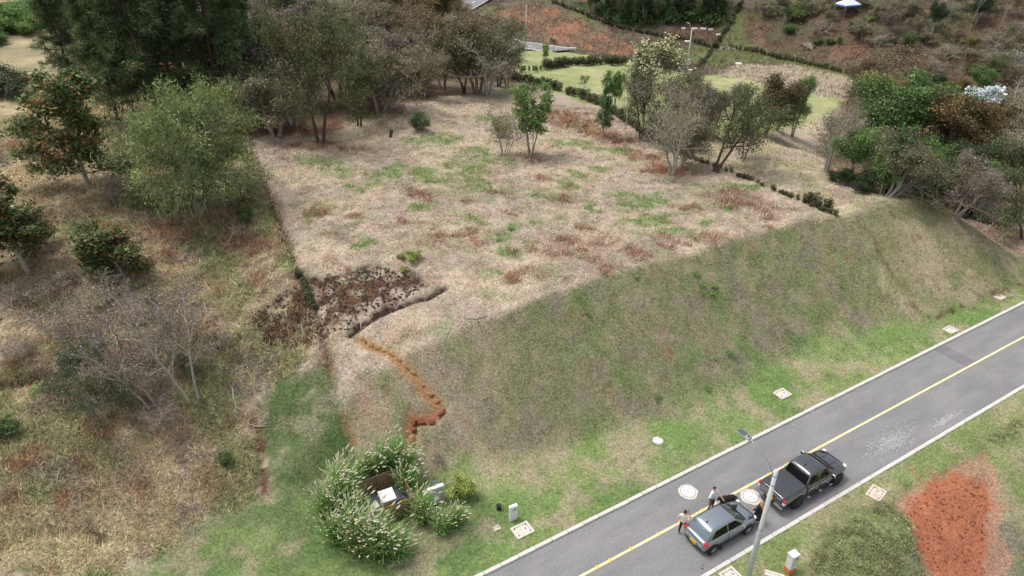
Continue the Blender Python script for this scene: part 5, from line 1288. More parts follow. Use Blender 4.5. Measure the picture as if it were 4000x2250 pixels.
# ---- ZC3 sign slab
q = base_on(1098, 1262)
sg_s, sg_p = road_sp(q[0], q[1])
o = thing('sign_slab', 'white slab sign reading ZC3 half hidden in the reeds', 'sign', q, _rz - 0.06)
MB().box((0, 0, 0.50), (0.92, 0.17, 1.20)).build('slab', M['whitewall'], o, bevel=0.008)
MB().box((0, 0, 1.12), (0.95, 0.20, 0.05)).build('cap', M['white'], o, bevel=0.006)
text_mesh('lettering', 'ZC3', 0.30, M['text'], o, (0.10, -0.089, 0.86), (PI / 2, 0, 0))
o = thing('water_tap_cap', 'small blue plastic pipe cap behind the white sign slab', 'pipe', (q[0] - 0.05, q[1] + 0.32, q[2]), 0)
MB().lathe([(0.03, -0.2), (0.03, 1.12)], 10).build('pipe', M['white'], o)
MB().lathe([(0.055, 1.12), (0.055, 1.24), (0.03, 1.26)], 12).build('cap', M['blue'], o)
# ---- meter pedestal on the near verge
q = at_z(1984, 1437, 0.05)
o = thing('meter_pedestal', 'white meter pedestal with clay stained base on the near verge', 'pedestal', tuple(q), _rz - 0.05)
MB().box((0, 0, 0.13), (0.42, 0.34, 0.50)).build('plinth', M['orangebase'], o, bevel=0.008)
MB().box((0, 0, 0.83), (0.415, 0.335, 0.90)).build('cabinet', M['whitewall'], o, bevel=0.008)
MB().box((0, 0, 1.31), (0.46, 0.38, 0.06)).build('cap', M['white'], o, bevel=0.01)
MB().box((0.02, -0.172, 0.86), (0.30, 0.02, 0.72)).build('door', M['greybox'], o, bevel=0.004)
MB().box((0.10, -0.186, 0.94), (0.14, 0.008, 0.10)).build('label_plate', M['yellowlabel'], o)
MB().box((0.10, -0.186, 1.06), (0.12, 0.008, 0.08)).build('window', M['slot'], o)
for x in (-0.10, 0.14): MB().box((x, -0.180, 0.42), (0.10, 0.02, 0.12)).build('socket', M['white'], o)
q = at_z(1947, 1450, 0.07)
o = thing('concrete_channel', 'pale concrete block cut by the bottom edge beside the meter pedestal', 'block', tuple(q), _rz - 0.9)
MB().box((0, 0, 0.04), (0.9, 0.34, 0.22)).build('block', M['concrete'], o, bevel=0.015)
MB().box((0, 0.06, 0.16), (0.9, 0.12, 0.06)).build('rib', M['concrete'], o, bevel=0.01)
# ---- potted seedling
q = base_on(1255, 1281)
o = thing('plant_pot', 'black nursery bag with earth left of the number post', 'pot', q, 0)
MB().lathe([(0.11, -0.05), (0.13, 0.02), (0.14, 0.30), (0.135, 0.32), (0.12, 0.30)], 14).build('bag', M['black'], o)
MB().lathe([(0.12, 0.27), (0.05, 0.30)], 12).build('soil', M['potsoil'], o)
MB().tube([(0.02, 0, 0.28), (0.05, 0.02, 0.5), (0.06, 0.05, 0.75)], [0.01, 0.008, 0.004], 5).build('stem', M['bark_pale'], o)

# ---- lamp posts
def lamp_post(base, h, heading, label, arm=1.7):
    o = thing('lamp_post', label, 'lamp post', tuple(base), heading)
    MB().tube([(0, 0, -0.4), (0, 0, h * 0.5), (0, 0, h)], [0.15, 0.118, 0.085], 14).build('pole', M['pole'], o, smooth_=True)
    MB().lathe([(0.122, h * 0.54), (0.122, h * 0.54 + 0.05)], 14).build('band', M['galv'], o)
    MB().lathe([(0.096, h - 0.9), (0.096, h - 0.84)], 14).build('band', M['galv'], o)
    MB().lathe([(0.092, h - 0.35), (0.092, h - 0.29)], 14).build('band', M['galv'], o)
    pts = [(0.11, 0, h - 1.0), (0.12, 0, h - 0.3), (0.40, 0, h + 0.15), (arm * 0.8, 0, h + 0.62), (arm, 0, h + 0.70)]
    MB().tube(pts, 0.032, 8).build('arm', M['galv'], o, smooth_=True)
    hd = link('lamp_head', MB().box((0.30, 0, 0.0), (0.66, 0.30, 0.09), taper=0.85).mesh('lamp_head', M['lampgrey'], bevel=0.02), o, (arm - 0.05, 0, h + 0.72), (0, R(-8), 0))
    MB().box((0.42, 0, 0.05), (0.36, 0.25, 0.02)).build('fin_panel', M['lampdark'], hd)
    for k in range(6): MB().box((0.27 + k * 0.058, 0, 0.066), (0.012, 0.24, 0.02)).build('fin', M['lampgrey'], hd)
    MB().lathe([(0.035, 0.045), (0.035, 0.10)], 10, c=(0.12, 0, 0)).build('photocell', M['black'], hd)
    return o
_t = at_z(1953, 1185, 8.0)
lamp_post((_t[0], _t[1], 0.05), 8.0, _rz + PI / 2 + 0.15, 'tall near concrete lamp post crossing in front of the pickup', 1.5)
q = at(1727, 181); lamp_post(q, 8.0, PI * 0.75, 'distant white lamp pole at the right end of the lawn', 0.7)
q = at(1323, 109); lamp_post(q, 8.0, PI * 0.9, 'distant white lamp pole beside the far road bend', 0.7)

# ---- survey stakes
for k, (u, v, h, lb) in enumerate([(871, 822, 0.95, 'white stake left of the pair at the furrow end'), (909, 828, 0.9, 'white stake right of the pair at the furrow end'), (987, 862, 0.85, 'white stake on the bank right of the ochre trench'), (763, 845, 0.85, 'white stake in the dark soil'),
                                    (1064, 915, 0.4, 'short white stake low on the bank near the trench bend'), (722, 800, 0.45, 'grey stake at the upper left of the dark soil'), (1048, 700, 0.7, 'white stake above the furrow')]):
    q = at(u, v)
    o = thing('survey_stake', lb, 'stake', tuple(q), 0.3 * k, 'survey stakes')
    MB().box((0, 0, h / 2 - 0.1), (0.045, 0.045, h + 0.2), taper=0.8).build('stake', M['white'], o)
# ---- sticks and fallen branches
def stick(pts, r, label, mat='bark_pale'):
    W = [at(u, v) for u, v in pts]
    c = W[0]; n = len(W)
    o = thing('fallen_branch', label, 'branch', tuple(c))
    P = [(w[0] - c[0], w[1] - c[1], w[2] - c[2] + 0.05 + 0.04 * (i % 2)) for i, w in enumerate(W)]
    MB().tube(P, [r * (1 - 0.5 * i / (n - 1)) for i in range(n)], 6).build('stem', M[mat], o, smooth_=True)
    a, b = np.array(P[n // 2]), np.array(P[-1])
    MB().tube([tuple(a), tuple(a + (b - a) * 0.4 + np.array([0.1, 0.12, 0.15])), tuple(a + (b - a) * 0.6 + np.array([0.2, 0.15, 0.22]))], [r * 0.5, r * 0.35, r * 0.2], 5).build('twig', M[mat], o)
stick([(585, 978), (588, 1000), (594, 1025), (595, 1055)], 0.05, 'grey crooked branch in the straw left of the earth scarp')
stick([(636, 1073), (655, 1076), (685, 1072)], 0.04, 'short pale branch across the earth scarp')
stick([(1170, 802), (1200, 804), (1226, 794)], 0.04, 'pale bent branch lying on the bank crest')
stick([(663, 515), (690, 506), (712, 525)], 0.05, 'pale forked branch lying over the boundary ditch')
stick([(150, 1180), (145, 1210), (138, 1240)], 0.03, 'thin stick in the left straw')
stick([(570, 1185), (580, 1200), (588, 1215)], 0.03, 'short stick right of the single bush in the straw')
stick([(1128, 1300), (1160, 1298), (1190, 1290)], 0.025, 'thin dry cane beside the yellow green bush')
stick([(865, 1010), (870, 1040), (868, 1075)], 0.02, 'thin cane on the strip of the boundary ditch')
q = at(982, 345); o = thing('tree_stump', 'dark short stump standing on the lot near the grove', 'stump', tuple(q))
MB().tube([(0, 0, -0.2), (0.03, 0, 0.3), (0.10, 0.02, 0.75)], [0.16, 0.13, 0.10], 8).build('stump', M['bark_dark'], o); MB().tube([(0.1, 0, 0.1), (0.28, 0.05, 0.7)], [0.10, 0.07], 7).build('second_stem', M['bark_dark'], o)
q = at(2507, 620)
# ---- heap of cut branches and stones on the far slope
rr = random.Random(9)
for k, (u, v, lb) in enumerate([(2045, 118, 'heap of pale cut branches on the far hillside'), (1830, 122, 'pile of sticks by the hedge crossing')]):
    q = at(u, v); o = thing('branch_heap', lb, 'branches', tuple(q))
    for j in range(16):
        a = rr.uniform(0, PI); L = rr.uniform(0.8, 2.0); x, y = rr.gauss(0, 0.7), rr.gauss(0, 0.6)
        MB().tube([(x - L * math.cos(a), y - L * math.sin(a), 0.05), (x, y, rr.uniform(0.3, 0.6)), (x + L * math.cos(a), y + L * math.sin(a), rr.uniform(0.1, 0.9))], [0.05, 0.045, 0.02], 5).build('branch', M['bark_pale'], o)
for u, v, w, lb in [(1748, 73, 1.3, 'left white slab on the far slope below the dark wood'), (1769, 73, 1.3, 'middle white slab on the far slope below the dark wood'), (1788, 75, 1.1, 'right white slab on the far slope below the dark wood'), (1731, 105, 1.4, 'white stone by the hedge over the right lamp pole'),
                    (1808, 88, 1.0, 'white slab right of the climbing hedge'), (1719, 72, 0.9, 'small white slab left of the three slabs'), (1858, 161, 1.3, 'white oval cover on the far dry slope'), (1727, 185, 1.6, 'white footing at the right lamp pole'), (1738, 178, 1.2, 'white cover behind the right lamp pole'), (1328, 112, 1.8, 'white footing at the left lamp pole'), (1415, 153, 2.0, 'white slab on the lawn behind the hedge'), (1370, 118, 1.4, 'white cover beside the far road')]:
    q = at(u, v); o = thing('white_slab', lb, 'slab', tuple(q), rr.uniform(-0.3, 0.3))
    MB().box((0, 0, 0.06), (w, w * 0.6, 0.3), taper=0.94).build('slab', M['white'], o, bevel=0.02)
# ---- blue tent
q = at(2128, 36); o = thing('canopy_tent', 'blue and white canopy tent on the far hillside', 'tent', tuple(q), 0.35)
M['tentblue'] = material('tent_blue', srgb(120, 150, 215), 0.7); M['tentwhite'] = material('tent_pale', srgb(206, 214, 232), 0.7)
for x, y in ((-1.9, -1.5), (1.9, -1.5), (1.9, 1.5), (-1.9, 1.5)): MB().tube([(x, y, -0.6), (x, y, 2.1)], 0.05, 6).build('leg', M['galv'], o)
MB().add([(-2, -1.6, 2.1), (2, -1.6, 2.1), (2, 1.6, 2.1), (-2, 1.6, 2.1), (-0.5, 0, 3.1), (0.5, 0, 3.1)], [(0, 1, 5, 4), (1, 2, 5), (2, 3, 4, 5), (3, 0, 4)]).build('roof', M['tentwhite'], o)
MB().add([(-2, -1.6, 2.1), (2, -1.6, 2.1), (2, 1.6, 2.1), (-2, 1.6, 2.1), (-2, -1.6, 1.8), (2, -1.6, 1.8), (2, 1.6, 1.8), (-2, 1.6, 1.8)], [(4, 5, 1, 0), (5, 6, 2, 1), (6, 7, 3, 2), (7, 4, 0, 3)]).build('valance', M['tentblue'], o)
# ---- far road pieces (structure)
def far_road(pts, w, name, lift=0.10):
    W = np.array([at(u, v) for u, v in pts]); n = len(W); V = []
    for i in range(n):
        d = W[min(i + 1, n - 1)] - W[max(i - 1, 0)]; d[2] = 0; d /= np.linalg.norm(d); nn = np.array([-d[1], d[0], 0])
        z = max(W[i, 2], float(gz(*(W[i] + nn * w / 2)[:2])), float(gz(*(W[i] - nn * w / 2)[:2]))) + lift
        for sgn in (1, -1):
            p = W[i] + nn * w / 2 * sgn; V.append((p[0], p[1], z))
    F = [(2 * i, 2 * i + 1, 2 * i + 3, 2 * i + 2) for i in range(n - 1)]
    r = MB().add(V, F).build(name, M['asphalt'], kind='structure')
    for sgn in (0, 1):
        m = MB(); P = [np.array(V[2 * i + sgn]) for i in range(n)]
        m.tube([tuple(p + np.array([0, 0, 0.05])) for p in P], 0.13, 5); m.build('kerb', M['kerb'], r)
    C_ = [(np.array(V[2 * i]) + np.array(V[2 * i + 1])) / 2 for i in range(n)]
    for i in range(n - 1):
        a, b = C_[i], C_[i] + (C_[i + 1] - C_[i]) * 0.5; d = (b - a) / np.linalg.norm(b - a); nn = np.array([-d[1], d[0], 0]) * 0.12; z = np.array([0, 0, 0.012])
        MB().add([tuple(a - nn + z), tuple(b - nn + z), tuple(b + nn + z), tuple(a + nn + z)], [(0, 1, 2, 3)]).build('lane_dash', M['white'], r)
    return r
far_road([(1245, 100), (1290, 116), (1330, 122), (1385, 127), (1420, 131)], 5.5, 'far_road')
far_road([(1150, 35), (1180, 22), (1210, 8), (1235, -6)], 6.0, 'far_road', 0.5)
# low concrete wall at the right edge
q0, q1 = at(2553, 362), at(2590, 385); d = q1 - q0
MB().box((0, 0, 0.3), (float(np.hypot(d[0], d[1])) + 4, 0.5, 1.0)).build('low_wall', M['concrete'], loc=tuple((q0 + q1) / 2), rot=(0, 0, math.atan2(d[1], d[0])), label='pale concrete wall end at the right picture edge', category='wall')

# ------------------------------------------------------------------ transformer enclosure in the reeds
def rsp(u, v, z=0.05): q = at_z(u, v, z); return road_sp(q[0], q[1])
sB0, pB0 = rsp(905, 1244); sB1, pB1 = rsp(992, 1225)
ec_s, ec_p = (sB0 + sB1) / 2, (pB0 + pB1) / 2 - 1.25
ex, ey = road_xy(ec_s, ec_p); ez = float(gz(ex, ey))
enc = thing('slatted_enclosure', 'brown slatted timber enclosure hidden inside the reeds', 'fence', (ex, ey, ez), _rz - 0.05)
EW, ED, EH = 2.5, 2.3, 1.2
def panel(x0, y0, x1, y1, nm, h=EH):
    L = math.hypot(x1 - x0, y1 - y0); a = math.atan2(y1 - y0, x1 - x0); cx, cy = (x0 + x1) / 2, (y0 + y1) / 2
    m = MB().box((0, 0, 0), (L, 0.03, 0.095)).mesh('slat', M['wood'])
    nb = int(h / 0.11)
    for k in range(nb): link('slat', m, enc, (cx, cy, 0.08 + k * 0.11), (0, 0, a))
    for t in (0.02, 0.5, 0.98):
        MB().box((0, 0, h / 2 - 0.1), (0.09, 0.09, h + 0.24)).build('post', M['wood'], enc, loc=(x0 + (x1 - x0) * t + 0.06 * math.sin(a), y0 + (y1 - y0) * t - 0.06 * math.cos(a), 0))
panel(-EW / 2, ED / 2, EW / 2, ED / 2, 'back'); panel(-EW / 2, -ED / 2, EW / 2 - 1.0, -ED / 2, 'front', 1.05); panel(-EW / 2, -ED / 2, -EW / 2, ED / 2, 'left'); panel(EW / 2, -ED / 2, EW / 2, ED / 2, 'right')
panel(EW / 2 - 0.9, -ED / 2, EW / 2, -ED / 2, 'gate', 1.05)
MB().box((EW / 2 - 0.95, -ED / 2 - 0.05, 0.6), (0.08, 0.06, 1.45)).build('gate_post', M['black'], enc)
MB().box((EW / 2 - 0.95, -ED / 2 - 0.085, 0.35), (0.07, 0.01, 0.16)).build('warning_tape', M['yellowlabel'], enc)
MB().box((-0.1, -ED / 2 - 0.03, 1.24), (1.7, 0.05, 0.06)).build('top_rail', M['black'], enc)
for x in (-0.15, 0.25, 0.62): MB().box((x, -ED / 2 - 0.062, 1.12), (0.24 if x != 0.25 else 0.16, 0.01, 0.17)).build('warning_label', M['yellowlabel'], enc)
MB().box((0, 0, 0.0), (EW - 0.1, ED - 0.1, 0.12)).build('gravel_bed', M['gravel'], enc)
cab = thing('transformer_cabinet', 'white metal cabinet standing inside the timber enclosure', 'cabinet', (*road_xy(ec_s + 0.05, ec_p - 0.35), ez + 0.06), _rz - 0.08)
MB().box((0, 0, 0.45), (0.72, 0.78, 0.90)).build('body', M['whitewall'], cab, bevel=0.01)
MB().box((0, 0, 0.93), (0.80, 0.88, 0.06)).build('roof', M['whitewall'], cab, bevel=0.012)
MB().box((0, 0.02, 0.966), (0.78, 0.02, 0.012)).build('roof_seam', M['greybox'], cab)
MB().box((0, -0.40, 0.45), (0.60, 0.02, 0.72)).build('door', M['greybox'], cab)
q = road_xy(ec_s - 0.75, ec_p - 0.55)
MB().box((0, 0, 0.35), (0.5, 0.6, 0.7)).build('concrete_box', M['concrete'], loc=(*q, ez), rot=(0, 0, _rz), label='grey concrete box left of the white cabinet', category='box')

# ---- reed clumps with cream plumes
def reed_proto(seed, n=220, npl=44, h=2.0):
    r = np.random.default_rng(seed); V, F, CCs = [], [], []
    greens = [srgb(108, 146, 80), srgb(88, 126, 64), srgb(136, 166, 102), srgb(74, 108, 56), srgb(150, 150, 98)]
    for k in range(n):
        a = r.uniform(0, 2 * PI); le = r.uniform(0.05, 0.75); L = h * r.uniform(0.45, 0.95); b0 = np.array([r.normal(0, 0.20), r.normal(0, 0.20), -0.1 + (r.uniform(0, 0.9) if r.random() < 0.6 else 0)])
        d = np.array([math.cos(a) * math.sin(le), math.sin(a) * math.sin(le), math.cos(le)]); w = np.array([-math.sin(a), math.cos(a), 0]) * r.uniform(0.024, 0.044)
        p = b0.copy(); o = len(V); c = greens[r.integers(5)] * r.uniform(0.8, 1.3) * 1.45
        for i in range(5):
            f = i / 4; ww = w * (0.6 + 1.2 * f if f < 0.4 else 1.1 * (1 - f) + 0.08)
            V += [p - ww, p + ww]; CCs += [c, c]
            p = p + d * L / 4; d = d + np.array([math.cos(a), math.sin(a), 0]) * 0.10 + np.array([0, 0, -0.30 * f]); d /= np.linalg.norm(d)
        for i in range(4): F.append((o + 2 * i, o + 2 * i + 1, o + 2 * i + 3, o + 2 * i + 2))
    lv = np_mesh('leaves', np.array(V), F, mats=[M['leaf']], col=np.array(CCs))
    V, F, CCs = [], [], []
    for k in range(npl):
        a = r.uniform(0, 2 * PI); le = r.uniform(0.05, 0.75); rr_ = h * r.uniform(0.65, 1.12)
        p0 = np.array([math.cos(a) * math.sin(le), math.sin(a) * math.sin(le), math.cos(le)]) * rr_ + np.array([r.normal(0, 0.12), r.normal(0, 0.12), 0])
        d = np.array([math.cos(a) * 0.55 + 0.45, math.sin(a) * 0.5 - 0.15, 0.75]); d /= np.linalg.norm(d); L = r.uniform(0.24, 0.40)
        s1 = np.cross(d, [0, 0, 1.0]); s1 /= np.linalg.norm(s1); s2 = np.cross(d, s1); c = srgb(240, 234, 212) * r.uniform(0.85, 1.05); o = len(V)
        for f, rad in ((0, 0.008), (0.3, 0.034), (0.7, 0.028), (1.0, 0.004)):
            for j in range(4):
                an = j * PI / 2; V.append(p0 + d * L * f + (s1 * math.cos(an) + s2 * math.sin(an)) * rad); CCs.append(c)
        for i in range(3):
            for j in range(4): F.append((o + i * 4 + j, o + i * 4 + (j + 1) % 4, o + i * 4 + 4 + (j + 1) % 4, o + i * 4 + 4 + j))
        st = len(V); b = np.array([p0[0] * 0.4, p0[1] * 0.4, p0[2] * 0.45]); w = s1 * 0.006
        V += [b - w, b + w, p0 + w, p0 - w]; CCs += [srgb(150, 150, 90)] * 4; F.append((st, st + 1, st + 2, st + 3))
    pl = np_mesh('plumes', np.array(V), F, mats=[M['leaf']], col=np.array(CCs))
    return lv, pl
RP = [reed_proto(3), reed_proto(4, 240, 60), reed_proto(6, 210, 28)]
_sa, _sb = sg_s - ec_s, sg_p - ec_p                     # the sign stands clear behind these
REED = [(-2.35, -1.9, 1.15), (-2.0, -0.9, 1.1), (-1.75, 0.1, 1.0), (-2.0, 0.9, 1.1), (-1.7, 1.7, 1.1), (-0.9, 1.9, 1.0), (0.0, 1.95, 1.05), (0.9, 2.0, 1.1), (1.75, 1.9, 1.1), (1.9, 1.2, 1.1), (1.45, 0.35, 0.85), (_sa - 1.2, _sb - 0.9, 0.6), (1.4, -1.75, 1.0), (_sa - 0.3, _sb - 1.75, 0.5), (_sa + 0.6, _sb - 1.6, 0.45), (_sa + 0.2, _sb - 1.9, 0.75), (-1.5, -2.0, 1.1), (-1.1, -2.5, 1.0), (-0.5, -3.1, 0.8), (-1.3, -2.8, 1.15), (_sa - 0.6, _sb - 1.9, 0.85), (-3.1, -0.9, 1.1), (-2.9, 0.7, 1.1), (-0.7, -3.5, 0.8)]
PLC = ['lower left, outer row', 'left side, middle', 'left side, by the cabinet', 'upper left, inner row', 'upper left corner', 'behind the back panel, left', 'behind the back panel, middle', 'behind the back panel, right', 'upper right corner', 'right side, above the sign slab', 'right of the cabinet', 'right of the gate, inner', 'right of the gate, front', 'lower right, middle', 'far right beside the yellow green bush', 'lower right corner', 'front left corner', 'in front of the front panel', 'lowest in the middle', 'lowest on the left', 'lower right, by the gate foot', 'leftmost, lower', 'leftmost, upper', 'front edge tip']
ca, sa = math.cos(_rz), math.sin(_rz)
for k, (a, b, s) in enumerate(REED):
    x, y = road_xy(ec_s + a, ec_p + b); lv, pl = RP[k % 3]
    o = thing('reed_clump', 'plumed reed clump round the enclosure, ' + PLC[k], 'reeds', (x, y, float(gz(x, y))), rr.uniform(-0.5, 0.5), 'reeds round the timber enclosure', s * rr.uniform(0.85, 1.0))
    link('leaves', lv, o); link('plumes', pl, o, kind='stuff')
x, y = road_xy(ec_s + 3.9, ec_p - 1.6)
tree('shrubyellow', 0, 0, 0, 'yellow green leafy bush at the right end of the reeds', 'shrub', 'shrub', xyz=(x, y, float(gz(x, y))), hm=1.25, wide=1.05)
x, y = road_xy(ec_s + 3.6, ec_p + 1.0)
tree('wispy', 0, 0, 0, 'brown dead brush behind the white sign slab', 'shrub', 'twiggy_shrub', xyz=(x, y, float(gz(x, y))), hm=0.9, wide=1.2)

# ---- earth lumps of the trench walls, one by one
tw = L_TRENCH; sg = np.hypot(*(tw[1:] - tw[:-1]).T); TL = np.concatenate([[0], np.cumsum(sg)])
M['ochre_earth'] = material('ochre_earth', srgb(150, 114, 74), 0.95, noise=(6, 0.75, 1.15), bump=(12, 0.5, 0.03), objvar=0.08)
M['red_earth'] = material('red_earth', srgb(124, 70, 50), 0.95, noise=(6, 0.75, 1.15), bump=(12, 0.5, 0.03), objvar=0.08)
trench = thing('drainage_trench', 'fresh ochre and red trench winding down the bank to the reeds', 'trench', (tw[0, 0], tw[0, 1], float(gz(tw[0, 0], tw[0, 1]))))
d = 0.3; k = 0
while d < TL[-1] - 0.2:
    x, y = np.interp(d, TL, tw[:, 0]), np.interp(d, TL, tw[:, 1])
    x2, y2 = np.interp(d + 0.2, TL, tw[:, 0]), np.interp(d + 0.2, TL, tw[:, 1]); a = math.atan2(y2 - y, x2 - x)
    bm = bmesh.new(); bmesh.ops.create_icosphere(bm, subdivisions=2, radius=1.0)
    for v in bm.verts: v.co = Vector([math.copysign(abs(c) ** 0.7, c) for c in v.co]) * rr.uniform(0.72, 1.18)
    me = bpy.data.meshes.new('earth_lump'); bm.to_mesh(me); bm.free()
    me.materials.append(M['ochre_earth'] if y > 32.4 else M['red_earth'])
    sd = -1
    px, py = x + math.sin(a) * 0.20 * sd, y - math.cos(a) * 0.20 * sd
    q = link('earth_lump', me, trench, (px - tw[0, 0], py - tw[0, 1], float(gz(x, y)) - trench.location.z + 0.10), (rr.uniform(-.3, .3), rr.uniform(-.3, .3), a))
    q.scale = (rr.uniform(0.18, 0.36), rr.uniform(0.12, 0.20), rr.uniform(0.08, 0.18))
    d += rr.uniform(0.5, 0.75); k += 1
# clods of dug soil
def clods(area, n, mat, nm, label, sz=(0.05, 0.16)):
    r = np.random.default_rng(n); lo, hi = area.min(0), area.max(0); m = MB(); c = 0
    while c < n:
        x, y = r.uniform(lo[0], hi[0]), r.uniform(lo[1], hi[1])
        if not inside(np.array([x]), np.array([y]), area)[0]: continue
        s = r.uniform(*sz); z = float(gz(x, y)); w = r.uniform(0.6, 1.3, 6) * s
        m.add([(x + w[0], y, z), (x, y + w[1], z), (x - w[2], y, z), (x, y - w[3], z), (x, y, z + w[4] * 0.8), (x, y, z - 0.1)], [(0, 1, 4), (1, 2, 4), (2, 3, 4), (3, 0, 4), (1, 0, 5), (2, 1, 5), (3, 2, 5), (0, 3, 5)]); c += 1
    o = m.build(nm, mat, kind='stuff'); o['label'] = label; o['category'] = 'soil'
M['soil'] = material('dark_clods', C['soil'] * 1.2, 0.95, noise=(5, 0.7, 1.4))
clods(A_SOIL, 900, M['soil'], 'soil_clods', 'dark crumbled soil clods of the dug patch'); clods(A_RED2, 220, M['red_earth'], 'red_clods', 'red earth clods on the eroded slope at lower right', (0.03, 0.11))

# ---- low rough scrub on the near slope
_a = []
A_SCRUB2 = PW([(2230, 1060), (2360, 1050), (2480, 1010), (2576, 980), (2576, 1120), (2500, 1110), (2420, 1150), (2330, 1180), (2260, 1190), (2190, 1150)])
for area, n in ((A_SCRUB, 420), (A_SCRUB2, 330)):
    lo, hi = area.min(0), area.max(0); c = 0
    while c < n:
        x, y = NR.uniform(lo[0], hi[0]), NR.uniform(lo[1], hi[1])
        if not inside(np.array([x]), np.array([y]), area)[0] or fbm(np.array([x * 0.7]), np.array([y * 0.7]), 404, 3)[0] < 0.42: continue
        s_, p_ = road_sp(x, y)
        if p_ > -ROAD_W - 1.6: c += 1; continue
        z = float(gz(x, y)); c += 1
        for _ in range(2): _a.append((Vector((x + NR.normal(0, 0.12), y + NR.normal(0, 0.12), z + abs(NR.normal(0.05, 0.10)))), Vector((0, 0, 1))))
V, F, T, cc = leaf_arrays(np.random.default_rng(14), _a, dict(per=14, sig=0.11, size=0.10, aspect=0.4, shape='leaf', droop=0.3, pal=pal((130, 136, 84, 4), (108, 116, 70, 3), (150, 142, 106, 2), (126, 112, 92, 2), (142, 154, 88, 1.5)), cvar=0.30))
o = link('low_scrub', np_mesh('low_scrub', V, F, T, mats=[M['leaf']], col=cc), kind='stuff'); o['label'] = 'low olive scrub on the near slope around the red soil'; o['category'] = 'scrub'

# ------------------------------------------------------------------ vehicles
def paint(name, rgb, metallic, rough):
    m = material(name, srgb(*rgb), rough, metallic=metallic, coat=1.0)
    m.node_tree.nodes['Principled BSDF'].inputs['Coat IOR'].default_value = 2.1
    return m
M['paint_grey'] = paint('grey_car_paint', (142, 150, 158), 0.9, 0.30)
M['paint_black'] = paint('black_car_paint', (58, 60, 66), 0.8, 0.28)
M['glass'] = material('tinted_glass', srgb(16, 18, 20), 0.12, spec=0.25)
M['glassgreen'] = material('windscreen_glass', srgb(62, 76, 74), 0.05, spec=0.7, coat=0.5)
M['glassrear'] = material('rear_glass', srgb(84, 100, 108), 0.06, spec=0.7, coat=0.5)
M['rubber'] = material('tyre_rubber', srgb(30, 30, 32), 0.85)
M['alloy'] = material('alloy_rim', srgb(190, 194, 198), 0.3, metallic=0.7)
M['rimblack'] = material('black_rim', srgb(34, 36, 38), 0.4, metallic=0.3)
M['chrome'] = material('chrome', srgb(220, 222, 226), 0.15, metallic=1.0)
M['trim'] = material('black_trim', srgb(26, 27, 29), 0.6)
M['redlight'] = material('red_lens', srgb(190, 22, 34), 0.2, coat=0.6)
M['clearlight'] = material('clear_lens', srgb(220, 218, 220), 0.2, coat=0.6)
M['plate'] = material('number_plate', srgb(246, 196, 20), 0.5)
M['platetext'] = material('plate_text', srgb(40, 36, 30), 0.6)
M['tonneau'] = material('vinyl_bed_cover', srgb(56, 58, 64), 0.55, noise=(60, 0.85, 1.15))
M['bumpergrey'] = material('bumper_step', srgb(120, 124, 130), 0.4, metallic=0.6)

def shell(name, stations, mat, parent, sub=2):
    """stations: (x, [(y, z) ...]) half rings from the bottom middle to the top middle, mirrored into a closed skin"""
    V, F = [], []
    n = len(stations[0][1]); full = 2 * n - 2
    for x, ring in stations:
        for y, z in ring: V.append((x, y, z))
        for y, z in ring[-2:0:-1]: V.append((x, -y, z))
    for i in range(len(stations) - 1):
        for k in range(full):
            F.append((i * full + k, (i + 1) * full + k, (i + 1) * full + (k + 1) % full, i * full + (k + 1) % full))
    F.append(tuple(range(full))); F.append(tuple((len(stations) - 1) * full + k for k in range(full - 1, -1, -1)))
    o = MB().add(V, F).build(name, mat, parent, smooth_=True)
    bm = bmesh.new(); bm.from_mesh(o.data); bmesh.ops.recalc_face_normals(bm, faces=bm.faces); bm.to_mesh(o.data); bm.free()
    md = o.modifiers.new('subdivision', 'SUBSURF'); md.levels = md.render_levels = sub
    return o

def patch(name, corners, mat, parent, bulge=0.0, n=6, thick=0.012, inset=0.0):
    """a curved pane: corners a b c d in order, bulged along its normal"""
    a, b, c, d = [np.array(q, float) for q in corners]
    nn = np.cross(b - a, d - a); nn /= np.linalg.norm(nn)
    V = []
    for j in range(n + 1):
        for i in range(n + 1):
            u, v = i / n, j / n
            p = (a * (1 - u) + b * u) * (1 - v) + (d * (1 - u) + c * u) * v
            V.append(p + nn * (bulge * (1 - (2 * u - 1) ** 2) * (1 - 0.6 * (2 * v - 1) ** 2)))
    m = (n + 1) ** 2
    F = [(j * (n + 1) + i, j * (n + 1) + i + 1, (j + 1) * (n + 1) + i + 1, (j + 1) * (n + 1) + i) for j in range(n) for i in range(n)]
    V += [p - nn * thick for p in V[:m]]
    B = [tuple(k + m for k in reversed(f)) for f in F]
    rim = [i for i in range(n + 1)] + [j * (n + 1) + n for j in range(1, n + 1)] + [n * (n + 1) + i for i in range(n - 1, -1, -1)] + [j * (n + 1) for j in range(n - 1, 0, -1)]
    S = [(rim[(k + 1) % len(rim)], rim[k], rim[k] + m, rim[(k + 1) % len(rim)] + m) for k in range(len(rim))]
    return MB().add(V, F + B + S).build(name, mat, parent, smooth_=False)

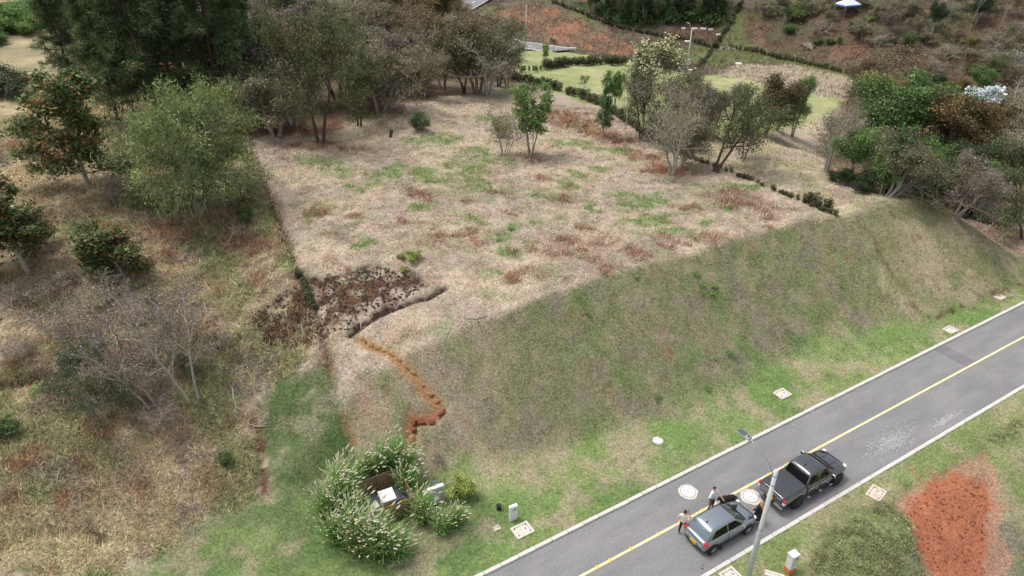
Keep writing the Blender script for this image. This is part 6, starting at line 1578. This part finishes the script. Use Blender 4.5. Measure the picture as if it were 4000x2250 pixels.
def wheel(parent, x, y, r, w, rim_mat, spokes=10, sgn=1):
    """sgn +1: outer face towards +y"""
    t = link('wheel', MB().lathe([(r * 0.66, -w / 2), (r * 0.93, -w / 2), (r, -w * 0.36), (r, w * 0.36), (r * 0.93, w / 2), (r * 0.66, w / 2)], 28).mesh('wheel', M['rubber'], True), parent, (x, y, r), (PI / 2 * -sgn, 0, 0))
    MB().lathe([(r * 0.68, -w * 0.2), (r * 0.68, w * 0.50), (r * 0.63, w * 0.46), (r * 0.60, w * 0.36), (0.01, w * 0.35)], 24).build('rim', M['rimblack'], t, smooth_=True)
    for k in range(spokes):
        a = 2 * PI * k / spokes
        MB().box((r * 0.34, 0, w * 0.42), (r * 0.60, r * 0.13, 0.03)).build('spoke', rim_mat, t, rot=(0, 0, a))
    MB().lathe([(r * 0.15, w * 0.30), (r * 0.15, w * 0.50), (0.005, w * 0.52)], 12).build('hub_cap', rim_mat, t)
    return t

# ---- grey hatchback: x forward, y left
qa, qb = at_z(1789, 1392, 0), at_z(1879, 1340, 0)
sa_, pa_ = road_sp(qa[0], qa[1]); sb_, pb_ = road_sp(qb[0], qb[1])
FA, RA, HW = 1.13, -1.335, 0.70
cs, cp = (sa_ + sb_) / 2 - (FA + RA) / 2, (pa_ + pb_) / 2 + HW + 0.08
car = thing('hatchback', 'dark grey hatchback car parked at the near kerb', 'car', (*road_xy(cs, cp), 0.0), _rz + math.atan2(pb_ - pa_, sb_ - sa_) * 0.5)
def ring(w, zb, zs, zd, mid=0.56):
    return [(0, zb), (w * 0.80, zb), (w * 0.95, zb + 0.05), (w, mid), (w * 0.985, zs - 0.10), (w * 0.90, zs), (w * 0.62, (zs + zd) / 2 + 0.015), (0, zd)]
body = shell('body', [(-1.95, ring(0.60, 0.40, 0.74, 0.80)), (-1.93, ring(0.72, 0.34, 0.82, 0.88)), (-1.80, ring(0.80, 0.26, 0.93, 0.97)), (-1.35, ring(0.83, 0.22, 0.95, 0.98)), (-0.6, ring(0.835, 0.20, 0.94, 0.96)), (0.2, ring(0.835, 0.20, 0.92, 0.95)), (0.85, ring(0.83, 0.21, 0.90, 0.96)),
      (1.15, ring(0.82, 0.22, 0.86, 0.92)), (1.55, ring(0.79, 0.24, 0.78, 0.84)), (1.82, ring(0.70, 0.26, 0.68, 0.73)), (1.93, ring(0.58, 0.32, 0.56, 0.58)), (1.95, ring(0.50, 0.38, 0.50, 0.51))], M['paint_grey'], car)
def gring(wb, wt, zb, zt):
    return [(0, zb), (wb, zb), (wb * 0.99, zb + 0.03), (wt + (wb - wt) * 0.45, zb + (zt - zb) * 0.55), (wt + 0.04, zt - 0.07), (wt - 0.06, zt - 0.008), (wt * 0.5, zt + 0.012), (0, zt + 0.02)]
shell('cabin', [(-1.84, gring(0.66, 0.60, 0.84, 0.93)), (-1.78, gring(0.72, 0.62, 0.86, 1.04)), (-1.40, gring(0.755, 0.56, 0.88, 1.375)), (-1.28, gring(0.76, 0.565, 0.88, 1.42)), (-0.5, gring(0.765, 0.575, 0.88, 1.455)), (0.12, gring(0.765, 0.565, 0.88, 1.43)), (0.26, gring(0.76, 0.55, 0.88, 1.385)), (0.92, gring(0.70, 0.62, 0.84, 0.98)), (1.00, gring(0.64, 0.58, 0.82, 0.92))], M['paint_grey'], car)
patch('windscreen', [(0.955, -0.60, 0.955), (0.955, 0.60, 0.955), (0.30, 0.53, 1.375), (0.30, -0.53, 1.375)], M['glassgreen'], car, 0.055)
patch('rear_window', [(-1.80, 0.60, 1.03), (-1.80, -0.60, 1.03), (-1.435, -0.53, 1.36), (-1.435, 0.53, 1.36)], M['glassrear'], car, 0.05)
for s in (-1, 1):
    def sp(x, z): return (x, s * (0.772 - (z - 0.9) * 0.36), z)
    f = [sp(-0.30, 0.965), sp(0.66, 0.965), sp(0.18, 1.345), sp(-0.30, 1.375)]
    r = [sp(-1.42, 0.985), sp(-0.38, 0.965), sp(-0.38, 1.375), sp(-1.12, 1.335)]
    if s == 1: f, r = f[::-1], r[::-1]
    patch('side_window', f, M['glass'], car, 0.012); patch('side_window', r, M['glass'], car, 0.012)
    MB().box((-0.34, s * 0.845, 0.60), (0.012, 0.012, 0.62)).build('door_seam', M['trim'], car)
    MB().box((-0.05, s * 0.845, 0.34), (1.7, 0.02, 0.05)).build('sill_strip', M['trim'], car)
    for x in (-0.52, 0.42 - 0.62): MB().box((x, s * 0.842, 0.80), (0.17, 0.03, 0.03)).build('door_handle', M['paint_grey'], car, bevel=0.006)
    mr = link('mirror', MB().box((0, 0, 0), (0.11, 0.17, 0.12), taper=0.85).mesh('mirror', M['paint_grey'], bevel=0.02), car, (0.58, s * 0.92, 0.98))
    MB().box((-0.06, 0, 0), (0.008, 0.14, 0.09)).build('mirror_glass', M['chrome'], mr)
    for x, sg in ((FA, s), (RA, s)):
        MB().lathe([(0.365, -0.10), (0.365, 0.0)], 26).build('wheel_arch', M['trim'], car, loc=(x, s * 0.838, 0.30), rot=(PI / 2 * -s, 0, 0))
        wheel(car, x, s * 0.785, 0.30, 0.185, M['alloy'], 10, s)
    MB().box((-1.80, s * 0.70, 0.83), (0.22, 0.22, 0.20), taper=0.85).build('tail_lamp', M['redlight'], car, bevel=0.03)
    MB().box((1.74, s * 0.60, 0.66), (0.30, 0.22, 0.13), taper=0.8).build('head_lamp', M['clearlight'], car, bevel=0.03)
MB().box((-1.90, 0, 0.36), (0.10, 1.16, 0.14)).build('rear_diffuser', M['trim'], car, bevel=0.02)
MB().box((-1.945, 0, 0.62), (0.06, 1.18, 0.09)).build('bumper_ridge', M['paint_grey'], car, bevel=0.02)
pl = MB().box((-1.985, 0, 0.50), (0.02, 0.40, 0.17)).build('number_plate', M['plate'], car)
text_mesh('plate_text', 'GPZ 802', 0.088, M['platetext'], pl, (-1.996, 0, 0.50), (PI / 2, 0, -PI / 2))
MB().lathe([(0.055, 0), (0.055, 0.012), (0.045, 0.012), (0.045, 0.006)], 18).build('badge', M['chrome'], car, loc=(-1.895, 0, 0.86), rot=(0, -PI / 2 - 0.25, 0))
MB().tube([(-1.18, 0, 1.46), (-1.30, 0, 1.60)], [0.010, 0.004], 6).build('aerial', M['trim'], car)
MB().box((-1.18, 0, 1.465), (0.09, 0.05, 0.025)).build('aerial_base', M['trim'], car)
MB().tube([(-1.46, 0.0, 1.345), (-1.80, -0.05, 1.06)], 0.006, 5).build('rear_wiper', M['trim'], car)
for s in (-0.35, 0.25): MB().tube([(0.985, s, 0.955), (0.80, s + 0.42, 1.09)], 0.010, 5).build('wiper', M['trim'], car)
MB().box((1.01, 0, 0.945), (0.10, 1.16, 0.03)).build('cowl', M['trim'], car)

# ---- black pickup
qa, qb = at_z(2005, 1275, 0), at_z(2099.5, 1220.5, 0)
sa_, pa_ = road_sp(qa[0], qa[1]); sb_, pb_ = road_sp(qb[0], qb[1])
FA, RA, HW = 1.77, -1.45, 0.80
cs, cp = (sa_ + sb_) / 2 - (FA + RA) / 2, (pa_ + pb_) / 2 + HW + 0.10
pk = thing('pickup_truck', 'black double cab pickup truck parked ahead of the hatchback', 'truck', (*road_xy(cs, cp), 0.0), _rz + math.atan2(pb_ - pa_, sb_ - sa_) * 0.5)
def pring(w, zb, zs, zd, mid=0.80):
    return [(0, zb), (w * 0.82, zb), (w * 0.96, zb + 0.05), (w, mid), (w * 0.99, zs - 0.10), (w * 0.93, zs), (w * 0.60, (zs + zd) / 2 + 0.02), (0, zd)]
shell('body', [(-0.74, pring(0.90, 0.42, 1.10, 1.12)), (-0.70, pring(0.915, 0.40, 1.13, 1.15)), (0.3, pring(0.92, 0.40, 1.13, 1.15)), (1.15, pring(0.92, 0.40, 1.12, 1.18)), (1.45, pring(0.925, 0.42, 1.10, 1.19)), (2.05, pring(0.92, 0.44, 1.04, 1.13)), (2.42, pring(0.86, 0.44, 0.98, 1.06)), (2.60, pring(0.76, 0.46, 0.88, 0.94)), (2.66, pring(0.66, 0.52, 0.78, 0.80))], M['paint_black'], pk)
shell('cabin', [(-0.80, gring(0.80, 0.70, 1.02, 1.12)), (-0.76, gring(0.82, 0.70, 1.04, 1.24)), (-0.56, gring(0.83, 0.66, 1.06, 1.68)), (-0.42, gring(0.835, 0.67, 1.06, 1.745)), (0.2, gring(0.84, 0.68, 1.06, 1.785)), (0.62, gring(0.84, 0.665, 1.06, 1.75)), (0.76, gring(0.835, 0.65, 1.06, 1.70)), (1.42, gring(0.78, 0.72, 1.04, 1.20)), (1.52, gring(0.72, 0.66, 1.02, 1.13))], M['paint_black'], pk)
bedm = [(-2.60, pring(0.86, 0.55, 1.10, 1.12)), (-2.58, pring(0.90, 0.50, 1.14, 1.15)), (-2.2, pring(0.915, 0.48, 1.15, 1.16)), (-1.2, pring(0.915, 0.48, 1.15, 1.16)), (-0.84, pring(0.90, 0.48, 1.14, 1.15)), (-0.82, pring(0.88, 0.50, 1.12, 1.13))]
shell('bed', bedm, M['paint_black'], pk)
MB().box((-1.70, 0, 1.170), (1.72, 1.62, 0.05)).build('bed_cover', M['tonneau'], pk, bevel=0.018)
patch('windscreen', [(1.46, -0.70, 1.17), (1.46, 0.70, 1.17), (0.80, 0.62, 1.69), (0.80, -0.62, 1.69)], M['glass'], pk, 0.06)
patch('rear_window', [(-0.795, 0.70, 1.22), (-0.795, -0.70, 1.22), (-0.625, -0.62, 1.65), (-0.625, 0.62, 1.65)], M['glass'], pk, 0.02)
for s in (-1, 1):
    def sp(x, z): return (x, s * (0.848 - (z - 1.08) * 0.26), z)
    f = [sp(0.20, 1.17), sp(1.16, 1.17), sp(0.72, 1.63), sp(0.20, 1.66)]
    r = [sp(-0.58, 1.17), sp(0.12, 1.17), sp(0.12, 1.66), sp(-0.46, 1.62)]
    if s == 1: f, r = f[::-1], r[::-1]
    patch('side_window', f, M['glass'], pk, 0.012); patch('side_window', r, M['glass'], pk, 0.012)
    for x in (-0.50, 0.38): MB().box((x, s * 0.932, 1.00), (0.20, 0.035, 0.045)).build('door_handle', M['chrome'], pk, bevel=0.01)
    for x in (-0.77, 0.16, 1.18): MB().box((x, s * 0.925, 0.78), (0.012, 0.012, 0.70)).build('door_seam', M['trim'], pk)
    mr = link('mirror', MB().box((0, 0, 0), (0.13, 0.22, 0.20), taper=0.85).mesh('mirror', M['chrome'], bevel=0.03), pk, (1.02, s * 1.05, 1.20))
    MB().box((-0.07, 0, 0), (0.01, 0.18, 0.15)).build('mirror_glass', M['glass'], mr)
    st_ = link('side_step', MB().tube([(-0.62, s * 0.96, 0.42), (1.05, s * 0.96, 0.42)], 0.05, 8).mesh('side_step', M['trim'], True), pk)
    for x in (-0.68, 0.25, 1.10): MB().box((x, s * 0.965, 0.455), (0.22, 0.11, 0.05)).build('step_cap', M['chrome'], st_, bevel=0.012)
    for x in (FA, RA):
        MB().lathe([(0.47, -0.12), (0.47, 0.0)], 28).build('wheel_arch', M['trim'], pk, loc=(x, s * 0.932, 0.42), rot=(PI / 2 * -s, 0, 0))
        wheel(pk, x, s * 0.868, 0.385, 0.25, M['rimblack'], 6, s)
    MB().box((-2.56, s * 0.83, 1.00), (0.14, 0.17, 0.18), taper=0.94).build('tail_lamp', M['redlight'], pk, bevel=0.015)
    MB().box((-2.56, s * 0.83, 0.82), (0.135, 0.165, 0.17), taper=1.0).build('reverse_lamp', M['clearlight'], pk, bevel=0.015)
    MB().box((2.46, s * 0.68, 0.93), (0.24, 0.24, 0.14), taper=0.85).build('head_lamp', M['clearlight'], pk, bevel=0.02)
    MB().box((-2.68, s * 0.62, 0.52), (0.16, 0.56, 0.14)).build('bumper_end', M['bumpergrey'], pk, bevel=0.025)
    MB().box((1.85, s * 0.30, 1.165), (0.7, 0.02, 0.02)).build('bonnet_ridge', M['paint_black'], pk)
MB().box((-2.64, 0, 0.52), (0.14, 0.72, 0.12)).build('bumper_step', M['trim'], pk, bevel=0.02)
MB().box((-2.625, 0, 0.80), (0.03, 1.42, 0.52)).build('tailgate', M['paint_black'], pk, bevel=0.012)
MB().box((-2.650, 0, 0.98), (0.02, 0.30, 0.06)).build('tailgate_handle', M['chrome'], pk, bevel=0.008)
MB().lathe([(0.001, 0.012), (0.055, 0.010), (0.06, 0)], 20).build('badge', M['chrome'], pk, loc=(-2.640, 0, 0.87), rot=(0, -PI / 2, 0)).scale = (1, 2.2, 1)
MB().box((-2.645, -0.52, 0.97), (0.012, 0.24, 0.035)).build('name_badge', M['chrome'], pk)
pl = MB().box((-2.66, 0.02, 0.66), (0.02, 0.40, 0.17)).build('number_plate', M['plate'], pk)
text_mesh('plate_text', 'GPZ 862', 0.088, M['platetext'], pl, (-2.671, 0.02, 0.66), (PI / 2, 0, -PI / 2))
MB().box((-1.50, -0.921, 1.06), (0.10, 0.012, 0.03)).build('drive_badge', M['redlight'], pk)
MB().box((-0.20, 0, 1.805), (0.09, 0.05, 0.03)).build('aerial_base', M['trim'], pk)
MB().tube([(-0.20, 0, 1.81), (-0.28, 0, 1.93)], [0.010, 0.004], 6).build('aerial', M['trim'], pk)
MB().box((1.50, 0, 1.185), (0.12, 1.36, 0.03)).build('cowl', M['trim'], pk)
for s in (-0.4, 0.2): MB().tube([(1.50, s, 1.20), (1.30, s + 0.5, 1.36)], 0.012, 5).build('wiper', M['trim'], pk)

# ------------------------------------------------------------------ people and the dog
def skinned(name, verts, edges, radii, segmat, mats, parent, sub=1, root=0):
    """verts joined by edges grow one continuous body; each face takes the material of the nearest bone"""
    me = bpy.data.meshes.new('tmp'); me.from_pydata(verts, edges, [])
    ob = bpy.data.objects.new('tmp', me); COL.objects.link(ob)
    ob.modifiers.new('skin', 'SKIN'); md = ob.modifiers.new('sub', 'SUBSURF'); md.levels = md.render_levels = sub
    sv = me.skin_vertices[0].data
    for i, r in enumerate(radii): sv[i].radius = (r, r) if np.isscalar(r) else r
    sv[root].use_root = True
    dg = bpy.context.evaluated_depsgraph_get(); dg.update()
    out = bpy.data.meshes.new_from_object(ob.evaluated_get(dg))
    bpy.data.objects.remove(ob, do_unlink=True)
    out.name = name; out.materials.clear()
    for m in mats: out.materials.append(m)
    A = np.array([verts[a] for a, b in edges]); B = np.array([verts[b] for a, b in edges]); D = B - A; L2 = (D ** 2).sum(1) + 1e-9
    for p in out.polygons:
        c = np.array(p.center); t = np.clip(((c - A) * D).sum(1) / L2, 0, 1); q = A + D * t[:, None]
        p.material_index = segmat[int(((c - q) ** 2).sum(1).argmin())]; p.use_smooth = True
    return link(name, out, parent)
M['skin'] = material('skin', srgb(206, 158, 134), 0.6); M['hair_dark'] = material('dark_hair', srgb(34, 28, 26), 0.7); M['hair_blond'] = material('blond_hair', srgb(190, 150, 96), 0.65, noise=(20, 0.7, 1.25))
M['cream'] = material('cream_shirt', srgb(226, 206, 190), 0.9); M['whiteshirt'] = material('white_polo', srgb(240, 240, 242), 0.9); M['blackcloth'] = material('black_cloth', srgb(30, 29, 34), 0.9); M['greyjeans'] = material('grey_jeans', srgb(92, 96, 106), 0.9)
M['shoe'] = material('white_shoe', srgb(226, 226, 226), 0.7); M['fur'] = material('black_fur', srgb(26, 21, 20), 0.85, noise=(30, 0.6, 1.6), bump=(30, 0.8, 0.03))

def person(label, pos, face, h, arms, legs, cols, hair, head_turn=0.0, extra=None):
    """arms: left and right (elbow, hand) points; legs: left and right (knee, ankle) points, in metres for a 1.75 m body, x right, y forward"""
    o = thing('person', label, 'person', tuple(pos), face, None, h / 1.75)
    V, E, Rr, Sm = [], [], [], []
    def add(p, r): V.append(tuple(p)); Rr.append(r); return len(V) - 1
    def bone(a, b, m): E.append((a, b)); Sm.append(m)
    SK, TOP, LEG, SH = 0, 1, 2, 3
    pel = add((0, 0, 0.95), (0.155, 0.115)); wst = add((0, 0.005, 1.12), (0.145, 0.105)); chs = add((0, 0.0, 1.33), (0.165, 0.12)); nkb = add((0, -0.005, 1.47), (0.085, 0.075)); nk = add((0, 0.01, 1.54), (0.052, 0.055)); hd = add((0, 0.03, 1.65), (0.076, 0.092)); ht = add((0, 0.025, 1.71), (0.066, 0.08))
    bone(pel, wst, TOP); bone(wst, chs, TOP); bone(chs, nkb, TOP); bone(nkb, nk, SK); bone(nk, hd, SK); bone(hd, ht, SK)
    for s, (elb, hnd) in zip((-1, 1), arms):
        sh = add((s * 0.185, 0, 1.42), 0.066); el = add(elb, 0.044); wr = add(hnd, 0.028)
        bone(chs, sh, TOP); bone(sh, el, TOP); bone(el, wr, cols.get('forearm', SK))
        d = np.array(hnd) - np.array(elb); d /= np.linalg.norm(d); pm = np.array(hnd) + d * 0.07
        pa = add(pm, 0.034); bone(wr, pa, SK)
        sd = np.cross(d, [0.2, 0.3, 1.0]); sd /= np.linalg.norm(sd); nn = np.cross(d, sd)
        for f, (off, ln) in enumerate(((-0.027, 0.065), (-0.009, 0.08), (0.009, 0.075), (0.026, 0.058))):
            b = add(pm + sd * off + d * 0.035, 0.0095); t1 = add(pm + sd * off + d * (0.035 + ln * 0.55) + nn * 0.012, 0.0088); t2 = add(pm + sd * off + d * (0.035 + ln * 0.9) + nn * 0.036, 0.0075)
            bone(pa, b, SK); bone(b, t1, SK); bone(t1, t2, SK)
        b = add(pm - sd * 0.038 - d * 0.02 + nn * 0.01, 0.011); t1 = add(pm - sd * 0.058 + d * 0.025 + nn * 0.025, 0.009); bone(pa, b, SK); bone(b, t1, SK)
    for s, (kn, an) in zip((-1, 1), legs):
        hp = add((s * 0.095, 0, 0.88), 0.098); k = add(kn, 0.066); a = add(an, 0.045); hl = add((an[0], an[1] - 0.03, 0.045), 0.042); to = add((an[0] + s * 0.02, an[1] + 0.17, 0.038), 0.036)
        bone(pel, hp, LEG); bone(hp, k, LEG); bone(k, a, cols.get('shin', LEG)); bone(a, hl, SH); bone(hl, to, SH)
    skinned('body', V, E, Rr, Sm, [M['skin'], M[cols['top']], M[cols['leg']], M[cols['shoe']]], o, 1, pel)
    # face: nose, eyes, mouth, ears
    hz = 1.655; ft = link('face', MB().add([(0, 0.135, hz - 0.03), (-0.014, 0.115, hz - 0.035), (0.014, 0.115, hz - 0.035), (0, 0.112, hz + 0.01)], [(0, 1, 3), (0, 3, 2), (0, 2, 1)]).mesh('nose', M['skin']), o)
    for s in (-1, 1):
        MB().lathe([(0.001, -0.004), (0.010, 0), (0.001, 0.006)], 8).build('eye', M['hair_dark'], ft, loc=(s * 0.032, 0.112, hz + 0.005), rot=(-PI / 2, 0, 0))
        MB().lathe([(0.001, -0.01), (0.026, 0), (0.001, 0.01)], 8).build('ear', M['skin'], ft, loc=(s * 0.082, 0.02, hz - 0.01), rot=(0, PI / 2, 0))
    MB().box((0, 0.112, hz - 0.062), (0.042, 0.008, 0.01)).build('mouth', M['orangebase'], ft)
    # hair cap
    bm = bmesh.new(); bmesh.ops.create_uvsphere(bm, u_segments=16, v_segments=10, radius=1.0)
    for v in bm.verts: v.co = Vector((v.co.x * 0.090, v.co.y * 0.105, v.co.z * 0.095))
    bmesh.ops.delete(bm, geom=[v for v in bm.verts if v.co.z < (-0.035 if v.co.y < 0.02 else 0.035)], context='VERTS')
    me = bpy.data.meshes.new('hair'); bm.to_mesh(me); bm.free(); me.materials.append(M[hair])
    link('hair', me, o, (0, 0.015, 1.675))
    if extra: extra(o)
    return o
def gnd(u, v): return at_z(u, v, 0.0)
# man with a phone, seen from behind
def phone(o): MB().box((0.13, 0.14, 1.63), (0.02, 0.07, 0.14)).build('phone', M['black'], o, bevel=0.004)
q = gnd(1714, 1343)
person('person in cream shirt and black trousers holding a phone to the ear', q, -0.35, 1.74, [((-0.30, 0.02, 1.16), (-0.16, 0.22, 1.10)), ((0.32, 0.10, 1.24), (0.15, 0.16, 1.50))], [((-0.12, 0.03, 0.50), (-0.15, -0.02, 0.09)), ((0.14, 0.06, 0.50), (0.20, 0.06, 0.09))], dict(top='cream', leg='blackcloth', shoe='shoe'), 'hair_dark', extra=phone)
# man in white polo reaching down to the dog
q = gnd(1786, 1283)
person('person in white polo and grey jeans reaching towards the black dog', q, PI + 0.75, 1.76, [((-0.33, 0.12, 1.16), (-0.30, 0.42, 0.98)), ((0.34, -0.02, 1.15), (0.38, 0.02, 0.90))], [((-0.11, 0.06, 0.50), (-0.12, 0.02, 0.09)), ((0.12, 0.03, 0.50), (0.16, -0.06, 0.09))], dict(top='whiteshirt', leg='greyjeans', shoe='shoe'), 'hair_dark')
# woman walking away with long blond hair and a black coat
def coat(o):
    r = random.Random(2); n = 20; V, F = [], []
    prof = [(0.17, 0.125, 1.46), (0.215, 0.15, 1.36), (0.20, 0.15, 1.12), (0.24, 0.19, 0.90), (0.28, 0.23, 0.70), (0.32, 0.26, 0.50)]
    for a, b, z in prof:
        for k in range(n):
            t = 2 * PI * k / n; j = 1 + 0.05 * math.sin(5 * t + z * 3) * (1.5 - z); V.append((a * j * math.cos(t), b * j * math.sin(t) - 0.01, z + (0.03 * math.sin(3 * t) if z < 0.6 else 0)))
    for i in range(len(prof) - 1):
        for k in range(n): F.append((i * n + k, i * n + (k + 1) % n, (i + 1) * n + (k + 1) % n, (i + 1) * n + k))
    MB().add(V, F).build('coat', M['blackcloth'], o, smooth_=True)
    for s in (-1, 1): MB().tube([(s * 0.17, 0, 1.42), (s * 0.29, 0.03, 1.20), (s * 0.25, 0.20, 1.05)], [0.085, 0.075, 0.065], 10).build('sleeve', M['blackcloth'], o, smooth_=True)
    V, F = [], []
    for i, (w, y, z) in enumerate([(0.07, -0.07, 1.74), (0.105, -0.105, 1.66), (0.115, -0.13, 1.54), (0.12, -0.165, 1.42), (0.105, -0.175, 1.30), (0.07, -0.17, 1.20), (0.03, -0.165, 1.14)]):
        for k in range(9): t = (k / 8 - 0.5) * PI; V.append((w * math.sin(t), y + 0.08 * (1 - math.cos(t)) - 0.012 * (k % 2), z))
        for k in range(9): t = (k / 8 - 0.5) * PI; V.append((w * 0.8 * math.sin(t), y + 0.05 + 0.07 * (1 - math.cos(t)), z))
    for i in range(6):
        for k in range(8):
            F.append((i * 18 + k, i * 18 + k + 1, (i + 1) * 18 + k + 1, (i + 1) * 18 + k)); F.append((i * 18 + 9 + k + 1, i * 18 + 9 + k, (i + 1) * 18 + 9 + k, (i + 1) * 18 + 9 + k + 1))
    MB().add(V, F).build('long_hair', M['hair_blond'], o, smooth_=True)
q = gnd(1903, 1316)
person('person with long blond hair in a black coat walking by the hatchback bonnet', q, 0.55, 1.68, [((-0.30, 0.03, 1.18), (-0.24, 0.24, 1.06)), ((0.30, 0.03, 1.18), (0.24, 0.24, 1.06))], [((-0.09, 0.10, 0.50), (-0.10, 0.12, 0.09)), ((0.09, -0.02, 0.50), (0.10, -0.18, 0.10))], dict(top='blackcloth', leg='blackcloth', shoe='shoe', shin=0), 'hair_blond', extra=coat)
# dog: long shaggy coat, head low towards the man, facing left
q = gnd(1826, 1272)
dog = thing('dog', 'shaggy black dog between the man in white and the hatchback', 'dog', tuple(q), PI + _rz - 0.25)
V = [(-0.34, 0, 0.56), (-0.12, 0, 0.57), (0.12, 0, 0.56), (0.30, 0, 0.58), (0.42, 0, 0.66), (0.54, 0, 0.70), (0.66, 0, 0.64)]
Rr = [(0.15, 0.15), (0.165, 0.17), (0.175, 0.19), (0.16, 0.18), (0.12, 0.12), (0.105, 0.105), (0.055, 0.05)]
E = [(i, i + 1) for i in range(6)]
def leg(root, pts, rs):
    a = root
    for p, r in zip(pts, rs): V.append(p); Rr.append(r); E.append((a, len(V) - 1)); a = len(V) - 1
for s in (-1, 1):
    leg(3, [(0.28, s * 0.11, 0.42), (0.27, s * 0.11, 0.22), (0.28, s * 0.11, 0.05), (0.34, s * 0.11, 0.03)], [0.085, 0.055, 0.045, 0.04])
    leg(0, [(-0.32, s * 0.12, 0.40), (-0.25, s * 0.12, 0.30), (-0.40, s * 0.12, 0.18), (-0.38, s * 0.12, 0.05), (-0.31, s * 0.12, 0.03)], [0.11, 0.075, 0.045, 0.042, 0.04])
leg(0, [(-0.46, 0, 0.56), (-0.58, 0, 0.46), (-0.64, 0, 0.34)], [0.06, 0.055, 0.03])
skinned('body', V, E, Rr, [0] * len(E), [M['fur']], dog, 2, 1)
for s in (-1, 1): MB().add([(0.50, s * 0.09, 0.76), (0.56, s * 0.10, 0.74), (0.53, s * 0.135, 0.60), (0.51, s * 0.11, 0.62)], [(0, 1, 2, 3), (3, 2, 1, 0)]).build('ear', M['fur'], dog)
# shaggy coat as locks on the back and sides
nr_ = np.random.default_rng(8); n = 1500; t = nr_.uniform(-0.42, 0.50, n); an = nr_.uniform(-2.2, 2.2, n)
ctr = np.stack([t, np.zeros(n), np.full(n, 0.56) + np.maximum(t - 0.3, 0) * 0.5], 1); rad = np.interp(t, [-0.42, -0.1, 0.2, 0.5], [0.14, 0.17, 0.185, 0.12])
nrm = np.stack([np.zeros(n), np.sin(an), np.cos(an)], 1); b = ctr + nrm * (rad * 0.95)[:, None]
tip = b + nrm * 0.045 + np.stack([-0.05 + nr_.normal(0, 0.03, n), nr_.normal(0, 0.02, n), -0.04 - 0.03 * nr_.random(n)], 1); w = np.stack([np.full(n, 0.012), np.zeros(n), np.zeros(n)], 1)
link('fur_locks', np_mesh('fur_locks', np.stack([b - w, b + w, tip], 1).reshape(-1, 3), None, np.arange(n * 3).reshape(-1, 3), mats=[M['fur']]), dog, kind='stuff')
# black backpack lying at the foot of the windscreen
p0 = car.matrix_world if False else None
bx, by = road_xy(road_sp(car.location.x, car.location.y)[0] + 0.98, road_sp(car.location.x, car.location.y)[1] + 0.20)
bag = thing('backpack', 'black backpack lying on the hatchback bonnet against the windscreen', 'bag', (bx, by, 0.99), car.rotation_euler.z + 0.7)
MB().box((0, 0, 0.09), (0.34, 0.26, 0.18), taper=0.8).build('main_bag', M['blackcloth'], bag, bevel=0.05, smooth_=True)
MB().box((0.10, -0.10, 0.13), (0.20, 0.12, 0.14), taper=0.8).build('front_pocket', M['trim'], bag, bevel=0.03, smooth_=True)
for s in (-1, 1): MB().tube([(-0.16, s * 0.08, 0.12), (-0.32, s * 0.14, 0.10), (-0.46, s * 0.04, 0.13), (-0.52, s * 0.02, 0.12)], 0.028, 7).build('strap', M['blackcloth'], bag, smooth_=True)
MB().box((-0.38, 0, 0.08), (0.30, 0.16, 0.10), 0.3, taper=0.7).build('folded_jacket', M['blackcloth'], bag, bevel=0.03, smooth_=True)
